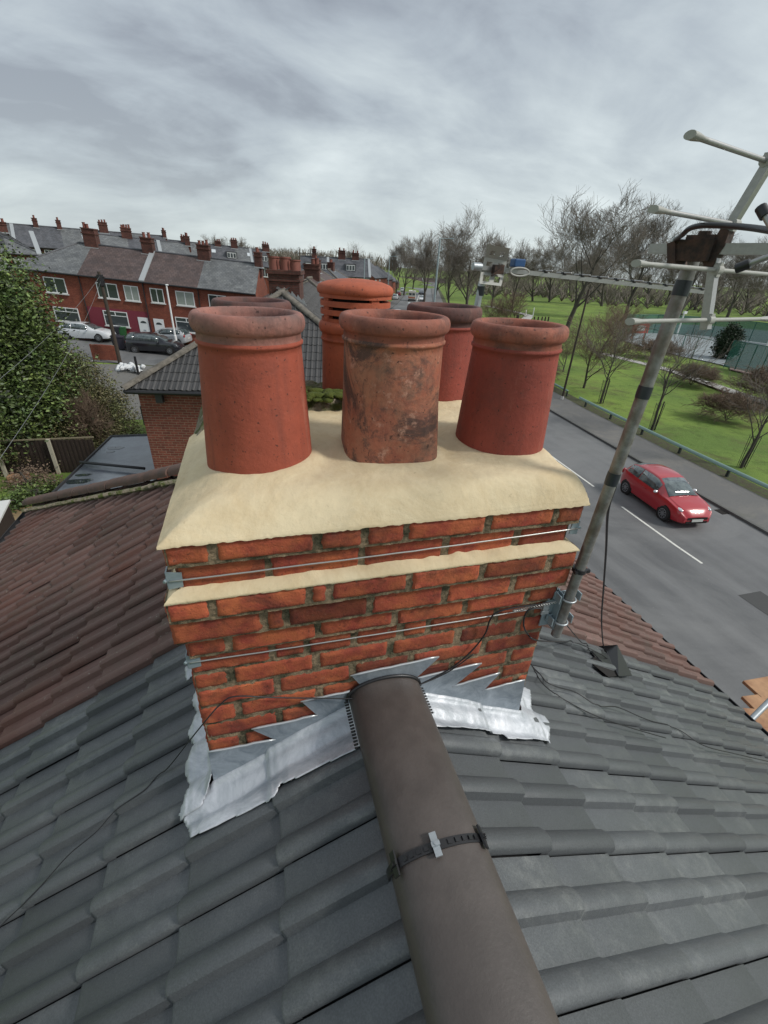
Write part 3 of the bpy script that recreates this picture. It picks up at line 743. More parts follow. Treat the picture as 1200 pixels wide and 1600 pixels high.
drape([(-.34, 1.56), (-.42, 1.55), (-.44, 1.66), (-.36, 1.68)], 'side_flashing', M['lead'], stack, up=.012, seed=44)
drape([(.94, 1.255), (1.05, 1.255), (1.10, 1.35), (1.05, 1.45), (1.09, 1.6), (1.06, 1.8), (.94, 1.8)], 'side_flashing', M['lead'], stack, wall=upr, seed=46)
# stepped cover flashing on the front face
def WF(px, py, Y=.979): p = at(px, py, 1, Y); return (p[0], p[2])
def flatsheet(P, name, mtl, parent, Y=.979, th=.003):
    mb = MB(); mb.prism([(x, Y, z) for x, z in P], (0, 0, 0), (0, -th, 0)); return pbuild(mb, name, mtl, parent)
zj = lambda x: RZ - TP * abs(x - RX) + .028
flatsheet([WF(325.5, 1175), WF(430.5, 1155), WF(396, 1140), WF(496.5, 1117.5), WF(473, 1097), WF(568.5, 1075.5), WF(550, 1056), WF(600, 1045), WF(686, 1026), WF(647, 1061),
           WF(752.7, 1036), WF(708, 1072), WF(781, 1051), WF(755, 1078), WF(820, 1062), WF(811, 1106)] + [(x, zj(x) - .02) for x in (.93, .6, RX, 0, -.258)], 'step_flashing', M['lead2'], stack)
mb = MB()
for a, b in [((325.5, 1175), (430.5, 1155)), ((393, 1139.4), (496.5, 1117.5)), ((469.5, 1096.5), (568.5, 1075.5)), ((547.5, 1055.4), (686, 1026)), ((646.7, 1060.7), (752.7, 1036)), ((706.8, 1072.4), (781.2, 1051.2)), ((754.3, 1078.7), (820.2, 1062))]:
    p, q = at(*a, 1, .977), at(*b, 1, .977); n = 9
    mb.tube([p + (q - p) * i / n + np.array([0, 0, rng.normal() * .0012]) for i in range(n + 1)], [.0045 * (1 if 0 < i < n else .6) for i in range(n + 1)], 6)
pbuild(mb, 'flashing_edge', M['leadedge'], stack, smooth=True)
# ruffled strip where ridge tile meets the wall
mb = MB(); pts = [(RX - (.132) * math.cos(t), .972, RZB + .088 * math.sin(t) ** .8) for t in np.linspace(.1, math.pi - .1, 30)]
mb.tube(pts, .006, 6)
for s_ in (-1, 1):
    for y in np.arange(.80 if s_ < 0 else .86, .97, .011): mb.tube([(RX + s_ * .128, y, RZB + .012), (RX + s_ * .139, y + .003, RZB + .006)], .0035, 5)
pbuild(mb, 'ridge_seal', M['blackp'], stack, smooth=True)

# ------------------------------------------------------------------ pots
def pot(key, body, rim, label, rb=.150, rn=.128, rr=.143, zb=-.53, zn=-.188, zt=-.120, square=0.0, sqrot=0.0, loc=None, top=True, tilt=(0, 0)):
    x, y = POTS[key]; z0 = zb
    t = thing('chimney_pot', label, 'chimney pot', (x, y, z0), 'clay chimney pots on the stack')
    H = zn - zb; ph = random.random() * 6
    def fn(r, z, a):
        w = 1 + .006 * math.sin(2 * a + ph) + .003 * math.sin(5 * a + z * 9 + ph)
        if square and z < .20:
            k = max(0, min(1, (1 - z / .20))) ** 1.2 * square
            p = 2 + 5 * k; ca, sa = abs(math.cos(a - sqrot)), abs(math.sin(a - sqrot))
            w *= (ca ** p + sa ** p) ** (-1 / p) * (1 - .04 * k)
        return r * w
    prof = [(rb + (rn - rb) * (s ** 1.15), s * H) for s in np.linspace(0, .985, 22)]
    mb = MB(); mb.lathe((0, 0, 0), prof + [(rn + .005, H - .003), (rn + .006, H + .003), (rn + .001, H + .008), (rn, zt - zb - .05)], 96, 0, fn); 
    b = mb.build('body', body, t, smooth=True)
    rm = (zt - zn - .012) / 2; rz_ = rm * .80; rx_ = .0165; zc = H + .006 + rz_; mb = MB()
    zc = zt - zb - rz_; rmx = rr - rx_
    prof = [(rn + .002, H + .006), (rn + .001, zc - rz_ * 1.02)] + [(rmx + rx_ * math.copysign(abs(math.cos(a)) ** .85, math.cos(a)), zc + rz_ * math.sin(a)) for a in np.linspace(-1.25, 2.2, 22)] + [(rmx - rx_ * .95, zc + rz_ * .3), (rmx - rx_, zc - .03)]
    mb.lathe((0, 0, 0), prof, 96, 0, fn); mb.build('rim', rim, t, smooth=True)
    mb = MB(); ri = rmx - rx_ * .96
    mb.lathe((0, 0, 0), [(ri, zc - .028), (ri - .002, .22), (ri - .002, .06), (.0005, .055)], 64, 0); mb.build('flue', M['soot'], t, smooth=True)
    t.rotation_euler = (tilt[0], tilt[1], 0)
    return t
pot('A', M['pot_a'], M['rim_a'], 'smooth red clay pot with pinkish rim at the front left of the stack', rb=.151, rn=.1295, rr=.1425, zt=-.117, zn=-.187)
pot('B', M['pot_b'], M['rim_b'], 'blotchy weathered orange pot with squared foot in the middle of the front row', rb=.146, rn=.139, rr=.1535, zn=-.180, zt=-.115, square=.45, sqrot=-.10)
pot('C', M['pot_c'], M['rim_b'], 'deep red clay pot at the front right of the stack beside the mast', rb=.146, rn=.128, rr=.142, zn=-.196, zt=-.128)
pot('F', M['pot_c'], M['rim_dark'], 'clay pot with grey rim half hidden behind the front left pot', rb=.148, rn=.130, rr=.143, zn=-.200, zt=-.132)
pot('E', M['pot_e'], M['rim_dark'], 'brown red pot with blackened rim behind between middle and right pots', rb=.142, rn=.134, rr=.152, zn=-.205, zt=-.128)
# louvred pot
t = pot('D', M['pot_d'], M['pot_d'], 'orange louvred pot with slots and domed cap at the back', rb=.134, rn=.130, rr=.143, zb=-.50, zn=-.262, zt=-.196)
mb = MB(); zb = -.50; R_ = .131
def ringseg(mb, a0, a1, z0, z1, r0=.112, r1=R_, n=20):
    V = []
    for a in np.linspace(a0, a1, n):
        for (r, z) in ((r0, z0), (r1, z0), (r1, z1), (r0, z1)): V.append((r * math.cos(a), r * math.sin(a), z))
    F = [(i * 4 + k, i * 4 + (k + 1) % 4, (i + 1) * 4 + (k + 1) % 4, (i + 1) * 4 + k) for i in range(n - 1) for k in range(4)] + [(0, 1, 2, 3), ((n - 1) * 4 + 3, (n - 1) * 4 + 2, (n - 1) * 4 + 1, (n - 1) * 4)]
    mb.add(V, F)
zz0 = [(-.212, -.184), (-.172, -.154), (-.143, -.124), (-.114, -.095)]
for (a, b) in zz0: ringseg(mb, 0, 2 * math.pi, a - zb, b - zb, n=72, r1=R_ + (.004 if a > -.19 else 0) + (.003 if a > -.12 else 0))
for k in range(4):
    a = k * math.pi / 2 - 1.20
    ringseg(mb, a - .13, a + .13, -.19 - zb, -.10 - zb, n=8, r1=R_ + .001)
l = mb.build('louvre', M['pot_d'], t, smooth=True, angle=40)
mb = MB(); mb.lathe((0, 0, 0), [(.105, -.24 - zb), (.105, -.10 - zb)], 48); mb.build('flue', M['soot'], t, smooth=True)
mb = MB(); c = [(.10, -.078), (.140, -.080), (.148, -.074), (.1505, -.062), (.146, -.050), (.135, -.043), (.11, -.035), (.07, -.028), (.03, -.025), (.0005, -.0245)]
mb.lathe((0, 0, 0), [(r * .97, z - .025 - zb) for r, z in c], 72, 0, lambda r, z, a: r * (1 + .012 * math.sin(3 * a) + .006 * math.sin(7 * a))); mb.build('cap', M['pot_d'], t, smooth=True)

# ================================================================== AERIALS, MAST, WIRES
t = thing('mast', 'galvanised aerial mast bracketed to the right corner of the stack', 'mast', (.97, .95, -1.1))
MP = [at(868, 992, 1, .945), at(905, 890, 1, .945), at(955, 748, 1, .945), at(1006, 612, 1, .945), at(1040, 520, 1, .945), at(1082, 405, 1, .945)]
p0, p1 = MP[0], MP[-1]
mb = MB(); mb.tube([p0 + (p1 - p0) * k / 8 for k in range(9)], .0168, 20); pbuild(mb, 'pole', M['mast'], t, smooth=True, angle=50)
mb = MB(); mb.tube([p0 + (p1 - p0) * -.0005, p0 + (p1 - p0) * .003], .0150, 16); pbuild(mb, 'pole_mouth_shade', M['soot'], t)  # black plug painted as the shade inside the open tube foot
def mastpt(py):
    d = p1 - p0
    lo, hi = -.2, 1.2
    for _ in range(40):
        m_ = (lo + hi) / 2; q = p0 + d * m_; v = CAMR.T @ q; y = 800 + FPX * v[1] / v[2]
        if y > py: lo = m_
        else: hi = m_
    return q
du = (p1 - p0) / np.linalg.norm(p1 - p0)
for y0, y1 in ((738, 757), (603, 622), (438, 462)):
    mb = MB(); mb.tube([mastpt(y1), mastpt((y0 + y1) / 2), mastpt(y0)], [.0180, .0186, .0181], 18); pbuild(mb, 'tape_band', M['tape'], t, smooth=True, angle=50)
q = mastpt(890); mb = MB(); mb.tube([q - du * .007, q + du * .007], .0225, 18); mb.box(q + np.array([.020, -.012, 0]), (.018, .010, .012)); mb.box(q + np.array([-.020, -.012, 0]), (.014, .008, .010)); pbuild(mb, 'clip', M['blackp'], t, smooth=True, angle=40)
# wall bracket with two saddles and U bolts
bx = .937
mb = MB()
mb.box((bx + .004, .985, -1.02), (.004, .075, .16)); mb.box((bx - .012, .978, -1.02), (.045, .004, .16))
q1, q2 = mastpt(935), mastpt(970)
pbuild(mb, 'wall_plate', M['galvp'], t)
for q in (q1, q2):
    mb = MB(); mb.box(q + np.array([.000, .024, 0]), (.085, .004, .030)); mb.box(q + np.array([.044, .012, 0]), (.004, .034, .032)); mb.box(q + np.array([-.036, .012, 0]), (.004, .034, .032))
    mb.box((np.array([bx, q[1] + .02, q[2]]) + q) / 2 + np.array([0, .012, 0]), (abs(q[0] - bx) + .02, .03, .004))
    pbuild(mb, 'saddle', M['galvp'], t)
    mb = MB(); a_ = [q + .0225 * (np.array([math.cos(w), math.sin(w), 0])) for w in np.linspace(math.pi, 2 * math.pi, 14)]
    mb.tube([a_[0] + (0, .035, 0)] + a_ + [a_[-1] + (0, .035, 0)], .0035, 8)
    for s_ in (a_[0], a_[-1]): mb.lathe(s_ + np.array([0, .030, 0]), [(.007, -.003), (.007, .003)], 6)
    pbuild(mb, 'u_bolt', M['galv'], t, smooth=True, angle=50)

# strap wires round the stack with corner plates
for (L_, R_, yw, nm) in (((265, 908), (902, 825), .962, 'upper'), ((296, 1035), (862, 946), .980, 'lower')):
    w = thing('strap_wire', nm + ' steel strap wire running across the brick face of the stack', 'strap', at(*L_, 1, yw))
    a, b = at(*L_, 1, yw), at(*R_, 1, yw); n = 24
    mb = MB(); mb.tube([a + (b - a) * k / n + np.array([0, -.002, rng.normal() * .0004 - .004 * math.sin(math.pi * k / n)]) for k in range(n + 1)], .0024, 8); pbuild(mb, 'wire', M['wire'], w, smooth=True)
    for s_, e, pts in ((-1, a, [(-.006, -.026), (.028, -.022), (.030, .020), (-.006, .026)]), (1, b, [(-.024, -.020), (.004, -.022), (.004, .022), (-.022, .020)])):
        if nm == 'lower' and s_ > 0: continue
        mb = MB(); zc = e[2]
        mb.prism([(e[0] + px_ * 1.0, yw + .000, zc + pz_) for px_, pz_ in pts], (0, 0, 0), (0, .003, 0))
        xe = e[0] + (pts[0][0] if s_ < 0 else pts[1][0])
        mb.box((xe, yw + .016, zc), (.003, .030, .048))
        mb.tube([(xe, yw + .010, zc), (xe + s_ * .006, yw - .003, zc)], .004, 8)
        pbuild(mb, 'corner_plate', M['galvp'], w)
# twisted wire end and small turnbuckle by the mast
a = at(800, 953, 1, .975); b = at(868, 940, 1, .96)
w = thing('wire_twist', 'twisted wire end with small tensioner beside the mast bracket', 'wire', a)
for ph in (0, 2.1, 4.2):
    mb = MB(); mb.tube([a + (b - a) * k / 40 + np.array([0, -.004 + .004 * math.cos(k * .9 + ph), .004 * math.sin(k * .9 + ph) * min(1, k / 14)]) for k in range(41)], .0014, 5); pbuild(mb, 'strand', M['wire'], w, smooth=True)
mb = MB(); c = at(852, 948, 1, .965); mb.box(c, (.022, .012, .030)); mb.box(c + (.0, -.004, -.022), (.030, .006, .014)); pbuild(mb, 'tensioner', M['galv'], w)

# the big aerial whose reflector crosses the right edge
bdir = np.array([.26, -.966, 0.0]); bdir /= np.linalg.norm(bdir); rdir = np.array([bdir[1] * -1, bdir[0], 0.0]); zz_ = np.array([0, 0, 1.0])
PC = at(1082, 389, 1, .905)
def onb(px, py): return atpl(px, py, PC, rdir)             # in the upright plane of the boom
def onrod(px, py, base):                                     # along a rod through base
    n = np.cross(rdir, zz_ if True else 0); n = np.cross(rdir, np.cross(base / np.linalg.norm(base), rdir)); r = ray(px, py)
    # nearest point of the rod line to the sight line
    r = r / np.linalg.norm(r); w0 = base; a_, b_, c_ = 1.0, np.dot(rdir, r), 1.0; d_, e_ = np.dot(rdir, w0), np.dot(r, w0)
    s_ = (b_ * e_ - c_ * d_) / (a_ * c_ - b_ * b_); return base + rdir * s_
t = thing('tv_aerial', 'large aluminium aerial with grey rod reflectors on top of the mast at the right edge', 'aerial', PC)
def boxbar(mb, a, b, w, h, upv=None):
    d = b - a; L_ = np.linalg.norm(d); d = d / L_; u = np.array([0, 0, 1.0]) if upv is None else upv
    s_ = np.cross(d, u); s_ /= np.linalg.norm(s_); u = np.cross(s_, d); mb.box((a + b) / 2, (L_, w, h), (d, s_, u))
e0 = onb(1018, 389); mb = MB(); boxbar(mb, e0, PC + bdir * .75, .020, .020); pbuild(mb, 'boom', M['alu'], t)
mb = MB(); boxbar(mb, e0 - bdir * .0008, e0 + bdir * .003, .016, .016); pbuild(mb, 'boom_end_shade', M['soot'], t)  # black square stands in for the shade in the hollow boom
# clamp
cl = onb(1092, 392)
mb = MB(); boxbar(mb, cl - bdir * .045, cl + bdir * .035, .040, .040); boxbar(mb, cl - bdir * .030 + zz_ * .024, cl + bdir * .03 + zz_ * .024, .026, .010)
boxbar(mb, cl - bdir * .052 - zz_ * .012, cl - bdir * .036 - zz_ * .006, .050, .052)
mb.tube([cl + zz_ * .022, cl + zz_ * .036], .013, 12); pbuild(mb, 'clamp', M['rust'], t)
mb = MB(); boxbar(mb, cl - bdir * .048 + zz_ * .012, cl - bdir * .044 + zz_ * .024, .040, .018); mb.tube([cl - bdir * .05 + rdir * .010 + zz_ * .020, cl - bdir * .058 + rdir * .010 + zz_ * .020], .006, 8); mb.tube([cl - bdir * .05 - rdir * .010 + zz_ * .020, cl - bdir * .058 - rdir * .010 + zz_ * .020], .006, 8)
pbuild(mb, 'clamp_bolt', M['galv'], t)
up0, up1, dn0, dn1 = onb(1122, 385), onb(1215, 232), onb(1117, 405), onb(1102, 515)
mb = MB(); boxbar(mb, up0, up1, .016, .018, rdir); o_ = pbuild(mb, 'reflector_arm', M['alu'], t)
mb = MB(); boxbar(mb, dn0, dn1, .016, .018, rdir); pbuild(mb, 'reflector_arm', M['alu'], t)
mb = MB(); V = [onb(1100, 402), onb(1122, 372), onb(1134, 352), onb(1144, 362), onb(1136, 385), onb(1124, 402), onb(1118, 418), onb(1104, 416)]; mb.prism([v - rdir * .012 for v in V], (0, 0, 0), rdir * .024); pbuild(mb, 'arm_joint', M['rust'], t)
for (px_, py_, lx, ly, ml) in ((1199, 252, 1083, 206, 'alu'), (1146, 350, 1027, 317, 'alu'), (1120, 422, 997, 408, 'pale'), (1107, 500, 986, 502, 'pale')):
    base = onb(px_, py_); e = onrod(lx, ly, base); Ls = np.dot(e - base, rdir); d = rdir * np.sign(Ls); Ln = abs(Ls)
    mb = MB(); mb.tube([base - d * Ln, base + d * Ln * .9], .0043, 12)
    rod = pbuild(mb, 'reflector_rod', M['alu' if ml == 'alu' else 'pale'], t, smooth=True, angle=50)
    for s_ in (-1, 1):
        q = base + d * Ln * s_; mb = MB(); P_ = [q - d * s_ * .046, q - d * s_ * .036, q - d * s_ * .012, q + d * s_ * .004]
        mb.tube(P_, [.0052, .0060, .0098, .0104], 12, flat=.62); pbuild(mb, 'rod_cap', M['pale'], rod, smooth=True, angle=50)
    mb = MB(); mb.tube([base - d * .010, base + d * .010], .0105, 12); boxbar(mb, base - zz_ * .013, base + zz_ * .013, .014, .014, rdir); pbuild(mb, 'rod_clip', M['pale'], rod, smooth=True, angle=50)
# forward elements of the same aerial, mostly out of frame
for (x_, y_) in ((1155, 418), (1190, 327)):
    a = onb(x_, y_) + rdir * -.0; c = PC + bdir * .33
    mb = MB(); q = at(x_, y_, 1, .62); c2 = at(1215, 396 if y_ > 400 else 372, 1, .58); mb.tube([q, c2], .0045, 10); dp = pbuild(mb, 'element', M['alu'], t, smooth=True, angle=50)
    mb = MB(); dd = (c2 - q) / np.linalg.norm(c2 - q); mb.tube([q - dd * .004, q + dd * .014], .0075, 10); pbuild(mb, 'rod_cap', M['blackp'], dp, smooth=True, angle=50)
    mb = MB(); mb.tube([c2, PC + bdir * .36], .004, 8); pbuild(mb, 'element', M['alu'], t, smooth=True)

# second aerial behind, on its own pole
YA = 2.25
t = thing('tv_aerial', 'smaller aerial with perforated plate reflector and long toothed boom behind the pots', 'aerial', at(752, 445, 1, YA))
q0, q1 = at(733, 545, 1, YA), at(753, 440, 1, YA)
mb = MB(); mb.tube([q0 - (q1 - q0) * .8, q1], .0165, 16); pbuild(mb, 'pole', M['galv'], t, smooth=True, angle=50)
mb = MB(); mb.tube([at(750, 462, 1, YA), at(752, 447, 1, YA)], .019, 14); pbuild(mb, 'tape_band', M['tape'], t, smooth=True, angle=50)
bo0, bo1 = at(742, 417, 1, YA), at(1105, 457, 1, YA)
bm0 = at(775, 421, 1, YA)
mb = MB(); boxbar(mb, bo0, bo1, .018, .020); pbuild(mb, 'boom', M['alu'], t)
# perforated reflector: upper and lower plates with punched openings
RN = np.array([.5, -.86, 0.]); RN /= np.linalg.norm(RN)
def plate(mb, c4, holes, th=.006):
    c4 = [np.array(c, float) for c in c4]
    def P(u, v): return c4[0] * (1 - u) * (1 - v) + c4[1] * u * (1 - v) + c4[2] * u * v + c4[3] * (1 - u) * v
    us = sorted({0, 1} | {h[i] for h in holes for i in (0, 1)}); vs = sorted({0, 1} | {h[i] for h in holes for i in (2, 3)})
    for i in range(len(us) - 1):
        for j in range(len(vs) - 1):
            uc, vc = (us[i] + us[i + 1]) / 2, (vs[j] + vs[j + 1]) / 2
            if any(h[0] < uc < h[1] and h[2] < vc < h[3] for h in holes): continue
            mb.prism([P(us[i], vs[j]), P(us[i + 1], vs[j]), P(us[i + 1], vs[j + 1]), P(us[i], vs[j + 1])], (0, 0, 0), (0, th, 0))
hs = [(.16, .40, .30, .68), (.62, .86, .30, .68)]
pA = lambda x, y, d=0: at(x, y, 1, YA + d)
mb = MB(); plate(mb, [pA(758, 402, .0), pA(792, 408, .0), pA(797, 388, -.05), pA(763, 382, -.05)], [(.15, .42, .25, .62), (.60, .85, .25, .62)]); pbuild(mb, 'reflector_plate', M['pale'], t)
mb = MB(); plate(mb, [pA(753, 424), pA(790, 428), pA(792, 408), pA(758, 402)], [(.12, .38, .30, .75), (.62, .86, .30, .75)]); pbuild(mb, 'reflector_plate', M['pale'], t)
mb = MB(); plate(mb, [pA(749, 443, -.05), pA(783, 447, -.05), pA(788, 428), pA(752, 423)], [(.12, .42, .22, .70), (.62, .88, .22, .70)]); pbuild(mb, 'reflector_plate', M['pale'], t)
mb = MB(); mb.tube([pA(739, 416, -.02), pA(752, 417, -.02)], .017, 12); pbuild(mb, 'clamp', M['galv'], t, smooth=True, angle=40)
mb = MB(); mb.box(pA(778, 421, -.03), (.05, .03, .04)); boxbar(mb, pA(768, 431, -.06), pA(785, 420, -.06), .008, .008); pbuild(mb, 'bracket', M['rust'], t)
mb = MB(); mb.box(pA(809, 411, -.01), (.060, .05, .036)); bv = pbuild(mb, 'balun_box', M['bluep'], t); md = bv.modifiers.new('b', 'BEVEL'); md.width = .006; md.segments = 3
mb = MB(); c = pA(812, 425, -.04); mb.tube([c + np.array([.052 * math.cos(w) * (1 if abs(math.cos(w)) < .8 else 1), 0, .018 * math.sin(w)]) for w in np.linspace(0, 2 * math.pi, 25)], .0045, 8); pbuild(mb, 'dipole', M['pale'], t, smooth=True)
for i, x_ in enumerate(list(np.linspace(838, 1028, 8)) + [1060, 1092]):
    f_ = (x_ - 742) / (1105 - 742); q = bo0 + (bo1 - bo0) * f_ + np.array([0, 0, .013])
    mb = MB(); mb.tube([q + np.array([-.02, -.09, .004]), q + np.array([.02, .09, .004])], .0038, 8); ee = pbuild(mb, 'director', M['alu'], t, smooth=True)
    mb = MB(); mb.box(q, (.022, .018, .014)); pbuild(mb, 'director_clip', M['blackp'], ee)

# ------------------------------------------------------------------ cables
def catmull(P, k=8):
    P = [np.array(p, float) for p in P]; P = [2 * P[0] - P[1]] + P + [2 * P[-1] - P[-2]]; out = []
    for i in range(1, len(P) - 2):
        for t_ in np.arange(k) / k:
            out.append(.5 * ((2 * P[i]) + (-P[i - 1] + P[i + 1]) * t_ + (2 * P[i - 1] - 5 * P[i] + 4 * P[i + 1] - P[i + 2]) * t_ ** 2 + (-P[i - 1] + 3 * P[i] - 3 * P[i + 1] + P[i + 2]) * t_ ** 3))
    out.append(P[-2]); return out
def cable(pts, r, label, m='blackp', wob=0):
    pts = catmull(pts)
    for p in pts:
        if (not (-.30 < p[0] < .97 and p[1] > .93)) and p[2] < -1.3: p[2] = max(p[2], max(tile_top(p[0] + a_, p[1] + b_) for a_ in (-.01, 0, .01) for b_ in (-.01, 0, .01)) + r + .001)
    mb = MB(); mb.tube([np.array(p) + rng.normal(size=3) * wob for p in pts], r, 7); w = np.array(pts[0]); mb.v = [v - w for v in mb.v]
    o = mb.build('cable', M[m], None, smooth=True); o.location = Vector(w); tag(o, label, 'cable'); return o
def roofp(px, py, s, up=.03): return onroof(px, py, s, up)
cable([roofp(-30, 1490, 'L', .04), roofp(0, 1448, 'L', .036), roofp(58, 1392, 'L', .04), roofp(105, 1338, 'L', .038), roofp(150, 1300, 'L', .04), roofp(182, 1265, 'L', .042), roofp(225, 1235, 'L', .04), roofp(262, 1200, 'L', .05), at(310, 1140, 1, .965), at(345, 1100, 1, .968), at(370, 1088, 1, .970), at(430, 1090, 1, .971), at(500, 1091, 1, .968), at(560, 1091, 1, .955), at(610, 1083, 1, .945), at(655, 1070, 1, .955), at(700, 1050, 1, .972), at(740, 1022, 1, .972)], .0022, 'thin black cable from the left roof edge across the tiles and brick face')
cable([at(652, 1072, 1, .964), at(700, 1047, 1, .970), at(732, 1022, 1, .971), at(757, 992, 1, .970), at(766, 968, 1, .968), at(778, 956, 1, .966), at(812, 948, 1, .960), at(845, 944, 1, .95)], .0028, 'black cable looping down the bricks left of the mast bracket')
VC = roofp(950, 1030, 'R', .03)
cable([at(848, 950, 1, .95), at(826, 953, 1, .955), at(818, 972, 1, .955), at(824, 990, 1, .955), at(842, 1001, 1, 1.0), roofp(880, 1003, 'R', .06), roofp(905, 1006, 'R', .05), roofp(938, 1022, 'R', .05), VC], .003, 'black cable looping from the bracket into the vent opening')
cable([mastpt(760) + (.021, 0, 0), at(950, 800, 1, 1.0), at(947, 860, 1, 1.12), at(943, 920, 1, 1.3), at(940, 970, 1, 1.45), roofp(943, 1010, 'R', .05), roofp(950, 1028, 'R', .02)], .0042, 'thick black cable hanging from the mast down to the vent')
cable([q2 + (.01, .03, 0), roofp(905, 1000, 'R', .05), roofp(925, 1020, 'R', .04), roofp(940, 1038, 'R', .02)], .003, 'short black cable from the foot of the mast into the vent')
cable([roofp(828, 1036, 'R', .05), roofp(850, 1062, 'R', .035), roofp(870, 1073, 'R', .04), roofp(900, 1082, 'R', .035), roofp(935, 1103, 'R', .04), roofp(965, 1105, 'R', .038), roofp(1010, 1124, 'R', .04), roofp(1060, 1140, 'R', .04), roofp(1100, 1165, 'R', .04), roofp(1150, 1178, 'R', .04), roofp(1210, 1192, 'R', .04)], .003, 'upper of two black cables running over the grey tiles to the right edge')
cable([roofp(830, 1038, 'R', .05), roofp(848, 1068, 'R', .035), roofp(880, 1092, 'R', .04), roofp(930, 1118, 'R', .035), roofp(985, 1137, 'R', .04), roofp(1040, 1153, 'R', .038)], .0028, 'lower shorter black cable lying on the grey tiles')
cable([cl - bdir * .05 + zz_ * .02 + rdir * -.015, at(1066, 367, 1, .87), at(1078, 357, 1, .84), at(1100, 352, 1, .80), at(1140, 353, 1, .74), at(1175, 356, 1, .68), at(1215, 362, 1, .60)], .0052, 'thick black cable arching over the clamp of the big aerial')
# black vent on the road side slope
Un = np.array([CS, 0, -SN]); Nn = np.array([SN, 0, CS]); An = np.array([0, 1, 0])
t = thing('roof_vent', 'open black vent hood in the grey tiles swallowing cables below the mast', 'vent', roofp(952, 1032, 'R', 0))
b0 = roofp(952, 1036, 'R', .01)
def vb(a, u, n_): return b0 + An * a + Un * u + Nn * n_
mb = MB()
mb.prism([vb(-.075, -.16, .012), vb(.085, -.16, .012), vb(.085, .17, .02), vb(-.075, .17, .02)], (0, 0, 0), Nn * .004)
pbuild(mb, 'base_plate', M['blackp'], t)
mb = MB(); P_ = [roofp(943, 1014, 'R', .02), roofp(964, 1008, 'R', .10), roofp(987, 1056, 'R', .04), roofp(966, 1057, 'R', .03)]
mb.prism(P_, (0, 0, 0), Nn * .004)
mb.prism([roofp(943, 1014, 'R', .02), roofp(964, 1008, 'R', .10), roofp(935, 1010, 'R', .03)], (0, 0, 0), Nn * .004)
for k in range(4): a_ = P_[0] + (P_[3] - P_[0]) * (.2 + .2 * k); b_ = P_[1] + (P_[2] - P_[1]) * (.2 + .2 * k); mb.tube([a_, b_], .003, 5)
pbuild(mb, 'hood', M['blackp'], t)
mb = MB(); mb.prism([roofp(921, 1034, 'R', .018), roofp(940, 1016, 'R', .018), roofp(975, 1056, 'R', .018), roofp(950, 1058, 'R', .018)], (0, 0, 0), Nn * .003); pbuild(mb, 'opening', M['soot'], t)  # flat black sheet, the shade inside the vent put in as colour

# ================================================================== GROUND, ROAD, PARK
def grassx(c, e):
    m1 = e['ramp'](e['noise'](.09, 8, .65), .40, .62); c = e['mix'](m1, c, (.19, .27, .055))
    m2 = e['ramp'](e['noise'](1.0, 9, .8), .50, .62); c = e['mix'](e['math']('MULTIPLY', m2, .6), c, (.060, .095, .022))
    m3 = e['ramp'](e['noise'](.22, 10, .85), .50, .64); return e['mix'](e['math']('MULTIPLY', m3, .8), c, (.105, .088, .045))
M['grass'] = mat('park grass', (.115, .180, .042), .95, var=.28, nscale=2.5, bump=.05, bscale=9, extra=grassx, spec=.2)
def roadx(c, e):
    N = e['N']; mp = N.new('ShaderNodeMapping'); mp.inputs['Scale'].default_value = (1, .06, 1); mp.inputs['Rotation'].default_value = (0, 0, .05); e['L'].new(e['geo'].outputs['Position'], mp.inputs[0])
    m0 = e['ramp'](e['noise'](.75, 6, .6, vec=mp.outputs[0]), .40, .62); c = e['mix'](e['math']('MULTIPLY', m0, .75), c, (.078, .079, .081))
    m5 = e['ramp'](e['noise'](6, 9, .8), .60, .64); c = e['mix'](e['math']('MULTIPLY', m5, .25), c, (.05, .05, .05))
    m1 = e['ramp'](e['noise'](.22, 9, .7, dist=.6), .42, .62); c = e['mix'](e['math']('MULTIPLY', m1, .6), c, (.20, .20, .197))
    m2 = e['ramp'](e['noise'](28, 3, .5), .70, .76); c = e['mix'](e['math']('MULTIPLY', m2, .65), c, (.34, .34, .33))
    r = e['N'].new('ShaderNodeMapRange'); e['L'].new(e['noise'](.35, 5, .6), r.inputs[0]); r.inputs[3].default_value = .42; r.inputs[4].default_value = .72
    e['L'].new(r.outputs[0], e['p'].inputs['Roughness']); return c
M['road'] = mat('worn asphalt', (.145, .145, .147), .6, var=.16, nscale=14, bump=.004, bscale=60, extra=roadx)
def pavx(c, e):
    m1 = e['ramp'](e['noise'](.4, 9, .75, dist=.8), .50, .66); c = e['mix'](e['math']('MULTIPLY', m1, .5), c, (.22, .20, .17))
    m2 = e['ramp'](e['noise'](.9, 6, .7), .55, .7); return e['mix'](e['math']('MULTIPLY', m2, .4), c, (.075, .08, .06))
M['pave'] = mat('damp tarmac pavement', (.125, .122, .118), .7, var=.2, nscale=9, bump=.004, bscale=40, extra=pavx)
M['kerb'] = mat('stone kerb', (.10, .10, .095), .85, var=.3, nscale=3, bump=.004)
M['paint'] = mat('worn white road paint', (.66, .65, .60), .7, var=.3, nscale=14, col2=(.30, .30, .29), fac=(.55, .72))
M['mud'] = mat('muddy verge', (.055, .042, .028), .95, var=.4, nscale=5, col2=(.06, .085, .02), bump=.02, bscale=14)
M['path'] = mat('pale gravel path', (.40, .39, .37), .9, var=.2, nscale=4)
M['court'] = mat('grey court surface', (.24, .27, .28), .6, var=.15, nscale=.8)
M['yard'] = mat('dirty yard concrete', (.14, .135, .125), .8, var=.3, nscale=1.5, bump=.01, bscale=9)
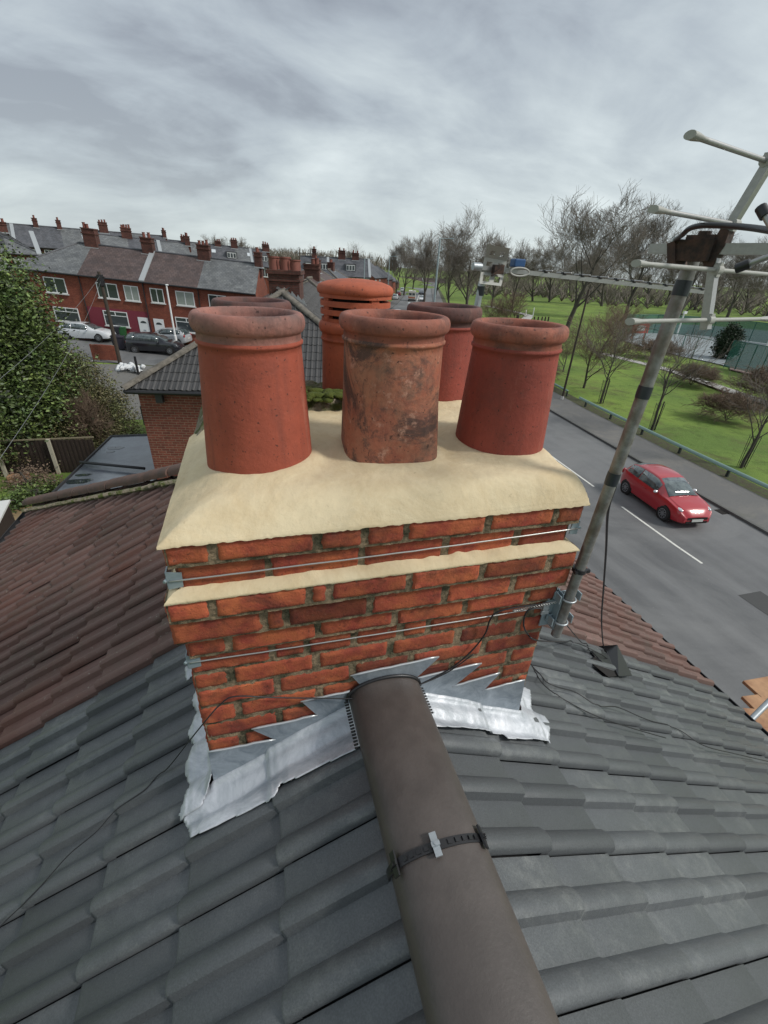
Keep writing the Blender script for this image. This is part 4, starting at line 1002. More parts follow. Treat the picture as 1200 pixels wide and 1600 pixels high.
def off_line(d, y):
    t_ = (kerbx(y + .5) - kerbx(y - .5)); n_ = math.hypot(1, t_); return kerbx(y) + d / n_, y - d * t_ / n_
def strip(name, d0, d1, y0, y1, z, mt, step=2.5, lab=None, n=2, dz=None):
    ys_ = np.arange(y0, y1 + .01, step); V = []
    for y in ys_:
        for k in range(n):
            d = d0 + (d1 - d0) * k / (n - 1); x_, y_ = off_line(d, y); V.append((x_, y_, z + (0 if dz is None else dz[k])))
    mb = MB(); mb.grid(np.array(V), len(ys_), n); o = mb.build(name, mt, None); return struct(o)
gx = np.concatenate([[-1500, -800, -400, -200, -130], np.arange(-100, 121, 4), [150, 200, 300, 500, 900, 1500]])
gy = np.concatenate([[-400, -150, -60], np.arange(-30, 161, 4), [180, 220, 280, 400, 700, 1200, 2500]])
V = [(x, y, gz(x, y) + (-.10 * (1 + math.sin(x * .11) * math.cos(y * .13)) if x > kerbx(y) + 8 else (-.02 if x > kerbx(y) - 13 else 0))) for x in gx for y in gy]
mb = MB(); mb.grid(np.array(V), len(gx), len(gy)); struct(mb.build('ground', M['grass'], None, smooth=True))
strip('road', -9.2, .0, -50, 330, G + .010, M['road'], 2.5)
strip('far_pavement', .13, 2.95, -50, 330, G + .115, M['pave'], 2.5)
strip('verge', 2.95, 4.1, -50, 330, G + .06, M['mud'], 2.5)
strip('near_pavement', -11.4, -9.33, -50, 330, G + .115, M['pave'], 2.5)
mb = MB()
for d0, d1 in ((0, .13), (-9.33, -9.2)):
    ys_ = np.arange(-50, 330, 2.5); V = []
    for y in ys_:
        for d, z in ((d0, G - .05), (d0, G + .12), (d1, G + .12), (d1, G - .05)): x_, y_ = off_line(d, y); V.append((x_, y_, z))
    mb.grid(np.array(V), len(ys_), 4)
struct(mb.build('kerb', M['kerb'], None))
# lane dashes: 4 m marks with 2 m gaps
mb = MB(); y = 13.08 - 6 * 6
while y < 40:
    V = []
    for yy in np.linspace(y - 4, y, 5):
        for d in (-4.52, -4.42): x_, y_ = off_line(d, yy); V.append((x_, y_, G + .0145))
    mb.grid(np.array(V), 5, 2); y += 6
struct(mb.build('lane_marking', M['paint'], None))
mb = MB()
for yy0 in np.arange(42, 200, 6.):
    V = []
    for yy in np.linspace(yy0, yy0 + 4, 4):
        for d in (-4.7, -4.4): x_, y_ = off_line(d, yy); V.append((x_, y_, G + .0145))
    mb.grid(np.array(V), 4, 2)
struct(mb.build('lane_marking', M['paint'], None))
mb = MB(); c = onground(1196, 945); mb.prism([(c[0] - .45, c[1] - .7, G + .0145), (c[0] + .5, c[1] - .7, G + .0145), (c[0] + .5, c[1] + .55, G + .0145), (c[0] - .45, c[1] + .55, G + .0145)], (0, 0, 0), (0, 0, .002)); struct(mb.build('road_patch', mat('fresh asphalt patch', (.055, .055, .055), .8, var=.2), None))
mb = MB(); c = onground(1128, 800); mb.box((kerbx(c[1]) - .22, c[1], G + .016), (.38, .42, .012)); 
for k in range(5): mb.box((kerbx(c[1]) - .22, c[1] - .16 + .08 * k, G + .024), (.34, .03, .006))
o = mb.build('drain_grate', M['soot'], None); o.location = (0, 0, 0); tag(o, 'dark iron drain grate in the gutter beside the kerb', 'drain')
def groundstrip(name, pts, w, mt, dz=.02):
    P = catmull([np.array([*p[:2], 0]) for p in pts], 8); V = []
    for i, p in enumerate(P):
        d = P[min(i + 1, len(P) - 1)] - P[max(0, i - 1)]; d /= np.linalg.norm(d) + 1e-9; n_ = np.array([-d[1], d[0], 0])
        for s_ in (-.5, .5): q = p + n_ * s_ * w; V.append((q[0], q[1], gz(q[0], q[1]) + dz))
    mb = MB(); mb.grid(np.array(V), len(P), 2); return struct(mb.build(name, mt, None))
groundstrip('park_path', [onground(940, 552), onground(980, 562), onground(1045, 578), onground(1110, 600), onground(1160, 617), onground(1230, 640)], 1.5, M['path'], .02)
groundstrip('park_path', [onground(800, 520), onground(815, 505), onground(826, 494), onground(820, 491), onground(790, 484), onground(760, 478)], 2.0, M['path'], .03)
cpts = [onground(*p) for p in ((975, 532), (1010, 545), (1060, 556), (1110, 566), (1200, 588), (1300, 610), (1300, 530), (1200, 517), (1100, 508), (990, 506))]
mb = MB(); mb.prism([(p[0], p[1], G + .01) for p in cpts], (0, 0, 0), (0, 0, .02)); struct(mb.build('court', M['court'], None))
# side street and yards by the red terrace
st = [(-40, 38, 0), (-18, 44, 0), (-8, 44.5, 0), (2, 42.5, 0), (10, 41, 0)]
groundstrip('side_street', st, 8.5, M['road'], .03)
groundstrip('yard', [(-30, 30, 0), (-12, 34, 0), (6, 33, 0)], 12, M['yard'], .015)

# ------------------------------------------------------------------ houses
def mk_T(P0, u2, slope):
    u = np.array([u2[0], u2[1], 0.]); u /= np.linalg.norm(u); v = np.array([-u[1], u[0], 0.])
    def T(s, d, z): return np.array(P0, float) + u * s + v * d + np.array([0, 0, z + slope * s])
    return T
def quadbox(mb, T, s0, s1, d0, d1, z0, z1, mi=0):
    V = [T(s, d, z) for s in (s0, s1) for d in (d0, d1) for z in (z0, z1)]
    mb.add(V, [(0, 1, 3, 2), (4, 6, 7, 5), (0, 4, 5, 1), (2, 3, 7, 6), (0, 2, 6, 4), (1, 5, 7, 3)], mi)
def window(T, root, s, z, w, h, style='two', d=0.0):
    f = MB(); b = .07; o = d - .05; i_ = d + .02
    quadbox(f, T, s - w / 2, s + w / 2, o, i_, z, z + b); quadbox(f, T, s - w / 2, s + w / 2, o, i_, z + h - b, z + h)
    quadbox(f, T, s - w / 2, s - w / 2 + b, o, i_, z + b, z + h - b); quadbox(f, T, s + w / 2 - b, s + w / 2, o, i_, z + b, z + h - b)
    if style in ('two', 'sash'): quadbox(f, T, s - b / 2, s + b / 2, o, i_, z + b, z + h - b)
    if style == 'bay':
        quadbox(f, T, s - w / 2 + b, s + w / 2 - b, o, i_, z + h * .68, z + h * .68 + b * .8); quadbox(f, T, s - b / 2, s + b / 2, o, i_, z + h * .68 + b * .8, z + h - b)
    f2 = MB(); quadbox(f2, T, s - w / 2 - .08, s + w / 2 + .08, d - .11, d + .01, z - .09, z - .005)
    W_ = pbuild(f, 'window', M['white'], root)
    g = MB(); quadbox(g, T, s - w / 2 + b * .7, s + w / 2 - b * .7, d - .03, d - .018, z + b * .7, z + h - b * .7); pbuild(g, 'pane', M['netcurt'] if random.random() < .35 else M['glass'], W_)
    pbuild(f2, 'sill', M['white_r'], W_)
    return W_
def chimney(T, roof, s, d, zr, w=.62, l=1.1, h=1.25, pots=3, mt='brickst', ph=.45, hgt_far=False):
    if random.random() < .55: w, l = w * 1.7, l * .75
    w *= .85 + .35 * random.random(); h *= (.50 + .35 * random.random()) if hgt_far else (.75 + .4 * random.random()); ph = ph * .75
    mb = MB(); quadbox(mb, T, s - w / 2, s + w / 2, d - l / 2, d + l / 2, zr - .9, zr + h)
    quadbox(mb, T, s - w / 2 - .06, s + w / 2 + .06, d - l / 2 - .06, d + l / 2 + .06, zr + h * .72, zr + h * .80)
    quadbox(mb, T, s - w / 2 - .05, s + w / 2 + .05, d - l / 2 - .05, d + l / 2 + .05, zr + h, zr + h + .10)
    for k in range(pots):
        fk = (k - (pots - 1) / 2) / max(pots, 1) * .92
        if random.random() < .15: continue
        c = T(s + (w * fk if w > l else rng.normal() * .02), d + (0 if w > l else l * fk), zr + h + .10); hh = ph * (1 + .5 * (random.random() - .35))
        mb.lathe(c, [(.135, 0), (.115, hh * .85), (.145, hh * .9), (.145, hh), (.10, hh), (.09, hh * .5)], 12, 1)
    # lead skirt where the stack meets the slates
    quadbox(mb, T, s - w / 2 - .10, s + w / 2 + .10, d - l / 2 - .12, d + l / 2 + .12, zr - .22, zr - .12, 2)
    return pbuild(mb, 'chimney', [M[mt], M['clayf'], M['leadl']], roof)
def terrace_house(P0, u2, slope, s0, s1, label, group, roofm, wallm='brick1', depth=8.0, rise_=2.1, eave=0.0, hgt=5.2, wins=(), door=None, chim=None, hipL=False, hipR=False, lower=None, verge=False, lh=2.6, dormer=None, skylight=None, cpots=3, chm='brickst', gap=0.0, name='terraced_house', chd=None, chh=1.25):
    T = mk_T(P0, u2, slope); base = T((s0 + s1) / 2, 0, eave - hgt)
    root = thing(name, label, 'house', base, group)
    ov = .28
    mb = MB(); quadbox(mb, T, s0 + gap, s1 - gap, 0, depth, eave - hgt - 1.0, eave)
    # gable tops
    for s_ in (s0 + gap, s1 - gap):
        if (s_ < (s0 + s1) / 2 and hipL) or (s_ > (s0 + s1) / 2 and hipR): continue
        e = .12 if s_ < (s0 + s1) / 2 else -.12
        P = [T(s_, 0, eave), T(s_, depth, eave), T(s_, depth / 2, eave + rise_ - .06)]; Q = T(s_ + e, 0, eave) - T(s_, 0, eave)
        mb.prism(P, (0, 0, 0), Q)
    pbuild(mb, 'wall', M[wallm], root)
    if lower:
        mb = MB(); quadbox(mb, T, s0 + gap, s1 - gap, -.012, .05, eave - hgt - 1.0, eave - lh); pbuild(mb, 'painted_wall', M[lower], root)
    dr_ = rise_ / (depth / 2) * ov
    a, b = s0, s1
    mb = MB(); rl = a + (depth / 2 if hipL else 0); rr = b - (depth / 2 if hipR else 0)
    el = a - (ov if hipL else 0); er = b + (ov if hipR else 0); t_ = .10; E_ = eave - dr_ + .03; R_ = eave + rise_ + .03
    F1 = [T(el, -ov, E_), T(er, -ov, E_), T(rr, depth / 2, R_), T(rl, depth / 2, R_)]
    F2 = [T(er, depth + ov, E_), T(el, depth + ov, E_), T(rl, depth / 2, R_), T(rr, depth / 2, R_)]
    for F_ in (F1, F2): mb.prism(F_, (0, 0, 0), (0, 0, t_))
    if hipL: mb.prism([T(el, -ov, E_), T(rl, depth / 2, R_), T(el, depth + ov, E_)], (0, 0, 0), (0, 0, t_))
    if hipR: mb.prism([T(er, -ov, E_), T(rr, depth / 2, R_), T(er, depth + ov, E_)], (0, 0, 0), (0, 0, t_))
    roof = pbuild(mb, 'roof', M[roofm], root)
    mb = MB(); mb.tube([T(rl, depth / 2, R_ + t_), T(rr, depth / 2, R_ + t_)], .10, 8)
    if hipL: mb.tube([T(el, -ov, E_ + t_), T(rl, depth / 2, R_ + t_)], .09, 8)
    if hipR: mb.tube([T(er, -ov, E_ + t_), T(rr, depth / 2, R_ + t_)], .09, 8)
    pbuild(mb, 'ridge', M['hipmortar'] if name != 'terraced_house' else M['slated'], roof)
    if verge:
        mb = MB(); s_ = s1 - .02; V = [T(s_ - .22, -ov, E_ + t_ + .01), T(s_ + .22, -ov, E_ + t_ + .01), T(s_ + .22, depth / 2, R_ + t_ + .01), T(s_ - .22, depth / 2, R_ + t_ + .01)]
        mb.prism(V, (0, 0, 0), (0, 0, .09)); pbuild(mb, 'lead_verge', M['leadl'], roof)
    mb = MB(); mb.tube([T(s0, -ov - .03, E_ + .03), T(s1, -ov - .03, E_ + .03)], .065, 8); pbuild(mb, 'gutter', M['fascia'], root)
    mb = MB(); mb.tube([T(s1 - .05, -.07, eave - .1), T(s1 - .05, -.07, eave - hgt + .1)], .045, 8); pbuild(mb, 'drainpipe', M['fascia'], root)
    if chim is not None:
        chimney(T, roof, chim, depth / 2 if chd is None else chd, eave + rise_, pots=cpots, mt=chm, h=chh, hgt_far=(name == 'terraced_house' and P0[1] > 60))
    for w_ in wins: window(T, root, s0 + w_[0], eave - w_[1], w_[2], w_[3], w_[4] if len(w_) > 4 else 'two')
    if door is not None:
        mb = MB(); quadbox(mb, T, s0 + door - .45, s0 + door + .45, -.04, .03, eave - hgt + .05, eave - hgt + 2.1); dd = pbuild(mb, 'door', M['white'], root)
        mb = MB(); Tc = T(s0 + door, -.045, eave - hgt + 1.62)
        P = [T(s0 + door + .27 * math.cos(w), -.05, eave - hgt + 1.60 + .2 * math.sin(w)) for w in np.linspace(0, math.pi, 12)]
        mb.prism(P, (0, 0, 0), T(0, .03, 0) - T(0, 0, 0)); pbuild(mb, 'fanlight', M['glass'], dd)
        mb = MB(); quadbox(mb, T, s0 + door - .12, s0 + door + .12, -.055, -.03, eave - hgt + .95, eave - hgt + 1.02); pbuild(mb, 'letter_box', M['galvp'], dd)
    if dormer is not None:
        for sd_ in dormer:
            f0 = .25; zf = eave + rise_ * f0; mb = MB(); quadbox(mb, T, s0 + sd_ - .95, s0 + sd_ + .95, depth / 2 * f0, depth / 2, zf, zf + 1.25); dm = pbuild(mb, 'dormer', M['slated'], roof)
            f = MB(); quadbox(f, T, s0 + sd_ - .75, s0 + sd_ + .75, depth / 2 * f0 - .06, depth / 2 * f0 + .02, zf + .2, zf + 1.05); g = pbuild(f, 'dormer_window', [M['white']], roof)
            f = MB()
            for q in (-.5, 0, .5): quadbox(f, T, s0 + sd_ + q - .19, s0 + sd_ + q + .19, depth / 2 * f0 - .08, depth / 2 * f0 - .05, zf + .28, zf + .97)
            pbuild(f, 'dormer_pane', M['glass'], roof)
    if skylight is not None:
        mb = MB(); f0, f1 = .5, .68; k = rise_ + .03
        V = [T(s0 + skylight + x, depth / 2 * f, eave + k * f + .12) for x, f in ((-.35, f0), (.35, f0), (.35, f1), (-.35, f1))]; mb.prism(V, (0, 0, 0), (0, 0, .06)); pbuild(mb, 'skylight', M['lamp'], roof)
    return root
# the red terrace: measured left end of the second house's eave
PE = np.array([-14.18, 50.3, -2.01]); U2 = (.985, -.174); SLP = -.058
gr = 'red brick terrace with parked cars'
bw = lambda s, w=1.15: (s, 4.05, w + .75, 1.2, 'bay')
terrace_house(PE, U2, SLP, -5.2, 0, 'slate roofed hipped end house at the left end of the red terrace', gr, 'slate', hipL=True, wins=[(3.0, 1.75, 1.75, 1.25), (3.3, 4.1, 2.1, 1.2, 'bay')], chim=0.0, cpots=4, rise_=2.25, chh=1.5)
terrace_house(PE, U2, SLP, 0, 5.35, 'brown roofed terraced house with maroon painted ground floor', gr, 'brroof', wins=[(2.15, 1.75, 1.75, 1.25), (4.75 - .55, 1.75, 1.25, 1.25), (2.35, 4.1, 2.1, 1.3, 'bay')], door=4.72, lower='purple', rise_=2.25, verge=True, chim=5.0, cpots=2)
terrace_house(PE, U2, SLP, 5.35, 10.15, 'brown roofed terraced house behind the white lamp column', gr, 'brroof', wins=[(1.05, 1.70, 1.15, 1.2), (3.5, 1.70, 1.6, 1.2), (3.3, 4.05, 2.0, 1.3, 'bay')], door=.75, rise_=2.25, chim=10.1, cpots=3)
terrace_house(PE, U2, SLP, 10.15, 15.3, 'slate roofed terraced house partly hidden by the front left pot', gr, 'slate', wins=[(1.6, 1.7, 1.6, 1.2), (4.2, 1.7, 1.2, 1.2)], rise_=2.25, lower=None, chim=15.2, cpots=2)

# neighbouring semi with the hipped pantile roof and its stack
UN = np.array([math.cos(math.radians(-11)), math.sin(math.radians(-11)), 0]); VN = np.array([-UN[1], UN[0], 0]); CN = np.array([-3.42, 13.59, -3.3])
t = thing('house', 'neighbouring brick house with dark hipped pantile roof behind the pots', 'house', CN + UN * 3.9 + VN * 6 + np.array([0, 0, -5.3]))
WN, PN = 3.9, .60; apex = CN + UN * WN + VN * WN + np.array([0, 0, WN * PN])
def TN(s, d, z): return CN + UN * s + VN * d + np.array([0, 0, z])
mb = MB(); V = [TN(.22, .22, -5.9), TN(2 * WN - .22, .22, -5.9), TN(2 * WN - .22, 14.5, -5.9), TN(.22, 14.5, -5.9)]; mb.prism(V, (0, 0, 0), (0, 0, 5.92)); pbuild(mb, 'wall', M['brick2'], t)
mb = MB(); mb.prism([TN(.20, .20, -3.55), TN(2 * WN - .2, .20, -3.55), TN(2 * WN - .2, .3, -3.55), TN(.2, .3, -3.55)], (0, 0, 0), (0, 0, .10)); pbuild(mb, 'brick_band', M['brickst'], t)
cn = math.cos(math.atan(PN)); sn = math.sin(math.atan(PN)); L1 = WN / cn
# front hip: slopes down toward the camera
mb = MB(); tile_field(mb, apex, UN, -VN * cn + np.array([0, 0, -sn]), -WN, WN, L1 - 14 * .34, .34, 15, lambda a, u: abs(a) < u * cn - .02, per=.153, amp=.024, nper=7)
pbuild(mb, 'roof_slope', M['tile2'], t, smooth=True, angle=38)
for sg, nm in ((-1, 'l'), (1, 'r')):
    mb = MB(); tile_field(mb, apex, VN, UN * sg * cn + np.array([0, 0, -sn]), -WN, 10.6, L1 - 14 * .34, .34, 15, lambda a, u: a > -u * cn + .02, per=.153, amp=.024, nper=5)
    pbuild(mb, 'roof_slope', M['tile2'], t, smooth=True, angle=38)
mb = MB(); mb.prism([apex + (0, 0, -.06), TN(0, 0, -.06), TN(2 * WN, 0, -.06)], (0, 0, 0), (0, 0, -.03)); pbuild(mb, 'roof_deck', M['fascia'], t)
for a_, b_ in ((TN(0, 0, 0), TN(2 * WN, 0, 0)), (TN(0, 0, 0), TN(0, 14.4, 0)), (TN(2 * WN, 0, 0), TN(2 * WN, 14.4, 0))):
    mb = MB(); mb.tube([a_ + (0, 0, -.07), b_ + (0, 0, -.07)], .065, 8); pbuild(mb, 'gutter', M['fascia'], t)
ridge_run(TN(-.03, -.03, .0), apex + (0, 0, .0), 'hip_tile', M['hipmortar'], t, hw=.13, hh=.10, seg=.42)
ridge_run(TN(2 * WN + .03, -.03, .0), apex + (0, 0, .0), 'hip_tile', M['hipmortar'], t, hw=.13, hh=.10, seg=.42)
ridge_run(apex, apex + VN * 10.5, 'ridge_tile', M['hipmortar'], t, hw=.13, hh=.10, seg=.6, one=True)
def TS(s, d, z): return apex + UN * s + VN * d + np.array([0, 0, z])
mb = MB(); quadbox(mb, TS, -.52, .52, .75, 2.4, -.6, .60); quadbox(mb, TS, -.56, .56, .71, 2.44, .30, .36); quadbox(mb, TS, -.58, .58, .69, 2.46, .52, .64); sk_ = pbuild(mb, 'chimney', M['brickst'], t)
for k, s_ in enumerate((-.36, .02, .36)):
    hh = (.40, .40, .33)[k]
    for d_ in (1.0, 1.75):
        mb = MB(); mb.lathe(TS(s_, d_, .64), [(.15, 0), (.135, hh * .85), (.16, hh * .88), (.16, hh), (.11, hh), (.10, hh * .5)], 20); pbuild(mb, 'pot', M['clayf'], sk_, smooth=True, angle=40)
mb = MB(); zig = [(-.75, -.42), (-.62, -.20), (-.60, -.30), (-.45, -.08), (-.42, -.18), (-.25, .02), (-.22, -.08), (0, .12), (.22, -.08), (.25, .02), (.42, -.18), (.45, -.08), (.6, -.3), (.62, -.2), (.75, -.42)]
mb.prism([TS(s_, .735, z_) for s_, z_ in zig], (0, 0, 0), TS(0, .01, 0) - TS(0, 0, 0)); pbuild(mb, 'stack_flashing', M['leadl'], sk_)
mb = MB(); quadbox(mb, TN, .75, .93, .0, .16, -.36, -.12); pbuild(mb, 'downpipe_head', M['fascia'], t)
mb = MB(); quadbox(mb, TN, 2.15, 2.35, .02, .2, -.34, -.20); fl_ = pbuild(mb, 'floodlight', M['white'], t)
mb = MB(); quadbox(mb, TN, 2.20, 2.33, .1, .21, -.44, -.34); pbuild(mb, 'bracket', M['fascia'], fl_)
mb = MB(); mb.tube([TN(.19, .30, -.55), TN(.19, .30, -1.1)], .035, 8); pbuild(mb, 'pipe_bracket', M['fascia'], t)

# low felt roofed outbuilding
M['felt'] = mat('wet black roofing felt', (.085, .095, .115), .16, var=.25, nscale=1.5, col2=(.13, .15, .17), bump=.003, bscale=8)
t = thing('outbuilding', 'flat roofed outbuilding with puddled wet felt beside the neighbouring house', 'outbuilding', (-4.5, 14.5, G))
FR = [at(*p, 2, -6.15) for p in ((75, 778), (228, 765), (213, 683), (174, 682))]
FR = [FR[0], at(229, 766, 2, -6.15), TN(.2, 4.6, -2.85), FR[3]]
mb = MB(); mb.prism([(p[0], p[1], -6.27) for p in FR], (0, 0, 0), (0, 0, .12)); rf = pbuild(mb, 'roof', M['felt'], t)
cx_ = sum(p[0] for p in FR) / 4; cy_ = sum(p[1] for p in FR) / 4
mb = MB(); mb.prism([(cx_ + (p[0] - cx_) * .94, cy_ + (p[1] - cy_) * .94, G) for p in FR], (0, 0, 0), (0, 0, 2.39)); pbuild(mb, 'wall', M['brickd'], t)
mb = MB()
for i in range(4):
    a, b = np.array(FR[i]), np.array(FR[(i + 1) % 4]); mb.tube([(a[0], a[1], -6.15), (b[0], b[1], -6.15)], .05, 6)
pbuild(mb, 'edge_trim', M['fascia'], rf)
M['water'] = mat('puddle water', (.02, .025, .03), .03, spec=.9)
for (px_, py_, rx_, ry_) in ((122, 752, .36, .22), (130, 742, .22, .12), (180, 700, .26, .18), (172, 706, .14, .1)):
    c = at(px_, py_, 2, -6.14); mb = MB(); mb.prism([(c[0] + rx_ * math.cos(w) * (1 + .2 * math.sin(3 * w)), c[1] + ry_ * math.sin(w) * (1 + .25 * math.cos(2 * w)), -6.148) for w in np.linspace(0, 2 * math.pi, 25)[:-1]], (0, 0, 0), (0, 0, .004)); pbuild(mb, 'puddle', M['water'], rf)
a, b = at(125, 722, 2, -6.02), at(226, 732, 2, -6.02); mb = MB(); mb.tube([a, b], .045, 10); o = mb.build('pipe', M['fascia'], None, smooth=True); tag(o, 'black pipe lying across the wet flat roof', 'pipe')

# far rows: (eave point, direction, slope, widths...)
def row(P0, u2, slope, n, w, labels, group, roofs, walls, s_start=0, chs=3, rise_=2.2, winset=None, dorm=None, depth=8, hL=False, hR=False, eave=0.0, hgt=5.4, sky=None, chh=1.25):
    for i in range(n):
        sA = s_start + i * w
        ws = winset if winset is not None else [(w * .28, 1.7, 1.0, 1.35, 'sash'), (w * .72, 1.7, 1.0, 1.35, 'sash')]
        terrace_house(P0, u2, slope, sA, sA + w, labels[i], group, roofs[i % len(roofs)], walls[i % len(walls)], depth=depth, rise_=rise_, wins=ws, chim=(sA + w if (i % 3 != 1) else None), cpots=chs, dormer=dorm[i] if dorm else None, hipL=hL and i == 0, hipR=hR and i == n - 1, verge=(i % 3 == 1), eave=eave, hgt=hgt, skylight=sky[i] if sky else None, chh=chh + .25 * (i % 2))
ORD = ['first', 'second', 'third', 'fourth', 'fifth', 'sixth', 'seventh', 'eighth', 'ninth', 'tenth', 'eleventh', 'twelfth']
def far(px, py, D):
    r = ray(px, py); r = r / math.hypot(r[0], r[1]); return r * D
# row along the skyline on the left
A = far(-60, 378, 92); B = far(262, 398, 92); U_ = B - A; Ln = math.hypot(U_[0], U_[1])
row(A, U_[:2] / Ln, U_[2] / Ln, 9, Ln / 9 * 1.02, [ORD[i] + ' house from the left in the slate roofed skyline terrace' for i in range(9)], 'skyline terrace above the red houses', ['slated', 'slate', 'slated'], ['brickd'], rise_=2.6, sky=[None, 2, None, None, 3, None, None, None, None])
A = far(262, 402, 97); B = far(420, 417, 97); U_ = B - A; Ln = math.hypot(U_[0], U_[1])
row(A, U_[:2] / Ln, U_[2] / Ln, 6, Ln / 6, [ORD[i] + ' slate roofed house in the far terrace above the front left pot' for i in range(6)], 'far terrace above the front left pot', ['slated', 'slate', 'slated'], ['brickd', 'brick1'], rise_=2.6, dorm=[None, None, None, [2.2], None, [2.0]], sky=[None, None, 2.0, None, 2.5, None])
# nearer house at the left edge with hipped slate roof
A = far(-40, 392, 66); B = far(62, 398, 66); U_ = B - A; Ln = math.hypot(U_[0], U_[1])
row(A, U_[:2] / Ln, U_[2] / Ln, 2, Ln / 2, ['slate roofed house at the far left edge above the big shrub', 'hipped slate roofed house left of the red terrace behind the shrub'], 'houses behind the shrub', ['slate'], ['brick1'], rise_=2.0, hR=True)
# rows behind the red terrace, roofs only peeping over
A = far(150, 392, 74); B = far(300, 406, 74); U_ = B - A; Ln = math.hypot(U_[0], U_[1])
row(A, U_[:2] / Ln, U_[2] / Ln, 3, Ln / 3, [ORD[i] + ' house in the middle terrace peeping over the red terrace roofs' for i in range(3)], 'middle terrace behind the red one', ['slate', 'slated'], ['brick1'], rise_=1.8, chs=4, chh=1.5)
# semis along the main road beyond the neighbour: hipped brown roofs
def semi(px, py, D, rot, label, rm='brroof', rise_=2.34, wall='brick1', dep=7.8, ln=12, za=None):
    """hipped pair whose ridge runs along the road; (px, py) is its near hip apex"""
    a = far(px, py, D); u = np.array([math.sin(rot), math.cos(rot)]); v = np.array([-u[1], u[0]])
    P = np.array([a[0], a[1], a[2] - rise_]) - np.array([*(u * dep / 2), 0]) - np.array([*(v * dep / 2), 0])
    terrace_house(P, u, 0, 0, ln, label, 'hipped semis along the main road', rm, wall, depth=dep, rise_=rise_, hipL=True, hipR=True, chim=ln / 2, cpots=4, name='semi_house', wins=[(ln * .25, 1.7, 1.5, 1.2), (ln * .75, 1.7, 1.5, 1.2)], chh=.9)
semi(480, 438, 35, math.radians(17), 'brown hipped roof house just right of the neighbouring chimney')
semi(488, 424.5, 52, math.radians(19), 'second brown hipped roof house beyond the neighbouring one')
semi(512, 422.5, 68, math.radians(22), 'grey hipped roof house behind the louvred pot cap', 'slated')
# pale rendered terrace with dormers, end on to the road
A = far(468, 428, 88); B = far(578, 433, 88); U_ = B - A; Ln = math.hypot(U_[0], U_[1])
row(A, U_[:2] / Ln, U_[2] / Ln, 5, Ln / 5, [ORD[i] + ' house in the pale rendered terrace with dormers' for i in range(5)], 'pale rendered terrace by the main road', ['slated'], ['cream_r', 'cream_r', 'cream_r', 'white_r', 'white_r'], rise_=2.6, chs=3, dorm=[[1.8], [1.8], None, [1.5], None], winset=[(2, 1.9, 1.3, 1.2)], chh=1.6)
# red brick shops and houses continuing down the left side of the road
for i, (px_, py_, D, hh_) in enumerate(((584, 434, 118, 6), (596, 437, 136, 6), (604, 440, 158, 6), (612, 442, 185, 5.5))):
    P = far(px_, py_, D); th = math.atan2(1, .55)
    terrace_house(P, (math.sin(.5), math.cos(.5)), 0, 0, 14, ['gabled red brick house at the near end of the far roadside', 'second red brick house along the far roadside', 'third red brick house along the far roadside', 'last red brick house before the far trees'][i], 'red brick houses down the main road', 'slated', 'brickd' if i % 2 else 'brick1', depth=9, rise_=3.0, hgt=hh_, wins=[(2, 1.8, 1.1, 1.3, 'sash'), (6, 1.8, 1.1, 1.3, 'sash')], chim=1.0, cpots=3)
for i, (px_, py_, D, n_) in enumerate(((625, 439, 330, 3),)):
    P = far(px_, py_, D)
    row(P, (1, -.1), 0, 4, 8, ['distant brick house closing the view at the road end, ' + s_ for s_ in ('leftmost', 'second from left', 'third from left', 'rightmost')], 'distant houses closing the road', ['brroof'], ['brick1'], hgt=6, rise_=2.4)

# ================================================================== TREES AND SHRUBS
def grow(seed, H, spread=1.0, trunkf=.22, levels=5, r0=None, upk=.5, nb=5, twig=.016, multi=1):
    """bare broadleaf tree as line segments; returns (trunk segments, twig segments)"""
    R = random.Random(seed); big, small = [], []
    r0 = r0 or H * .020
    def branch(p, d, L_, r, lev):
        n = 6 if lev == 0 else (5 if lev < 3 else 3); pts = [(p, r)]; q = p.copy(); dd = d.copy()
        for k in range(n):
            jt = .05 if lev == 0 else .12
            dd = dd + np.array([R.gauss(0, jt), R.gauss(0, jt), R.gauss(0, .05) + (.10 * upk if lev else .05)]); dd /= np.linalg.norm(dd)
            q = q + dd * L_ / n; rr = max(r * (1 - (.62 if lev == 0 else .78) * (k + 1) / n), twig * .55); pts.append((q.copy(), rr))
        (big if lev <= 1 else small).append(pts)
        if lev >= levels: return
        m = nb + (4 if lev == 0 else (1 if lev > 1 else 0))
        for k in range(m):
            f = (trunkf + (1 - trunkf) * (k + R.random()) / m) if lev == 0 else (.18 + .82 * (k + R.random()) / m)
            f = min(f, .98); idx = min(int(f * n), n - 1); a, ra = pts[idx]; b, rb = pts[idx + 1]; o = a + (b - a) * (f * n - idx)
            ax = np.array([R.gauss(0, 1), R.gauss(0, 1), R.gauss(0, .5)]); ax -= dd * np.dot(ax, dd); ax /= np.linalg.norm(ax) + 1e-9
            ang = math.radians(R.uniform(24, 46)) * (spread if lev < 2 else 1)
            nd = dd * math.cos(ang) + ax * math.sin(ang); nd[2] += .10 * upk; nd /= np.linalg.norm(nd)
            Lc = L_ * (R.uniform(.55, .80) * (1 - .35 * max(0, f - .5)) if lev else R.uniform(.62, .86) * (1.15 - .55 * f))
            branch(o, nd, Lc, max(ra * .50, twig), lev + 1)
    for m_ in range(multi):
        d0 = np.array([R.gauss(0, .03 if multi == 1 else .25), R.gauss(0, .03 if multi == 1 else .25), 1.0]); d0 /= np.linalg.norm(d0)
        branch(np.zeros(3), d0, H * .62, r0 / math.sqrt(multi), 0)
    return big, small
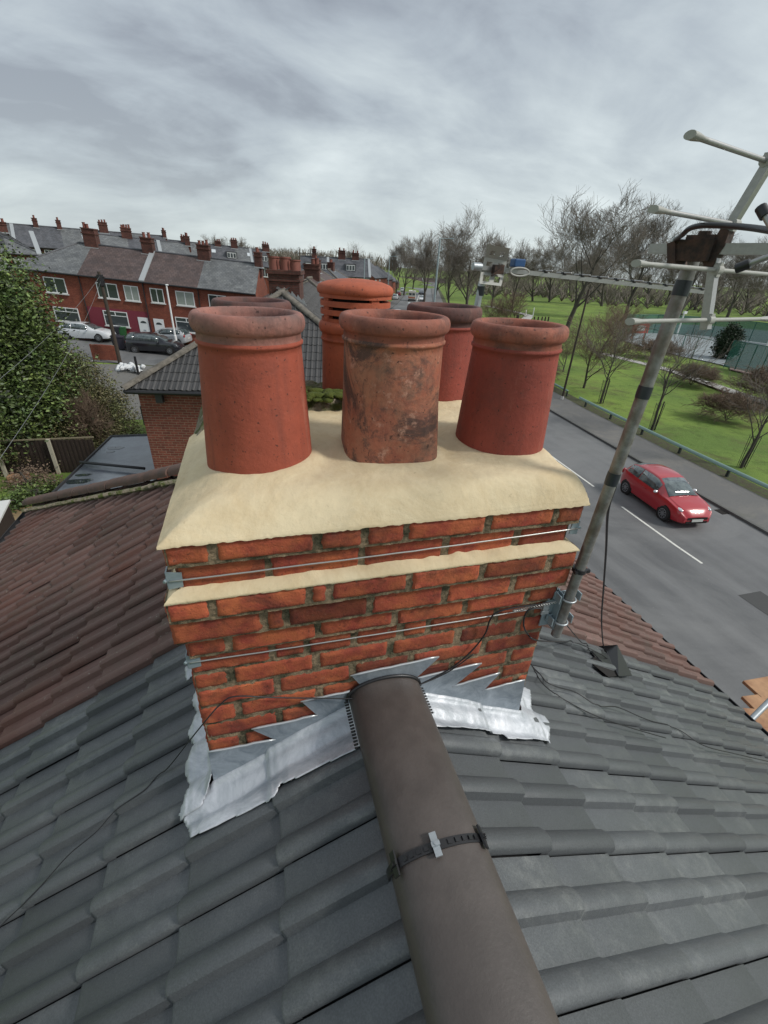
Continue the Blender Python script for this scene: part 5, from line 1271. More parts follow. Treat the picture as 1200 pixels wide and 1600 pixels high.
def segmesh(name, lists, mt, n, scale=1.0):
    mb = MB()
    for pts in lists: mb.tube([p * scale for p, r in pts], [r for p, r in pts], n, 0, False, flat=1)
    return mb
PROTO = {}
def tree_proto(key, **k):
    big, small = grow(**k); zmax = float(np.percentile([L_[-1][0][2] for L_ in small], 98.5)) if small else 1
    tr = segmesh('trunk', big, None, 7); cr = segmesh('crown', small, None, 3)
    def me(mb, nm, mt):
        o = mb.build(nm, mt, None, smooth=True, fix=False); m = o.data; bpy.data.objects.remove(o); return m
    PROTO[key] = (me(tr, 'trunk', M['bark']), me(cr, 'crown', M[k.get('tm', 'twig')] if False else M['twig']), zmax)
def put_tree(key, base, height, label, group, rz=0, name='bare_tree', wide=1.0, twm=None, lean=(0, 0)):
    a, b, zm = PROTO[key]; r = thing(name, label, 'tree', base, group); s_ = height / zm; r.scale = (s_ * wide, s_ * wide, s_); r.rotation_euler = (lean[0], lean[1], rz)
    for nm, me in (('trunk', a), ('crown', b)):
        o = bpy.data.objects.new(nm, me); COL.objects.link(o); o.parent = r
        if twm and nm == 'crown': o.material_slots[0].link = 'OBJECT'; o.material_slots[0].material = M[twm]
    return r
tree_proto('a', seed=3, H=16, levels=5, nb=4, spread=1.0, twig=.020, trunkf=.22)
tree_proto('b', seed=8, H=16, levels=5, nb=4, spread=1.2, twig=.020, trunkf=.16)
tree_proto('c', seed=15, H=16, levels=5, nb=4, spread=.8, twig=.020, upk=.8, trunkf=.25)
tree_proto('y', seed=21, H=6, levels=3, nb=5, spread=1.3, trunkf=.38, twig=.010, r0=.085)
tree_proto('z', seed=33, H=6, levels=4, nb=5, spread=1.1, trunkf=.12, twig=.009, r0=.075, upk=.8)
tree_proto('s', seed=41, H=2.5, levels=4, nb=4, spread=1.4, trunkf=.05, twig=.010, r0=.04, multi=5, upk=.2)
tree_proto('f', seed=55, H=14, levels=3, nb=5, spread=1.1, twig=.075, r0=.3)
def ptree(key, bx, by, tx, ty, label, group='bare trees in the park', rz=0, wide=1.0, twm=None, D=None, name='bare_tree'):
    b = onground(bx, by) if D is None else far(bx, by, D)
    if D is not None: b = np.array([b[0], b[1], gz(b[0], b[1])])
    else: b[2] = gz(b[0], b[1])
    h = ztop(b, tx, ty) - b[2]
    return put_tree(key, (b[0], b[1], b[2] - .12), h, label, group, rz, name, wide, twm)
ptree('b', 728, 494, 738, 330, 'big round crowned bare tree right of the tall street lamp', rz=.4, wide=1.05)
ptree('a', 700, 492, 690, 372, 'bare tree directly behind the tall street lamp', rz=1.9)
ptree('c', 662, 478, 656, 362, 'bare tree just left of the tall street lamp', rz=2.4, wide=1.2)
ptree('a', 885, 516, 915, 302, 'tallest bare tree with forked low trunk above the right pot', rz=3.5, wide=1.15)
ptree('c', 975, 500, 1003, 322, 'tall bare tree between the tallest one and the mast', rz=.8, wide=1.15)
ptree('b', 1052, 512, 1062, 335, 'bare tree directly behind the mast top', rz=5.1)
ptree('c', 1135, 498, 1140, 372, 'bare tree right of the mast near the courts', rz=1.2, wide=1.3)
ptree('a', 1195, 500, 1195, 392, 'bare tree cut by the right edge of the view', rz=4.4, wide=1.2)
ptree('c', 800, 482, 812, 378, 'slender bare tree behind the perforated aerial plate', rz=5.5, wide=1.0)
ptree('b', 832, 470, 836, 396, 'low bare tree in the far park behind the toothed boom', rz=2.1, wide=1.5)
ptree('a', 858, 472, 850, 372, 'bare tree half hidden behind the tallest one', rz=.3)
ptree('b', 940, 478, 950, 368, 'dark bare tree left of the aerial boom end', rz=1.0, wide=1.2)
ptree('c', 768, 480, 775, 368, 'bare tree behind the blue capped aerial box', rz=3.9)
ptree('c', 620, 446, 605, 374, 'bare tree at the far end of the road', rz=.9, D=150)
ptree('a', 632, 446, 624, 388, 'smaller bare tree right of the one at the road end', rz=2.9, D=165, wide=1.1)
ptree('b', 560, 425, 562, 383, 'round bare tree over the white gabled terrace', rz=1.5, D=150, group='bare trees beyond the houses', wide=1.2)
ptree('c', 378, 400, 380, 372, 'bare tree top over the roofs above the left pots', rz=2.5, D=160, group='bare trees beyond the houses', wide=1.2)
ptree('a', 345, 400, 348, 368, 'leftmost bare tree top over the roofs', rz=.5, D=150, group='bare trees beyond the houses')
ptree('b', 484, 415, 482, 386, 'bare tree top over the roofs right of the neighbouring stack', rz=4.0, D=140, group='bare trees beyond the houses', wide=1.3)
BELT = sorted(((745, 470, 750, 395, 'c', 1.3), (890, 462, 888, 400, 'a', 1.4), (920, 466, 925, 395, 'b', 1.4), (1010, 475, 1012, 392, 'a', 1.4), (1085, 484, 1090, 398, 'c', 1.5), (1110, 478, 1118, 408, 'b', 1.5), (1165, 488, 1168, 404, 'a', 1.5), (680, 462, 676, 392, 'b', 1.3), (645, 452, 645, 398, 'a', 1.3), (1040, 476, 1036, 402, 'c', 1.5)))
for i, (bx, by, tx, ty, k, w_) in enumerate(BELT):
    ptree(k, bx, by, tx, ty, ('leftmost' if i == 0 else 'rightmost' if i == len(BELT) - 1 else ORD[i] + ' from the left') + ' of the smaller bare trees in the far park belt', rz=bx * 1.3, wide=w_, group='far belt of park trees')
yt = [(938, 630, 966, 492, 'y', 'young staked street tree nearest the dark pole', 1.0), (1018, 672, 1064, 500, 'y', 'young staked tree behind the mast in the grass', 1.0), (1158, 730, 1215, 560, 'y', 'young staked tree nearest the right edge', 1.1)]
cage = mat('thin dark tree guard wire', (.03, .03, .03), .6)
for i, (bx, by, tx, ty, k, lb, w_) in enumerate(yt):
    r = ptree(k, bx, by, tx, ty, lb, group='young trees along the verge', rz=i * 2.1 + .5, wide=w_, name='young_tree')
    b = np.array(r.location); g_ = thing('tree_guard', ('wire guard round the young tree nearest the dark pole', 'wire guard round the young tree behind the mast', 'wire guard round the young tree nearest the right edge')[i], 'tree guard', b, 'tree guards')
    mb = MB()
    for w in np.linspace(0, 2 * math.pi, 11)[:-1]: mb.tube([b + (.20 * math.cos(w), .20 * math.sin(w), .1), b + (.26 * math.cos(w), .26 * math.sin(w), 1.9)], .010, 4)
    for h in (.4, 1.1, 1.8): mb.tube([b + ((.20 + .03 * h) * math.cos(w), (.20 + .03 * h) * math.sin(w), h) for w in np.linspace(0, 2 * math.pi, 13)], .010, 4)
    pbuild(mb, 'cage', cage, g_)
    mb = MB(); mb.tube([b + (.3, .05, 0), b + (.28, .05, 2.0)], .04, 6); pbuild(mb, 'stake', M['wpole'], g_)
for i, (bx, by, tx, ty, w_, lb) in enumerate(((912, 606, 906, 482, 1.5, 'brownish twiggy tree left of the first staked tree'), (935, 560, 940, 470, 1.6, 'brownish twiggy tree further back above the park path'), (880, 580, 878, 520, 1.6, 'low twiggy bush beside the dark pole'), (805, 524, 790, 452, 1.5, 'twiggy brown tree right of the small aerial pole'), (760, 522, 752, 462, 1.5, 'twiggy brown tree behind the small aerial pole'))):
    ptree('z', bx, by, tx, ty, lb, group='twiggy brown trees', rz=i * 1.7, wide=w_, twm='twigb', name='twiggy_tree')
for i, (bx, by, tx, ty, w_, lb) in enumerate(((1135, 655, 1140, 608, 1.6, 'bare tangled bush in the grass right of the mast'), (1200, 628, 1205, 572, 2.0, 'bare tangled bush at the right edge by the path'), (1080, 600, 1080, 565, 1.9, 'bare tangled bush between path and courts'), (1020, 560, 1020, 528, 2.0, 'bare tangled bush left of the courts'), (845, 590, 850, 560, 1.8, 'bare tangled bush just above the right pot'))):
    ptree('s', bx, by, tx, ty, lb, group='bare tangled bushes', rz=i * 1.1, wide=w_, twm='twigb', name='bare_bush')

def leafmass(name, label, blobs, nleaf, size, mtl, cat='shrub', group=None, trunk=None, seed=1, flat=.5):
    R_ = np.random.default_rng(seed); base = np.array([blobs[0][0], blobs[0][1], gz(blobs[0][0], blobs[0][1])]); root = thing(name, label, cat, base, group)
    vol = np.array([b[3] * b[3] * b[4] for b in blobs]); cnt = (nleaf * vol / vol.sum()).astype(int); Vs, Ts = [], []
    for b, c in zip(blobs, cnt):
        nc = max(6, c // 45); d = R_.normal(size=(nc, 3)); d /= np.linalg.norm(d, axis=1)[:, None]; rr = R_.uniform(.45, 1.06, nc) ** .6
        cen = np.array(b[:3]) + d * rr[:, None] * np.array([b[3], b[3], b[4]]); ct = np.clip(.02 + .85 * R_.random(nc) ** 1.3, 0, 1)
        k = R_.integers(0, nc, c); p = cen[k] + R_.normal(size=(c, 3)) * (.17 * b[3] + .10) * np.array([1, 1, .7])
        p = p[p[:, 2] > base[2] - .1] if True else p; c = len(p); k = k[:c]
        n1 = R_.normal(size=(c, 3)); n1[:, 2] *= flat; n1 /= np.linalg.norm(n1, axis=1)[:, None]; n2 = np.cross(n1, R_.normal(size=(c, 3))); n2 /= np.linalg.norm(n2, axis=1)[:, None]
        s_ = size * R_.uniform(.6, 1.4, c)[:, None]
        Vs.append(np.stack([p - n1 * s_, p + n2 * s_ * .5, p + n1 * s_, p - n2 * s_ * .5], 1).reshape(-1, 3)); Ts.append(np.repeat(np.clip(ct[k] + R_.normal(size=c) * .14, 0, 1), 4))
    V = np.vstack(Vs); T_ = np.concatenate(Ts); n = len(V) // 4
    mb = MB(); mb.add(V, np.arange(n * 4).reshape(n, 4).tolist(), 0, T_); pbuild(mb, 'foliage', M[mtl], root, fix=False)
    mb = MB()
    for b in blobs:
        for q in range(3):
            d = R_.normal(size=3); d[2] = abs(d[2]); d /= np.linalg.norm(d); e = np.array(b[:3]) + d * np.array([b[3], b[3], b[4]]) * .5
            mid = (base + e) / 2 + R_.normal(size=3) * .2; mb.tube(catmull([base + R_.normal(size=3) * (.15, .15, 0), mid, e], 5), [.055 - .0045 * i_ for i_ in range(11)][:11], 5)
    pbuild(mb, 'stem', M['bark'], root); return root
def blob(px, py, D, r, h=None): p = far(px, py, D); return (p[0], p[1], p[2], r, h or r)
leafmass('evergreen_tree', 'big dark evergreen tree filling the left edge', [blob(-14, 528, 27, 2.3, 2.5), blob(11, 493, 27, 1.5, 1.5), blob(-44, 468, 27, 2.4, 2.3), blob(38, 538, 27, 1.4, 1.3), blob(6, 572, 26.5, 2.3, 2.2), blob(-34, 632, 26, 3.0, 2.6), blob(51, 582, 26.5, 1.6, 1.7), blob(26, 652, 25.5, 1.9, 1.4), blob(66, 632, 25.5, 1.4, 1.2)], 80000, .078, 'hedge', 'tree', seed=4)
leafmass('shrub', 'olive green shrub between the evergreen tree and the brick neighbour', [blob(120, 600, 26.5, 1.3, 1.1), blob(100, 575, 27, 1.0, .9), blob(150, 640, 26, 1.3, 1.2), blob(105, 665, 25.5, 1.6, 1.1), blob(180, 665, 25.5, 1.0, 1.1), blob(170, 622, 26.5, .7, .6), blob(150, 690, 25, 1.3, .8)], 50000, .050, 'hedge2', seed=5)
leafmass('shrub', 'low hedge top showing above the garden fence', [blob(20, 700, 24.2, 1.2, .30), blob(70, 702, 24.2, 1.2, .30), blob(115, 705, 24.0, 1.1, .35), blob(-30, 697, 24.2, 1.3, .35)], 14000, .05, 'hedge2', seed=6)
leafmass('shrub', 'dark clipped evergreen bush in front of the sports courts', [(*(onground(1128, 560) + np.array([0, 0, z_])), r_, r_ * 1.1) for z_, r_ in ((1.0, 1.1), (2.2, 1.35), (3.3, .9))], 9000, .12, 'fir', seed=7)
# twiggy bare shrub through the olive one
for i, (bx, by, tx, ty, lb) in enumerate(((150, 700, 160, 580, 'bare twigs standing up through the olive shrub'), (105, 716, 95, 690, 'reddish bare bush in front of the garden fence'))):
    b = far(bx, by, 24.4); b[2] = gz(b[0], b[1]); h = ztop(b, tx, ty) - b[2]; put_tree('s', b, max(h * (.75, 1)[i], 1.0), lb, 'bare twiggy shrubs in the garden', i, 'bare_bush', (.55, .9)[i], 'twigb')
# garden behind our hip: lawn, beds, fence
GY = 20.9
fn = thing('garden_fence', 'dark board fence with pale concrete post behind the garden', 'fence', (-9, GY, G))
mb = MB(); f0, f1 = at(-60, 714, 1, GY + .3), at(150, 708, 1, GY - .2); n = 60
ztopf = -7.15
for k in range(n):
    a = f0 + (f1 - f0) * k / n; b = f0 + (f1 - f0) * (k + .97) / n; z1 = ztopf + rng.normal() * .01
    mb.prism([(a[0], a[1] + .02 * (k % 2), G), (b[0], b[1] + .02 * (k % 2), G), (b[0], b[1] + .02 * (k % 2), z1), (a[0], a[1] + .02 * (k % 2), z1)], (0, 0, 0), (0, .018, 0))
pbuild(mb, 'board_panel', M['fence'], fn)
mb = MB(); mb.box(((f0[0] + f1[0]) / 2, (f0[1] + f1[1]) / 2 - .02, ztopf + .03), (f1[0] - f0[0], .07, .05)); pbuild(mb, 'top_rail', mat('weathered fence rail', (.20, .17, .11), .85, var=.2), fn)
for x_ in (86, 8):
    q = at(x_, 748, 2, G); mb = MB(); mb.box((q[0], GY - .12, G + .78), (.12, .12, 1.62)); pbuild(mb, 'post', M['concrete'], fn)
lw = [onground(*p) for p in ((-60, 752), (42, 752), (30, 775), (-60, 790))]
leafmass('plant', 'bright leafy plants at the end of our hip tiles', [(*(onground(44, 785) + np.array([0, 0, .25])), .55, .3), (*(onground(30, 795) + np.array([0, 0, .2])), .4, .25), (*(onground(62, 772) + np.array([0, 0, .2])), .5, .25)], 2500, .06, 'hedge', 'plant', seed=9)
leafmass('plant', 'rusty brown border plants below the garden fence', [(*(onground(50, 758) + np.array([0, 0, .3])), .7, .35), (*(onground(75, 764) + np.array([0, 0, .2])), .5, .3)], 2200, .05, 'rustleaf' if 'rustleaf' in M else 'twigb', 'plant', seed=10)
p = onground(32, 752); mb = MB(); mb.box((p[0], p[1], G + .16), (.75, .3, .3)); o = mb.build('planter_box', M['wood'], None); md = o.modifiers.new('b', 'BEVEL'); md.width = .02; tag(o, 'small pale timber planter by the garden fence', 'planter')
pp = [onground(*q) for q in ((5, 800), (55, 792), (50, 830), (10, 850))]; mb = MB(); mb.prism([(q[0], q[1], G + .02) for q in pp], (0, 0, 0), (0, 0, .03)); struct(mb.build('patio', mat('tan patio slab', (.30, .21, .11), .8, var=.25, nscale=3), None))
# left neighbour's brown timber shed with a pale roof edge
sh = thing('shed', 'brown horizontal boarded shed with white roof at the left edge', 'shed', at(-20, 850, 1, 15.2) * np.array([1, 1, 0]) + np.array([0, 0, G]))
q0 = at(-90, 900, 2, -7.0); q1 = at(22, 782, 2, -6.6)
c0 = at(0, 862, 2, -8.2); c1 = at(19, 792, 2, -7.0)
mb = MB()
for k in range(12): mb.box((c1[0] - 1.2, c1[1] - .9, G + .07 + .135 * k), (2.4, 1.9, .125), (Vector((.98, .18, 0)), Vector((-.18, .98, 0)), (0, 0, 1)))
pbuild(mb, 'boarded_wall', M['fence'], sh)
mb = MB(); mb.box((c1[0] - 1.25, c1[1] - .9, G + 1.72), (2.6, 2.1, .06), (Vector((.98, .18, 0)), Vector((-.18, .98, 0)), (0, 0, 1))); pbuild(mb, 'roof', M['white_r'], sh)

# ================================================================== STREET FURNITURE
def lamp(base, h, label, arm, r=(.085, .045), mt='lampm', group='street lamps', scale=1):
    t = thing('street_lamp', label, 'street lamp', base, group); b = np.array(base, float)
    mb = MB(); mb.tube([b, b + (0, 0, 1.3), b + (0, 0, 1.32), b + (0, 0, h)], [r[0] * 1.5, r[0] * 1.45, r[0], r[1]], 12); pbuild(mb, 'column', M[mt], t, smooth=True, angle=40)
    top = b + (0, 0, h); e = top + np.array(arm, float)
    mb = MB(); mb.tube([top - (0, 0, .05), e], .035, 8); pbuild(mb, 'arm', M[mt], t)
    d = np.array(arm, float); d /= np.linalg.norm(d); sd_ = np.cross(d, (0, 0, 1)); mb = MB(); mb.box(e + d * .25, (.60, .24, .10), (d, sd_, np.cross(sd_, d))); hd = pbuild(mb, 'lamp_head', M[mt], t); md = hd.modifiers.new('b', 'BEVEL'); md.width = .03
    mb = MB(); mb.box(e + d * .27 - (0, 0, .055), (.34, .18, .02), (d, sd_, np.cross(sd_, d))); pbuild(mb, 'lens', M['lamp'], hd); return t
b = onground(675, 508); lm = off_line(1.2, b[1])
D_ = math.hypot(b[0], b[1]); b = far(675, 508, D_ * .80); b[2] = G + .1
h = ztop(b, 686, 372) - b[2]; t = lamp(b, h, 'tall grey street lamp beside the road behind the pots', (1.15, -.35, .02), r=(.16, .10))
mb = MB(); q = np.array(b) + (0, 0, h * .88); mb.tube([q, q + (.35, -.1, .05), q + (.38, -.1, .55)], .05, 8); pbuild(mb, 'side_bracket', M['lampm'], t)
b = bL = np.array([-7.6, 46.0, 0]); b[2] = gz(b[0], b[1]); rr_ = ray(276, 540); b = rr_ * (46.0 / rr_[1]); b[2] = gz(b[0], b[1]); lamp(b, ztop(b, 262, 445) - b[2], 'white lamp column in front of the red terrace', (.10, -.5, .02), r=(.09, .06), mt='white')
for i, (px_, py_, tx, ty, D) in enumerate(((607, 440, 607, 400, 105), (612, 440, 612, 396, 150), (569, 436, 569, 404, 84))):
    b = far(px_, py_, D); b[2] = G; lamp(b, ztop(b, tx, ty) - G, ('slim distant lamp column beside the roadside houses', 'furthest slim lamp column down the road', 'lamp column in front of the white gabled terrace')[i], (.9, -.2, .02), r=(.12, .08))
def pole(base, top_px, label, rr, mt='wpole', arms=True, cat='pole', name='utility_pole'):
    t = thing(name, label, cat, base); b = np.array(base, float); z = ztop(b, *top_px)
    mb = MB(); mb.tube([b, (b[0], b[1], z)], [rr, rr * .72], 12); pbuild(mb, 'post', M[mt], t, smooth=True, angle=40)
    if arms:
        tp = np.array([b[0], b[1], z]); mb = MB()
        for k in range(3): mb.box(tp + (0, -.05, -.35 - .28 * k), (.62 - .1 * k, .09, .08)); 
        mb.tube([tp + (.0, 0, -.9), tp + (0, 0, -.2)], rr * 1.5, 8)
        pbuild(mb, 'crossarm', M['blackp'], t)
    return t
r_ = ray(189, 573); b = r_ * (41.5 / math.hypot(r_[0], r_[1])); b[2] = gz(b[0], b[1])
tp_ = pole(b, (150, 424), 'leaning dark telegraph pole in front of the maroon house', .15)
TPt = np.array([b[0], b[1], ztop(b, 150, 424)])
b = onground(877.5, 626); b[2] = G; pole(b, (915, 452), 'thin dark pole on the verge at the start of the barrier', .085, arms=False)
mb = MB(); mb.tube([b, b + (0, 0, .35)], .11, 10); o = mb.build('pole_base', M['white_r'], bpy.data.objects[-1] if False else None); 
o.parent = [x for x in bpy.data.objects if x.get('label', '').startswith('thin dark pole')][0]; o.location = -Vector(b.tolist()); o.name = 'base_collar'
P = far(469, 432, 60); P[2] = gz(P[0], P[1]); t = pole(P, (468, 386), 'thin mast with crossbar behind the neighbouring stack', .06, arms=False)
zt_ = ztop(P, 468, 386); mb = MB(); mb.box((P[0] + .6, P[1], zt_ - .6), (2.2, .06, .06)); mb.box((P[0] + 1.3, P[1], zt_ - .5), (.05, .05, .7)); pbuild(mb, 'crossbar', M['blackp'], t)
def wirespan(a, b, sag, label, r=.008):
    a, b = np.array(a, float), np.array(b, float); P = [a + (b - a) * k / 20 - np.array([0, 0, sag * 4 * (k / 20) * (1 - k / 20)]) for k in range(21)]
    mb = MB(); mb.tube([p - a for p in P], r, 5); o = mb.build('overhead_wire', M['fascia'] if False else mat('grey line wire', (.16, .17, .17), .6), None, smooth=True); o.location = Vector(a); tag(o, label, 'wire', 'overhead wires')
q = at(-60, 640, 1, 14); wirespan(TPt - (0, 0, .3), q, .35, 'upper overhead wire from the telegraph pole to the left edge')
q = at(-60, 800, 1, 10); wirespan(TPt - (0, 0, .6), q, .5, 'lower overhead wire passing in front of the evergreen tree')
# guard rail
gr_ = thing('guard_rail', 'long green grey metal barrier rail between pavement and park', 'barrier', (23, 20, G))
ys_ = np.arange(-30, 29.6, 1.0); dR = 3.25
def railpt(y, z): x_, y_ = off_line(dR, y); return np.array([x_, y_, G + z])
mb = MB(); V = []
for y in ys_:
    for dx, z in ((0, .44), (.02, .52), (.05, .56), (.11, .58), (.17, .56), (.18, .48), (.16, .42), (.06, .40)): V.append(railpt(y, z) + (dx, 0, 0))
mb.grid(np.array(V), len(ys_), 8); pbuild(mb, 'rail', M['rail'], gr_, smooth=True)
for y in np.arange(-29.5, 29.6, 3.2):
    p = railpt(y, 0); mb = MB(); mb.box(p + (.14, 0, .22), (.09, .13, .46)); pbuild(mb, 'post', M['railpost'], gr_)
t = thing('guard_rail', 'short separate barrier end left of the dark pole', 'barrier', off_line(3.4, 31.6) + (G,))
mb = MB(); a, b_ = np.array([*off_line(3.4, 31.0), G + .5]), np.array([*off_line(3.5, 34.5), G + .5]); mb.tube([a, b_], .09, 8); pbuild(mb, 'rail', M['rail'], t, smooth=True)
for q in (a, b_): mb = MB(); mb.box(q - (0, 0, .25), (.09, .09, .5)); pbuild(mb, 'post', M['railpost'], t)
# park: bollards, sign post, walker
for i, px_ in enumerate((834, 840, 846, 851, 856)):
    b = onground(px_, 503); b[2] = gz(b[0], b[1]) - .1; mb = MB(); mb.lathe((0, 0, 0), [(.14, 0), (.14, 1.0), (.11, 1.08), (.0005, 1.10)], 10); o = mb.build('bollard', M['fence'], None, smooth=True, angle=40); o.location = Vector(b); tag(o, 'dark park bollard, ' + ('leftmost', 'second from left', 'middle one', 'fourth from left', 'rightmost')[i] + ' of the five by the path', 'bollard', 'park bollards by the path')
b = onground(832, 496); b[2] = gz(b[0], b[1]); mb = MB(); mb.tube([(0, 0, 0), (0, 0, 2.0)], .10, 8); o = mb.build('marker_post', M['white'], None); o.location = Vector(b); tag(o, 'white marker post beside the park bollards', 'post')
b = onground(808, 500); b[2] = gz(b[0], b[1]) - .1; mb = MB(); mb.lathe((0, 0, 0), [(.28, 0), (.32, .9), (.34, .92), (.30, 1.1), (.0005, 1.15)], 14); o = mb.build('litter_bin', M['blackp'], None, smooth=True, angle=40); o.location = Vector(b); tag(o, 'black litter bin left of the park path end', 'bin')
def person(base, h, label, rz=0):
    t = thing('person', label, 'person', base); me = bpy.data.meshes.new('body')
    J = [(0, 0, .94), (0, 0, 1.18), (0, 0, 1.42), (0, 0, 1.52), (0, .02, 1.66), (.19, 0, 1.40), (.27, .06, 1.13), (.25, -.08, .90), (-.19, 0, 1.40), (-.27, -.06, 1.13), (-.25, -.16, .92), (.10, 0, .88), (.12, -.12, .50), (.11, .02, .07), (.11, -.13, .03), (-.10, 0, .88), (-.11, .10, .50), (-.11, .22, .10), (-.11, .08, .03)]
    Ed = [(0, 1), (1, 2), (2, 3), (3, 4), (2, 5), (5, 6), (6, 7), (2, 8), (8, 9), (9, 10), (0, 11), (11, 12), (12, 13), (13, 14), (0, 15), (15, 16), (16, 17), (17, 18)]
    Rd = [.15, .14, .15, .06, .10, .075, .055, .04, .075, .055, .04, .10, .07, .045, .04, .10, .07, .045, .04]
    k = h / 1.75; me.from_pydata([(a * k, b * k, c * k) for a, b, c in J], Ed, []); me.materials.append(mat('pale coat', (.62, .60, .57), .8)); me.materials.append(M['fence'])
    o = bpy.data.objects.new('body', me); COL.objects.link(o); o.parent = t; m_ = o.modifiers.new('skin', 'SKIN'); lay_ = me.skin_vertices[0].data if me.skin_vertices else None
    if lay_ is None:
        bpy.context.view_layer.objects.active = o; lay_ = me.skin_vertices[0].data
    for v_, r__ in zip(lay_, Rd): v_.radius = (r__ * k, r__ * k * .9)
    lay_[0].use_root = True; s_ = o.modifiers.new('sub', 'SUBSURF'); s_.levels = 1; s_.render_levels = 2
    mb = MB(); mb.lathe((0, .03 * k, 1.62 * k), [(.10 * k * math.cos(w), .13 * k * math.sin(w)) for w in np.linspace(-.3, 1.55, 8)], 12); mb.build('hair', mat('grey hair', (.20, .17, .14), .8), t, smooth=True)
    mb = MB(); mb.lathe((.0, 0, .55 * k), [(.20 * k, 0), (.19 * k, .35 * k), (.16 * k, .5 * k), (.205 * k, .82 * k), (.09 * k, .93 * k)], 16, 0, lambda r, z, a: r * (1 - .28 * abs(math.sin(a)))); mb.build('coat', mat('pale coat', (.62, .60, .57), .8), t, smooth=True)
    t.rotation_euler = (0, 0, rz); return t
b = onground(820.5, 495.5); b[2] = gz(b[0], b[1]) - .05
person(b, 1.75, 'person in a pale coat walking on the park path', .8)
# courts: green windbreak fence, posts, tall floodlight posts and a banner
M['net'] = mat('green windbreak netting', (.035, .15, .12), .8, var=.3, nscale=.8)
def netmat():
    m = M['net']; nt = m.node_tree; N = nt.nodes; L = nt.links; out = [n for n in N if n.type == 'OUTPUT_MATERIAL'][0]; p = N['Principled BSDF']
    tr = N.new('ShaderNodeBsdfTransparent'); mx = N.new('ShaderNodeMixShader'); mx.inputs[0].default_value = .55; L.new(tr.outputs[0], mx.inputs[1]); L.new(p.outputs[0], mx.inputs[2]); L.new(mx.outputs[0], out.inputs[0])
netmat()
def fencerun(pts, h, label, net=True, z0=.1, np_=8):
    t = thing('court_fence', label, 'fence', (*pts[0][:2], G), 'court fences'); mb = MB()
    for a, b in zip(pts[:-1], pts[1:]): mb.prism([(a[0], a[1], G + z0), (b[0], b[1], G + z0), (b[0], b[1], G + h), (a[0], a[1], G + h)], (0, 0, 0), (0, .01, 0))
    if net: pbuild(mb, 'netting', M['net'], t)
    mb = MB()
    for a, b in zip(pts[:-1], pts[1:]):
        for k in (0, .5): q = np.array(a) + (np.array(b) - np.array(a)) * k; mb = MB(); mb.box((q[0], q[1] - .04, G + h / 2), (.09, .07, h)); pbuild(mb, 'post', mat('green fence post', (.02, .10, .08), .5), t)
        mb = MB(); mb.tube([(a[0], a[1], G + h), (b[0], b[1], G + h)], .04, 6); pbuild(mb, 'top_rail', mat('green fence post', (.02, .10, .08), .5), t)
fencerun([onground(*p) for p in ((972, 522), (1020, 521), (1080, 524), (1140, 530), (1200, 538), (1290, 552))], 3.2, 'green windbreak fence along the back of the courts')
fencerun([onground(*p) for p in ((1130, 574), (1165, 582), (1205, 592), (1260, 604))], 3.0, 'green windbreak fence at the near right corner of the courts')
fencerun([onground(*p) for p in ((985, 538), (1020, 547), (1060, 556), (1100, 566))], 2.6, 'open posts and rail along the near side of the courts', net=False)
b = onground(996, 530); mb = MB(); mb.box((0, 0, 1.7), (3.2, .08, 1.5)); mb.box((0, -.05, 1.7), (1.6, .02, .8), mi=1)
for s_ in (-1.2, 1.2): mb.box((s_, .06, .8), (.1, .06, 1.7))
o = mb.build('banner_board', [mat('faded red board', (.42, .07, .06), .6), M['white_r']], None); o.location = Vector(b); tag(o, 'faded red and white board by the left end of the courts', 'board')
for i, (px_, py_, tx, ty) in enumerate(((1183, 575, 1200, 500), (1050, 545, 1090, 490))):
    b = onground(px_, py_); b[2] = G; z = ztop(b, tx, ty); mb = MB(); mb.tube([(0, 0, 0), (0, 0, z - G)], .09, 8); mb.box((0, -.1, z - G), (.5, .25, .35)); o = mb.build('floodlight_post', M['white'], None); o.location = Vector(b); tag(o, ('white floodlight post at the right end of the courts', 'white floodlight post beyond the mast by the courts')[i], 'floodlight')
fb = [onground(*p) for p in ((1140, 578), (1200, 592), (1260, 606), (1270, 600), (1200, 586), (1140, 572))]
struct(MB().prism([(p[0], p[1], G + .03) for p in fb], (0, 0, 0), (0, 0, .03)).build('paved_edge', mat('pinkish paving', (.30, .20, .18), .8, var=.3, nscale=2), None))

# a last belt of far woodland closing the park, too far to count
mb = MB(); R9 = random.Random(5); bigf, smf = grow(55, 14, levels=2, nb=5, spread=1.2, twig=.11, r0=.28)
for i in range(150):
    px_ = R9.uniform(640, 1420); D = R9.uniform(330, 620); p = far(px_, 440, D); k = R9.uniform(.75, 1.25); a = R9.uniform(0, 6.28); ca, sa = math.cos(a) * k, math.sin(a) * k
    Rm = np.array([[ca, -sa, 0], [sa, ca, 0], [0, 0, k]])
    if p[0] < kerbx(p[1]) + 14: continue
    for pts in bigf + smf: mb.tube([Rm @ q + (p[0], p[1], G) for q, r in pts], [r * 1.1 for q, r in pts], 3, 0, False)
for i in range(260):
    px_ = R9.uniform(380, 650); D = R9.uniform(200, 420); p = far(px_, 425, D)
    if p[0] > kerbx(p[1]) - 22: continue
    zb_ = gz(p[0], p[1])
    for q in range(9):
        a = R9.uniform(0, 6.28); r_ = R9.uniform(.5, 4.5); h_ = R9.uniform(3, 8) * D / 300; c = np.array([p[0], p[1], zb_]); mb.tube([c, c + (r_ * .6 * math.cos(a), r_ * .6 * math.sin(a), h_ * .6), c + (r_ * math.cos(a + .5), r_ * math.sin(a + .5), h_)], [.2, .16, .08], 3, 0, False)
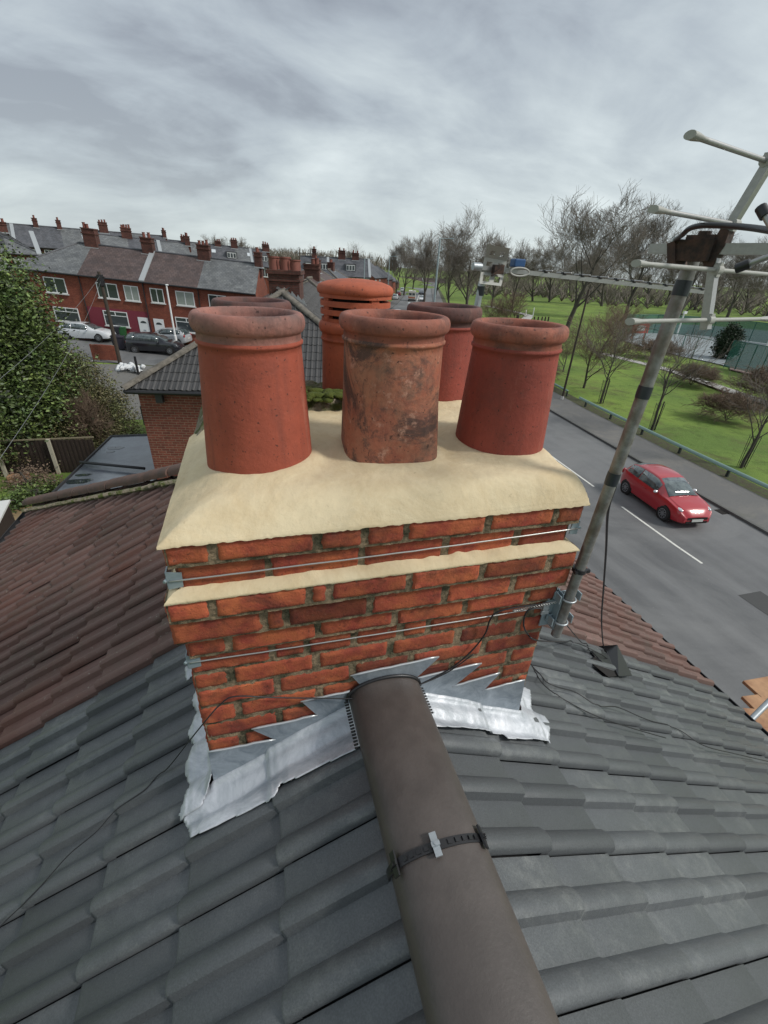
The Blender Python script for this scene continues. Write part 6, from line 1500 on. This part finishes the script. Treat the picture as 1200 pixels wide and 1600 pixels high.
for i in range(520):
    px_ = R9.uniform(690, 1450); D = R9.uniform(190, 360); p = far(px_, 440, D)
    if p[0] < kerbx(p[1]) + 14: continue
    for q in range(9):
        a = R9.uniform(0, 6.28); r_ = R9.uniform(.5, 4.5); h_ = R9.uniform(2, 7.5) * D / 300; c = np.array([p[0], p[1], G]); mb.tube([c, c + (r_ * .6 * math.cos(a), r_ * .6 * math.sin(a), h_ * .6), c + (r_ * math.cos(a + .5), r_ * math.sin(a + .5), h_)], [.16, .13, .07], 3, 0, False)
o = mb.build('far_woodland', M['twig'], None, fix=False); tag(o, 'belt of distant bare woodland along the far side of the park', 'woodland'); o['kind'] = 'stuff'

# ================================================================== VEHICLES
def loftcar(root, L, Wd, H, paint, cx=None, stations=None, hood=.98, wheel=.31, wb=(.72, .16), kind='hatch'):
    hw = Wd / 2
    if kind == 'hatch':
        st = [ # x from rear, z belt, z top, half width shoulder, half width roof edge, floor
            (.00, .62, .66, .74, .60, .34), (.06, .88, .93, .84, .66, .26), (.22, 1.00, 1.14, .93, .66, .22), (.42, 1.01, 1.34, .97, .66, .20), (.75, .99, 1.425, 1.0, .67, .18), (1.2, .965, 1.46, 1.0, .69, .18), (1.7, .945, 1.46, 1.0, .69, .18),
            (2.1, .93, 1.42, 1.0, .68, .18), (2.42, .925, 1.28, 1.0, .70, .18), (2.72, .92, 1.10, 1.0, .74, .18), (2.98, .905, .965, .99, .80, .18), (3.3, .86, .91, .98, .80, .19), (3.6, .78, .84, .95, .76, .20), (3.82, .66, .72, .86, .66, .22), (3.96, .50, .54, .66, .52, .26)]
        L0, H0 = 3.96, 1.46; ws, we = (7, 10); sg = (3, 9); rg = (1, 4)
    else:   # estate / MPV
        st = [(.00, .70, .78, .78, .66, .34), (.05, .98, 1.10, .88, .70, .26), (.16, 1.05, 1.36, .95, .70, .22), (.32, 1.05, 1.50, .98, .70, .20), (.8, 1.02, 1.56, 1.0, .72, .18), (1.4, 1.0, 1.58, 1.0, .73, .18), (1.95, .98, 1.57, 1.0, .72, .18),
            (2.4, .97, 1.50, 1.0, .71, .18), (2.8, .965, 1.32, 1.0, .73, .18), (3.15, .96, 1.12, 1.0, .77, .18), (3.4, .95, 1.01, .99, .82, .18), (3.75, .88, .93, .98, .80, .19), (4.05, .78, .84, .95, .76, .20), (4.25, .64, .70, .86, .66, .22), (4.36, .50, .54, .68, .52, .26)]
        L0, H0 = 4.36, 1.58; ws, we = (7, 10); sg = (2, 9); rg = (1, 4)
    fx, fz = L / L0, H / H0
    def sec(x, zb, zt, w, wr, zf):
        w *= hw; wr *= hw
        half = [(w * .80, zf), (w * .96, zf + .05), (w * .995, (zf + zb) * .42), (w, zb - .22), (w * .975, zb - .08), (w * .94, zb), (wr + (w * .94 - wr) * .06, zt - .05 - .0), (wr * .93, zt - .012), (wr * .5, zt + .012)]
        pts = [(x * fx, y, z * fz) for y, z in half] + [(x * fx, 0, (zt + .018) * fz)] + [(x * fx, -y, z * fz) for y, z in reversed(half)]
        return pts
    P = np.array([sec(*s_) for s_ in st]); nS, nP = P.shape[:2]
    mb = MB(); mb.grid(P.reshape(-1, 3), nS, nP)
    mb.add(P[0], [tuple(range(nP))]); mb.add(P[-1], [tuple(range(nP - 1, -1, -1))]); mb.add(np.vstack([P[:, 0], P[:, -1]]), [(i, i + 1, nS + i + 1, nS + i) for i in range(nS - 1)])
    b = mb.build('body', paint, root, smooth=True, angle=32); P0_ = P
    md = b.modifiers.new('sub', 'BEVEL'); md.width = .02; md.segments = 2; md.limit_method = 'ANGLE'; md.angle_limit = math.radians(28)
    def panel(i0, i1, j0, j1, name, m_, fi=(0, 1), fj=(0, 1), up=.012):
        A_ = [P[i0, j0] , P[i1, j0], P[i1, j1], P[i0, j1]]
        nu, nv = (i1 - i0) + 1, (j1 - j0) + 1
        sub = P[i0:i1 + 1, j0:j1 + 1].copy()
        c = sub.mean((0, 1)); n_ = np.cross(sub[-1, 0] - sub[0, 0], sub[0, -1] - sub[0, 0]); n_ /= np.linalg.norm(n_) + 1e-9
        if np.dot(n_, c - np.array([L / 2, 0, .6])) < 0: n_ = -n_
        sub = c + (sub - c) * np.array([.96, .96, .92]) + n_ * up
        m__ = MB(); m__.grid(sub.reshape(-1, 3), nu, nv); o = m__.build(name, m_, root, smooth=True); md = o.modifiers.new('t', 'SOLIDIFY'); md.thickness = .01; md.offset = 0; return o
    for j0, j1 in ((5, 6), (nP - 7, nP - 6)):
        mid = (sg[0] + sg[1]) // 2 + 0
        panel(sg[0], mid - 1, j0, j1, 'side_window', M['carglass']); panel(mid - 1, sg[1] - 1, j0, j1, 'side_window', M['carglass'])
    panel(ws, we, 6, nP - 7, 'windscreen', M['carglass']); panel(rg[0], rg[1], 6, nP - 7, 'rear_window', M['carglass'])
    for xw in (wb[0] * fx, (L0 - .80) * fx):
        for s_ in (-1, 1):
            yw = s_ * (hw - .10); R_ = wheel; prof = lambda r0, r1: [(r0, -.1), (r1, -.1)]
            def disc(rads, m_, nm, par):
                m__ = MB(); V = []; n = 28
                for (r, y) in rads:
                    for k in range(n): a = 2 * math.pi * k / n; V.append((xw + r * math.cos(a), yw + s_ * y, R_ + r * math.sin(a)))
                F = [(q * n + k, q * n + (k + 1) % n, (q + 1) * n + (k + 1) % n, (q + 1) * n + k) for q in range(len(rads) - 1) for k in range(n)]
                m__.add(V, F); return m__.build(nm, m_, par, smooth=True, angle=40)
            disc([(.001, .088), (R_ + .055, .088), (R_ + .055, .03)], M['soot'], 'wheel_arch_shade', root)  # black disc gives the shade under the arch as colour
            wh = disc([(.0, .10), (R_ * .66, .10), (R_ * .68, .118), (R_ * .94, .118), (R_, .10), (R_, -.08)], M['tyre'], 'wheel', root)
            m__ = MB()
            for k in range(9):
                a = 2 * math.pi * k / 9; d = np.array([math.cos(a), 0, math.sin(a)]); tg = np.array([-d[2], 0, d[0]]); c = np.array([xw, yw + s_ * .122, R_])
                m__.add([c + d * .04 - tg * .022, c + d * R_ * .62 - tg * .014, c + d * R_ * .62 + tg * .014, c + d * .04 + tg * .022], [(0, 1, 2, 3)])
            ns = 28; V = []
            for r in (R_ * .58, R_ * .67):
                for k in range(ns): a = 2 * math.pi * k / ns; V.append((xw + r * math.cos(a), yw + s_ * .124, R_ + r * math.sin(a)))
            m__.add(V, [(k, (k + 1) % ns, ns + (k + 1) % ns, ns + k) for k in range(ns)]); V = [(xw + .05 * math.cos(a), yw + s_ * .125, R_ + .05 * math.sin(a)) for a in np.linspace(0, 6.28, 10)[:-1]]; m__.add(V, [tuple(range(9))]); m__.build('rim', M['alloy'], wh, fix=False)
    def blobp(c, ax, m_, nm, seg=10):
        m__ = MB(); V = []; 
        for i in range(seg + 1):
            t_ = -math.pi / 2 + math.pi * i / seg
            for k in range(16): a = 2 * math.pi * k / 16; V.append((c[0] + ax[0] * math.cos(t_) * math.cos(a), c[1] + ax[1] * math.cos(t_) * math.sin(a), c[2] + ax[2] * math.sin(t_)))
        F = [(i * 16 + k, i * 16 + (k + 1) % 16, (i + 1) * 16 + (k + 1) % 16, (i + 1) * 16 + k) for i in range(seg) for k in range(16)]
        m__.add(V, F); return m__.build(nm, m_, root, smooth=True)
    for s_ in (-1, 1):
        blobp((L * .895, s_ * hw * .735, .725 * fz), (.25, .115, .08), M['lamp'], 'headlight')
        blobp((L * .022, s_ * hw * .78, .86 * fz), (.07, .11, .14), M['tail'], 'tail_light')
        blobp((L * .625, s_ * (hw + .06), .97 * fz), (.07, .10, .065), paint if kind == 'estate' else M['lamp'], 'wing_mirror')
        m__ = MB(); m__.box((L * .978, s_ * hw * .60, .34 * fz), (.10, .20, .07)); m__.build('fog_light', M['soot'], root)
        m__ = MB(); y_ = s_ * (hw * 1.001); m__.box((L * .44, y_, .80 * fz), (.18, .02, .03)); m__.build('door_handle', paint, root)
    m__ = MB(); m__.box((L * .997, 0, .47 * fz), (.06, hw * 1.02, .10)); m__.box((L * .997, 0, .31 * fz), (.06, hw * 1.10, .09)); m__.build('grille', M['soot'], root)
    m__ = MB(); m__.box((L + .030, 0, .40 * fz), (.015, .50, .11)); m__.build('number_plate', M['plate'], root)
    m__ = MB(); m__.box((-.01, 0, .62 * fz), (.02, .50, .11)); m__.build('number_plate', M['plate'], root)
    return b
def paintm(name, col, coat=.6, rough=.35):
    return mat(name, col, .28, coat=1.0, var=.08, nscale=60)
def car(px, py, hd, label, col, kind='hatch', D=None, L=3.96, Wd=1.74, H=1.46, group='cars on the far road', center=None, zfix=None):
    if center is None: b = onground(px, py) if D is None else far(px, py, D)
    else: b = np.array(center, float)
    z = gz(b[0], b[1]) + .03 if zfix is None else zfix
    t = thing('car', label, 'car', (0, 0, 0), group); loftcar(t, L, Wd, H, paintm(*col), kind=kind, wheel=.31)
    d = np.array([math.cos(hd), math.sin(hd)]); o = b[:2] - d * L / 2; t.location = (o[0], o[1], z); t.rotation_euler = (0, 0, hd); return t
# red hatchback: wheels measured on the road
f_, r_2 = np.array([15.74, 11.95]), np.array([16.03, 14.48]); dv = (f_ - r_2) / np.linalg.norm(f_ - r_2); pv = np.array([-dv[1], dv[0]])
if pv[0] < 0: pv = -pv
mid = (f_ + r_2) / 2 + pv * .80 + dv * -.03
hc = car(0, 0, math.atan2(dv[1], dv[0]), 'red three door hatchback driving on the wet road', ('red car paint', (.40, .008, .018)), center=(mid[0], mid[1], 0), zfix=G + .012, group='moving cars')
if True:
    del hc['group']
# parked cars at the terrace
cp = lambda px, py, D: far(px, py, D)
c = ray(132, 556); c = c * (52.0 / math.hypot(c[0], c[1])); c[2] = gz(c[0], c[1]); 
car(0, 0, math.radians(-14), 'white saloon parked by the shrub in front of the end house', ('white car paint', (.62, .64, .66)), kind='hatch', L=4.5, Wd=1.8, H=1.45, center=far(142, 540, 50.5), group='cars parked by the red terrace')
car(0, 0, math.radians(-12), 'black people carrier parked between the telegraph pole and the hipped roof', ('black car paint', (.012, .013, .018)), kind='estate', L=4.5, Wd=1.8, H=1.62, center=far(246, 551, 45.5), group='cars parked by the red terrace')
car(0, 0, math.radians(160), 'silver car parked beyond the black one by the white doors', ('silver car paint', (.36, .38, .40)), kind='hatch', L=4.1, Wd=1.75, H=1.45, center=far(262, 524, 49.3), group='cars parked by the red terrace')
for px_, py_, D, lb, col in ((183, 521, 50.8, 'black wheelie bin beside the green one under the maroon wall', (.02, .022, .03)), (192, 520, 50.8, 'green wheelie bin under the maroon wall', (.02, .10, .03)), (191, 543, 46.5, 'large dark wheelie bin behind the black car', (.025, .022, .035)), (183, 540, 46.9, 'dark wheelie bin nearest the telegraph pole', (.02, .02, .03))):
    c = far(px_, py_, D); c[2] = gz(c[0], c[1]) + .03; t = thing('wheelie_bin', lb, 'bin', c, 'wheelie bins by the terrace'); mt_ = mat('bin plastic ' + lb[:12], col, .5)
    mb = MB(); mb.add([(x * (.24 + .05 * k), y * (.28 + .06 * k), .06 + .92 * k) for k in (0, 1) for x, y in ((-1, -1), (1, -1), (1, 1), (-1, 1))], [(0, 1, 2, 3), (4, 5, 6, 7), (0, 1, 5, 4), (1, 2, 6, 5), (2, 3, 7, 6), (3, 0, 4, 7)]); mb.build('tub', mt_, t)
    mb = MB(); mb.prism([(-.33, -.37, .99), (.33, -.37, .99), (.33, .40, 1.03), (-.33, .40, 1.03)], (0, 0, 0), (0, 0, .05)); mb.build('lid', mt_, t)
    for s_ in (-1, 1): mb = MB(); mb.tube([(s_ * .25, .28, .10), (s_ * .30, .28, .10)], .10, 12); mb.build('wheel', M['tyre'], t)
# low brick wall, rubbish and bollard behind our hip
def wallrun(a, b, h, th, label, mt):
    a, b = np.array(a), np.array(b); mb = MB(); n = 6
    for k in range(n):
        p, q = a + (b - a) * k / n, a + (b - a) * (k + 1) / n; z0, z1 = gz(p[0], p[1]), gz(q[0], q[1]); mb.prism([(p[0], p[1], z0 - .3), (q[0], q[1], z1 - .3), (q[0], q[1], z1 + h), (p[0], p[1], z0 + h)], (0, 0, 0), (0, th, 0))
    mb = mb; o = mb.build('brick_wall', M[mt], None); tag(o, label, 'wall'); return o
wallrun(far(148, 572, 43), far(186, 575, 42.5), 1.15, .25, 'rough orange brick wall beside the telegraph pole foot', 'brick1')
wallrun(far(-20, 520, 54), far(142, 528, 50), .9, .22, 'low brick garden wall behind the white car', 'brickd')
c = far(217, 588, 38.5); c[2] = gz(c[0], c[1]); mb = MB(); z1 = ztop(c, 212, 556); mb.lathe((0, 0, 0), [(.12, 0), (.12, .1), (.085, .12), (.085, z1 - c[2] - .05), (.0005, z1 - c[2])], 12); o = mb.build('bollard', M['blackp'], None, smooth=True, angle=40); o.location = Vector(c); tag(o, 'tall black bollard in front of the black parked car', 'bollard')
c = far(202, 582, 39.5); c[2] = gz(c[0], c[1]); mb = MB()
for k in range(26):
    mb.lathe((rng.normal() * .55, rng.normal() * .4, .10 + .25 * random.random()), [(.02, -.18), (.16 + .1 * random.random(), -.08), (.20, .05), (.10, .16), (.0005, .2)], 7, 0, lambda r, z, a: r * (1 + .25 * math.sin(3 * a + z * 9)))
o = mb.build('rubbish_heap', mat('white rubbish sacks', (.55, .57, .58), .5, var=.2), None); o.location = Vector(c); tag(o, 'heap of white sacks beside the black bollard', 'rubbish'); o['kind'] = 'stuff'
# traffic on the far road
tr = [(617.5, 468, 0, 'white car nearest on the left lane below the red one', 'white car paint', (.62, .64, .66), 'hatch'), (622, 462, 0, 'dark red car on the far left lane', 'dark red car paint', (.22, .02, .03), 'hatch'),
      (628.5, 456, 0, 'small white car furthest along the left lane', 'white car paint', (.62, .64, .66), 'hatch'), (659, 470.5, 1, 'white front facing car with black grille on the right lane', 'white car paint', (.62, .64, .66), 'hatch'), (658, 460, 1, 'dark blue car behind the white one on the right lane', 'dark blue car paint', (.03, .04, .07), 'estate')]
for px_, py_, dr_, lb, nm, colr, kd in tr:
    b = onground(px_, py_); y_ = b[1]; t_ = math.atan2(1, kerbx(y_ + 2) / 4 - kerbx(y_ - 2) / 4); car(0, 0, t_ + (math.pi if dr_ else 0), lb, (nm, colr), kind=kd, center=b, group='traffic on the far road', L=4.2, Wd=1.8, H=1.5, zfix=G + .012)
def van(px, py, label, col, L=5.4, Wd=2.0, H=2.5, D=None, facing=0, stripe=None):
    b = onground(px, py) if D is None else far(px, py, D); y_ = b[1]; hd = math.atan2(1, kerbx(y_ + 2) / 4 - kerbx(y_ - 2) / 4) + facing
    t = thing('van', label, 'van', (b[0], b[1], G + .012)); t.rotation_euler = (0, 0, hd); pm = paintm('van paint ' + label[:8], col)
    mb = MB(); prof = [(-L / 2, .35), (-L / 2, H - .08), (-L / 2 + .1, H), (L / 2 - 1.7, H), (L / 2 - .95, 1.35), (L / 2 - .1, 1.05), (L / 2, .8), (L / 2, .35)]
    mb.prism([(x, -Wd / 2, z) for x, z in prof], (0, 0, 0), (0, Wd, 0)); o = mb.build('body', pm, t); md = o.modifiers.new('b', 'BEVEL'); md.width = .06; md.segments = 2
    mb = MB(); mb.prism([(L / 2 - 1.62, -Wd * .42, H - .12), (L / 2 - 1.0, -Wd * .45, 1.42), (L / 2 - 1.0, Wd * .45, 1.42), (L / 2 - 1.62, Wd * .42, H - .12)], (0, 0, 0), (.03, 0, .02)); mb.build('windscreen', M['carglass'], t)
    for s_ in (-1, 1):
        mb = MB(); mb.box((-L / 2 - .01, s_ * Wd * .24, H * .68), (.02, Wd * .36, .55)); mb.build('rear_window', M['carglass'], t)
        mb = MB(); mb.box((-L / 2 - .015, s_ * Wd * .46, 1.1), (.03, .12, .45)); mb.build('tail_light', M['tail'], t)
        for xw in (-L / 2 + .95, L / 2 - .9): mb = MB(); mb.tube([(xw, s_ * (Wd / 2 - .2), .34), (xw, s_ * (Wd / 2 + .01), .34)], .34, 16); mb.build('wheel', M['tyre'], t)
    mb = MB(); mb.box((-L / 2 - .02, 0, .45), (.06, Wd * .96, .22)); mb.box((-L / 2 - .012, 0, .95), (.02, Wd * .9, .3), mi=1); mb.build('bumper', [M['blackp'], mat('van stripe', stripe or col, .4)], t); return t
van(643.5, 470, 'white and orange box van seen from behind on the far road', (.62, .60, .52), H=2.7, stripe=(.5, .12, .04))
van(645, 492, 'nearer white van just above the blackened pot rim', (.66, .68, .70), H=2.4, stripe=(.5, .52, .54))
van(620, 448, 'dark van furthest along the left lane', (.05, .055, .06), H=2.2)
# distant gantry-white car top just over the pots
car(0, 0, 1.1, 'white car just above the rim of the weathered middle pot', ('white car paint', (.62, .64, .66)), kind='hatch', center=onground(621, 496), group='traffic on the far road', zfix=G + .012)

# scaffold at the right eave
t = thing('scaffold', 'timber scaffold boards on a steel tube at the right edge', 'scaffold', (4.4, 1.6, -4))
for k, (x0, y0, x1, y1) in enumerate(((1174, 1078, 1260, 1062), (1172, 1103, 1260, 1092), (1164, 1122, 1260, 1128), (1186, 1148, 1270, 1170), (1192, 1176, 1280, 1215))):
    a = at(x0, y0, 2, -3.75); b_ = at(x1, y1, 2, -3.75); 
    d = b_ - a; d /= np.linalg.norm(d); s__ = np.cross(d, (0, 0, 1)); mb = MB(); mb.box(a + d * .55 + np.array([0, 0, -.004 * (k % 2)]), (1.1, .215, .038), (d, s__, (0, 0, 1))); o = pbuild(mb, 'scaffold_board', M['wood'], t); md = o.modifiers.new('b', 'BEVEL'); md.width = .004
a = at(1170, 1128, 2, -3.66); b_ = at(1200, 1098, 2, -3.55); mb = MB(); mb.tube([a, a + (b_ - a) * 2.2], .026, 16); pbuild(mb, 'tube', M['galv'], t, smooth=True, angle=40)
c = at(1185, 1100, 2, -3.9); mb = MB(); mb.tube([(c[0] + .9, c[1] - .1, G), (c[0] + .9, c[1] - .1, -3.8)], .024, 12); mb.tube([(c[0] + .9, c[1] - .1, -3.84), (c[0] + .1, c[1] - .1, -3.84)], .024, 12); pbuild(mb, 'upright', M['galv'], t)
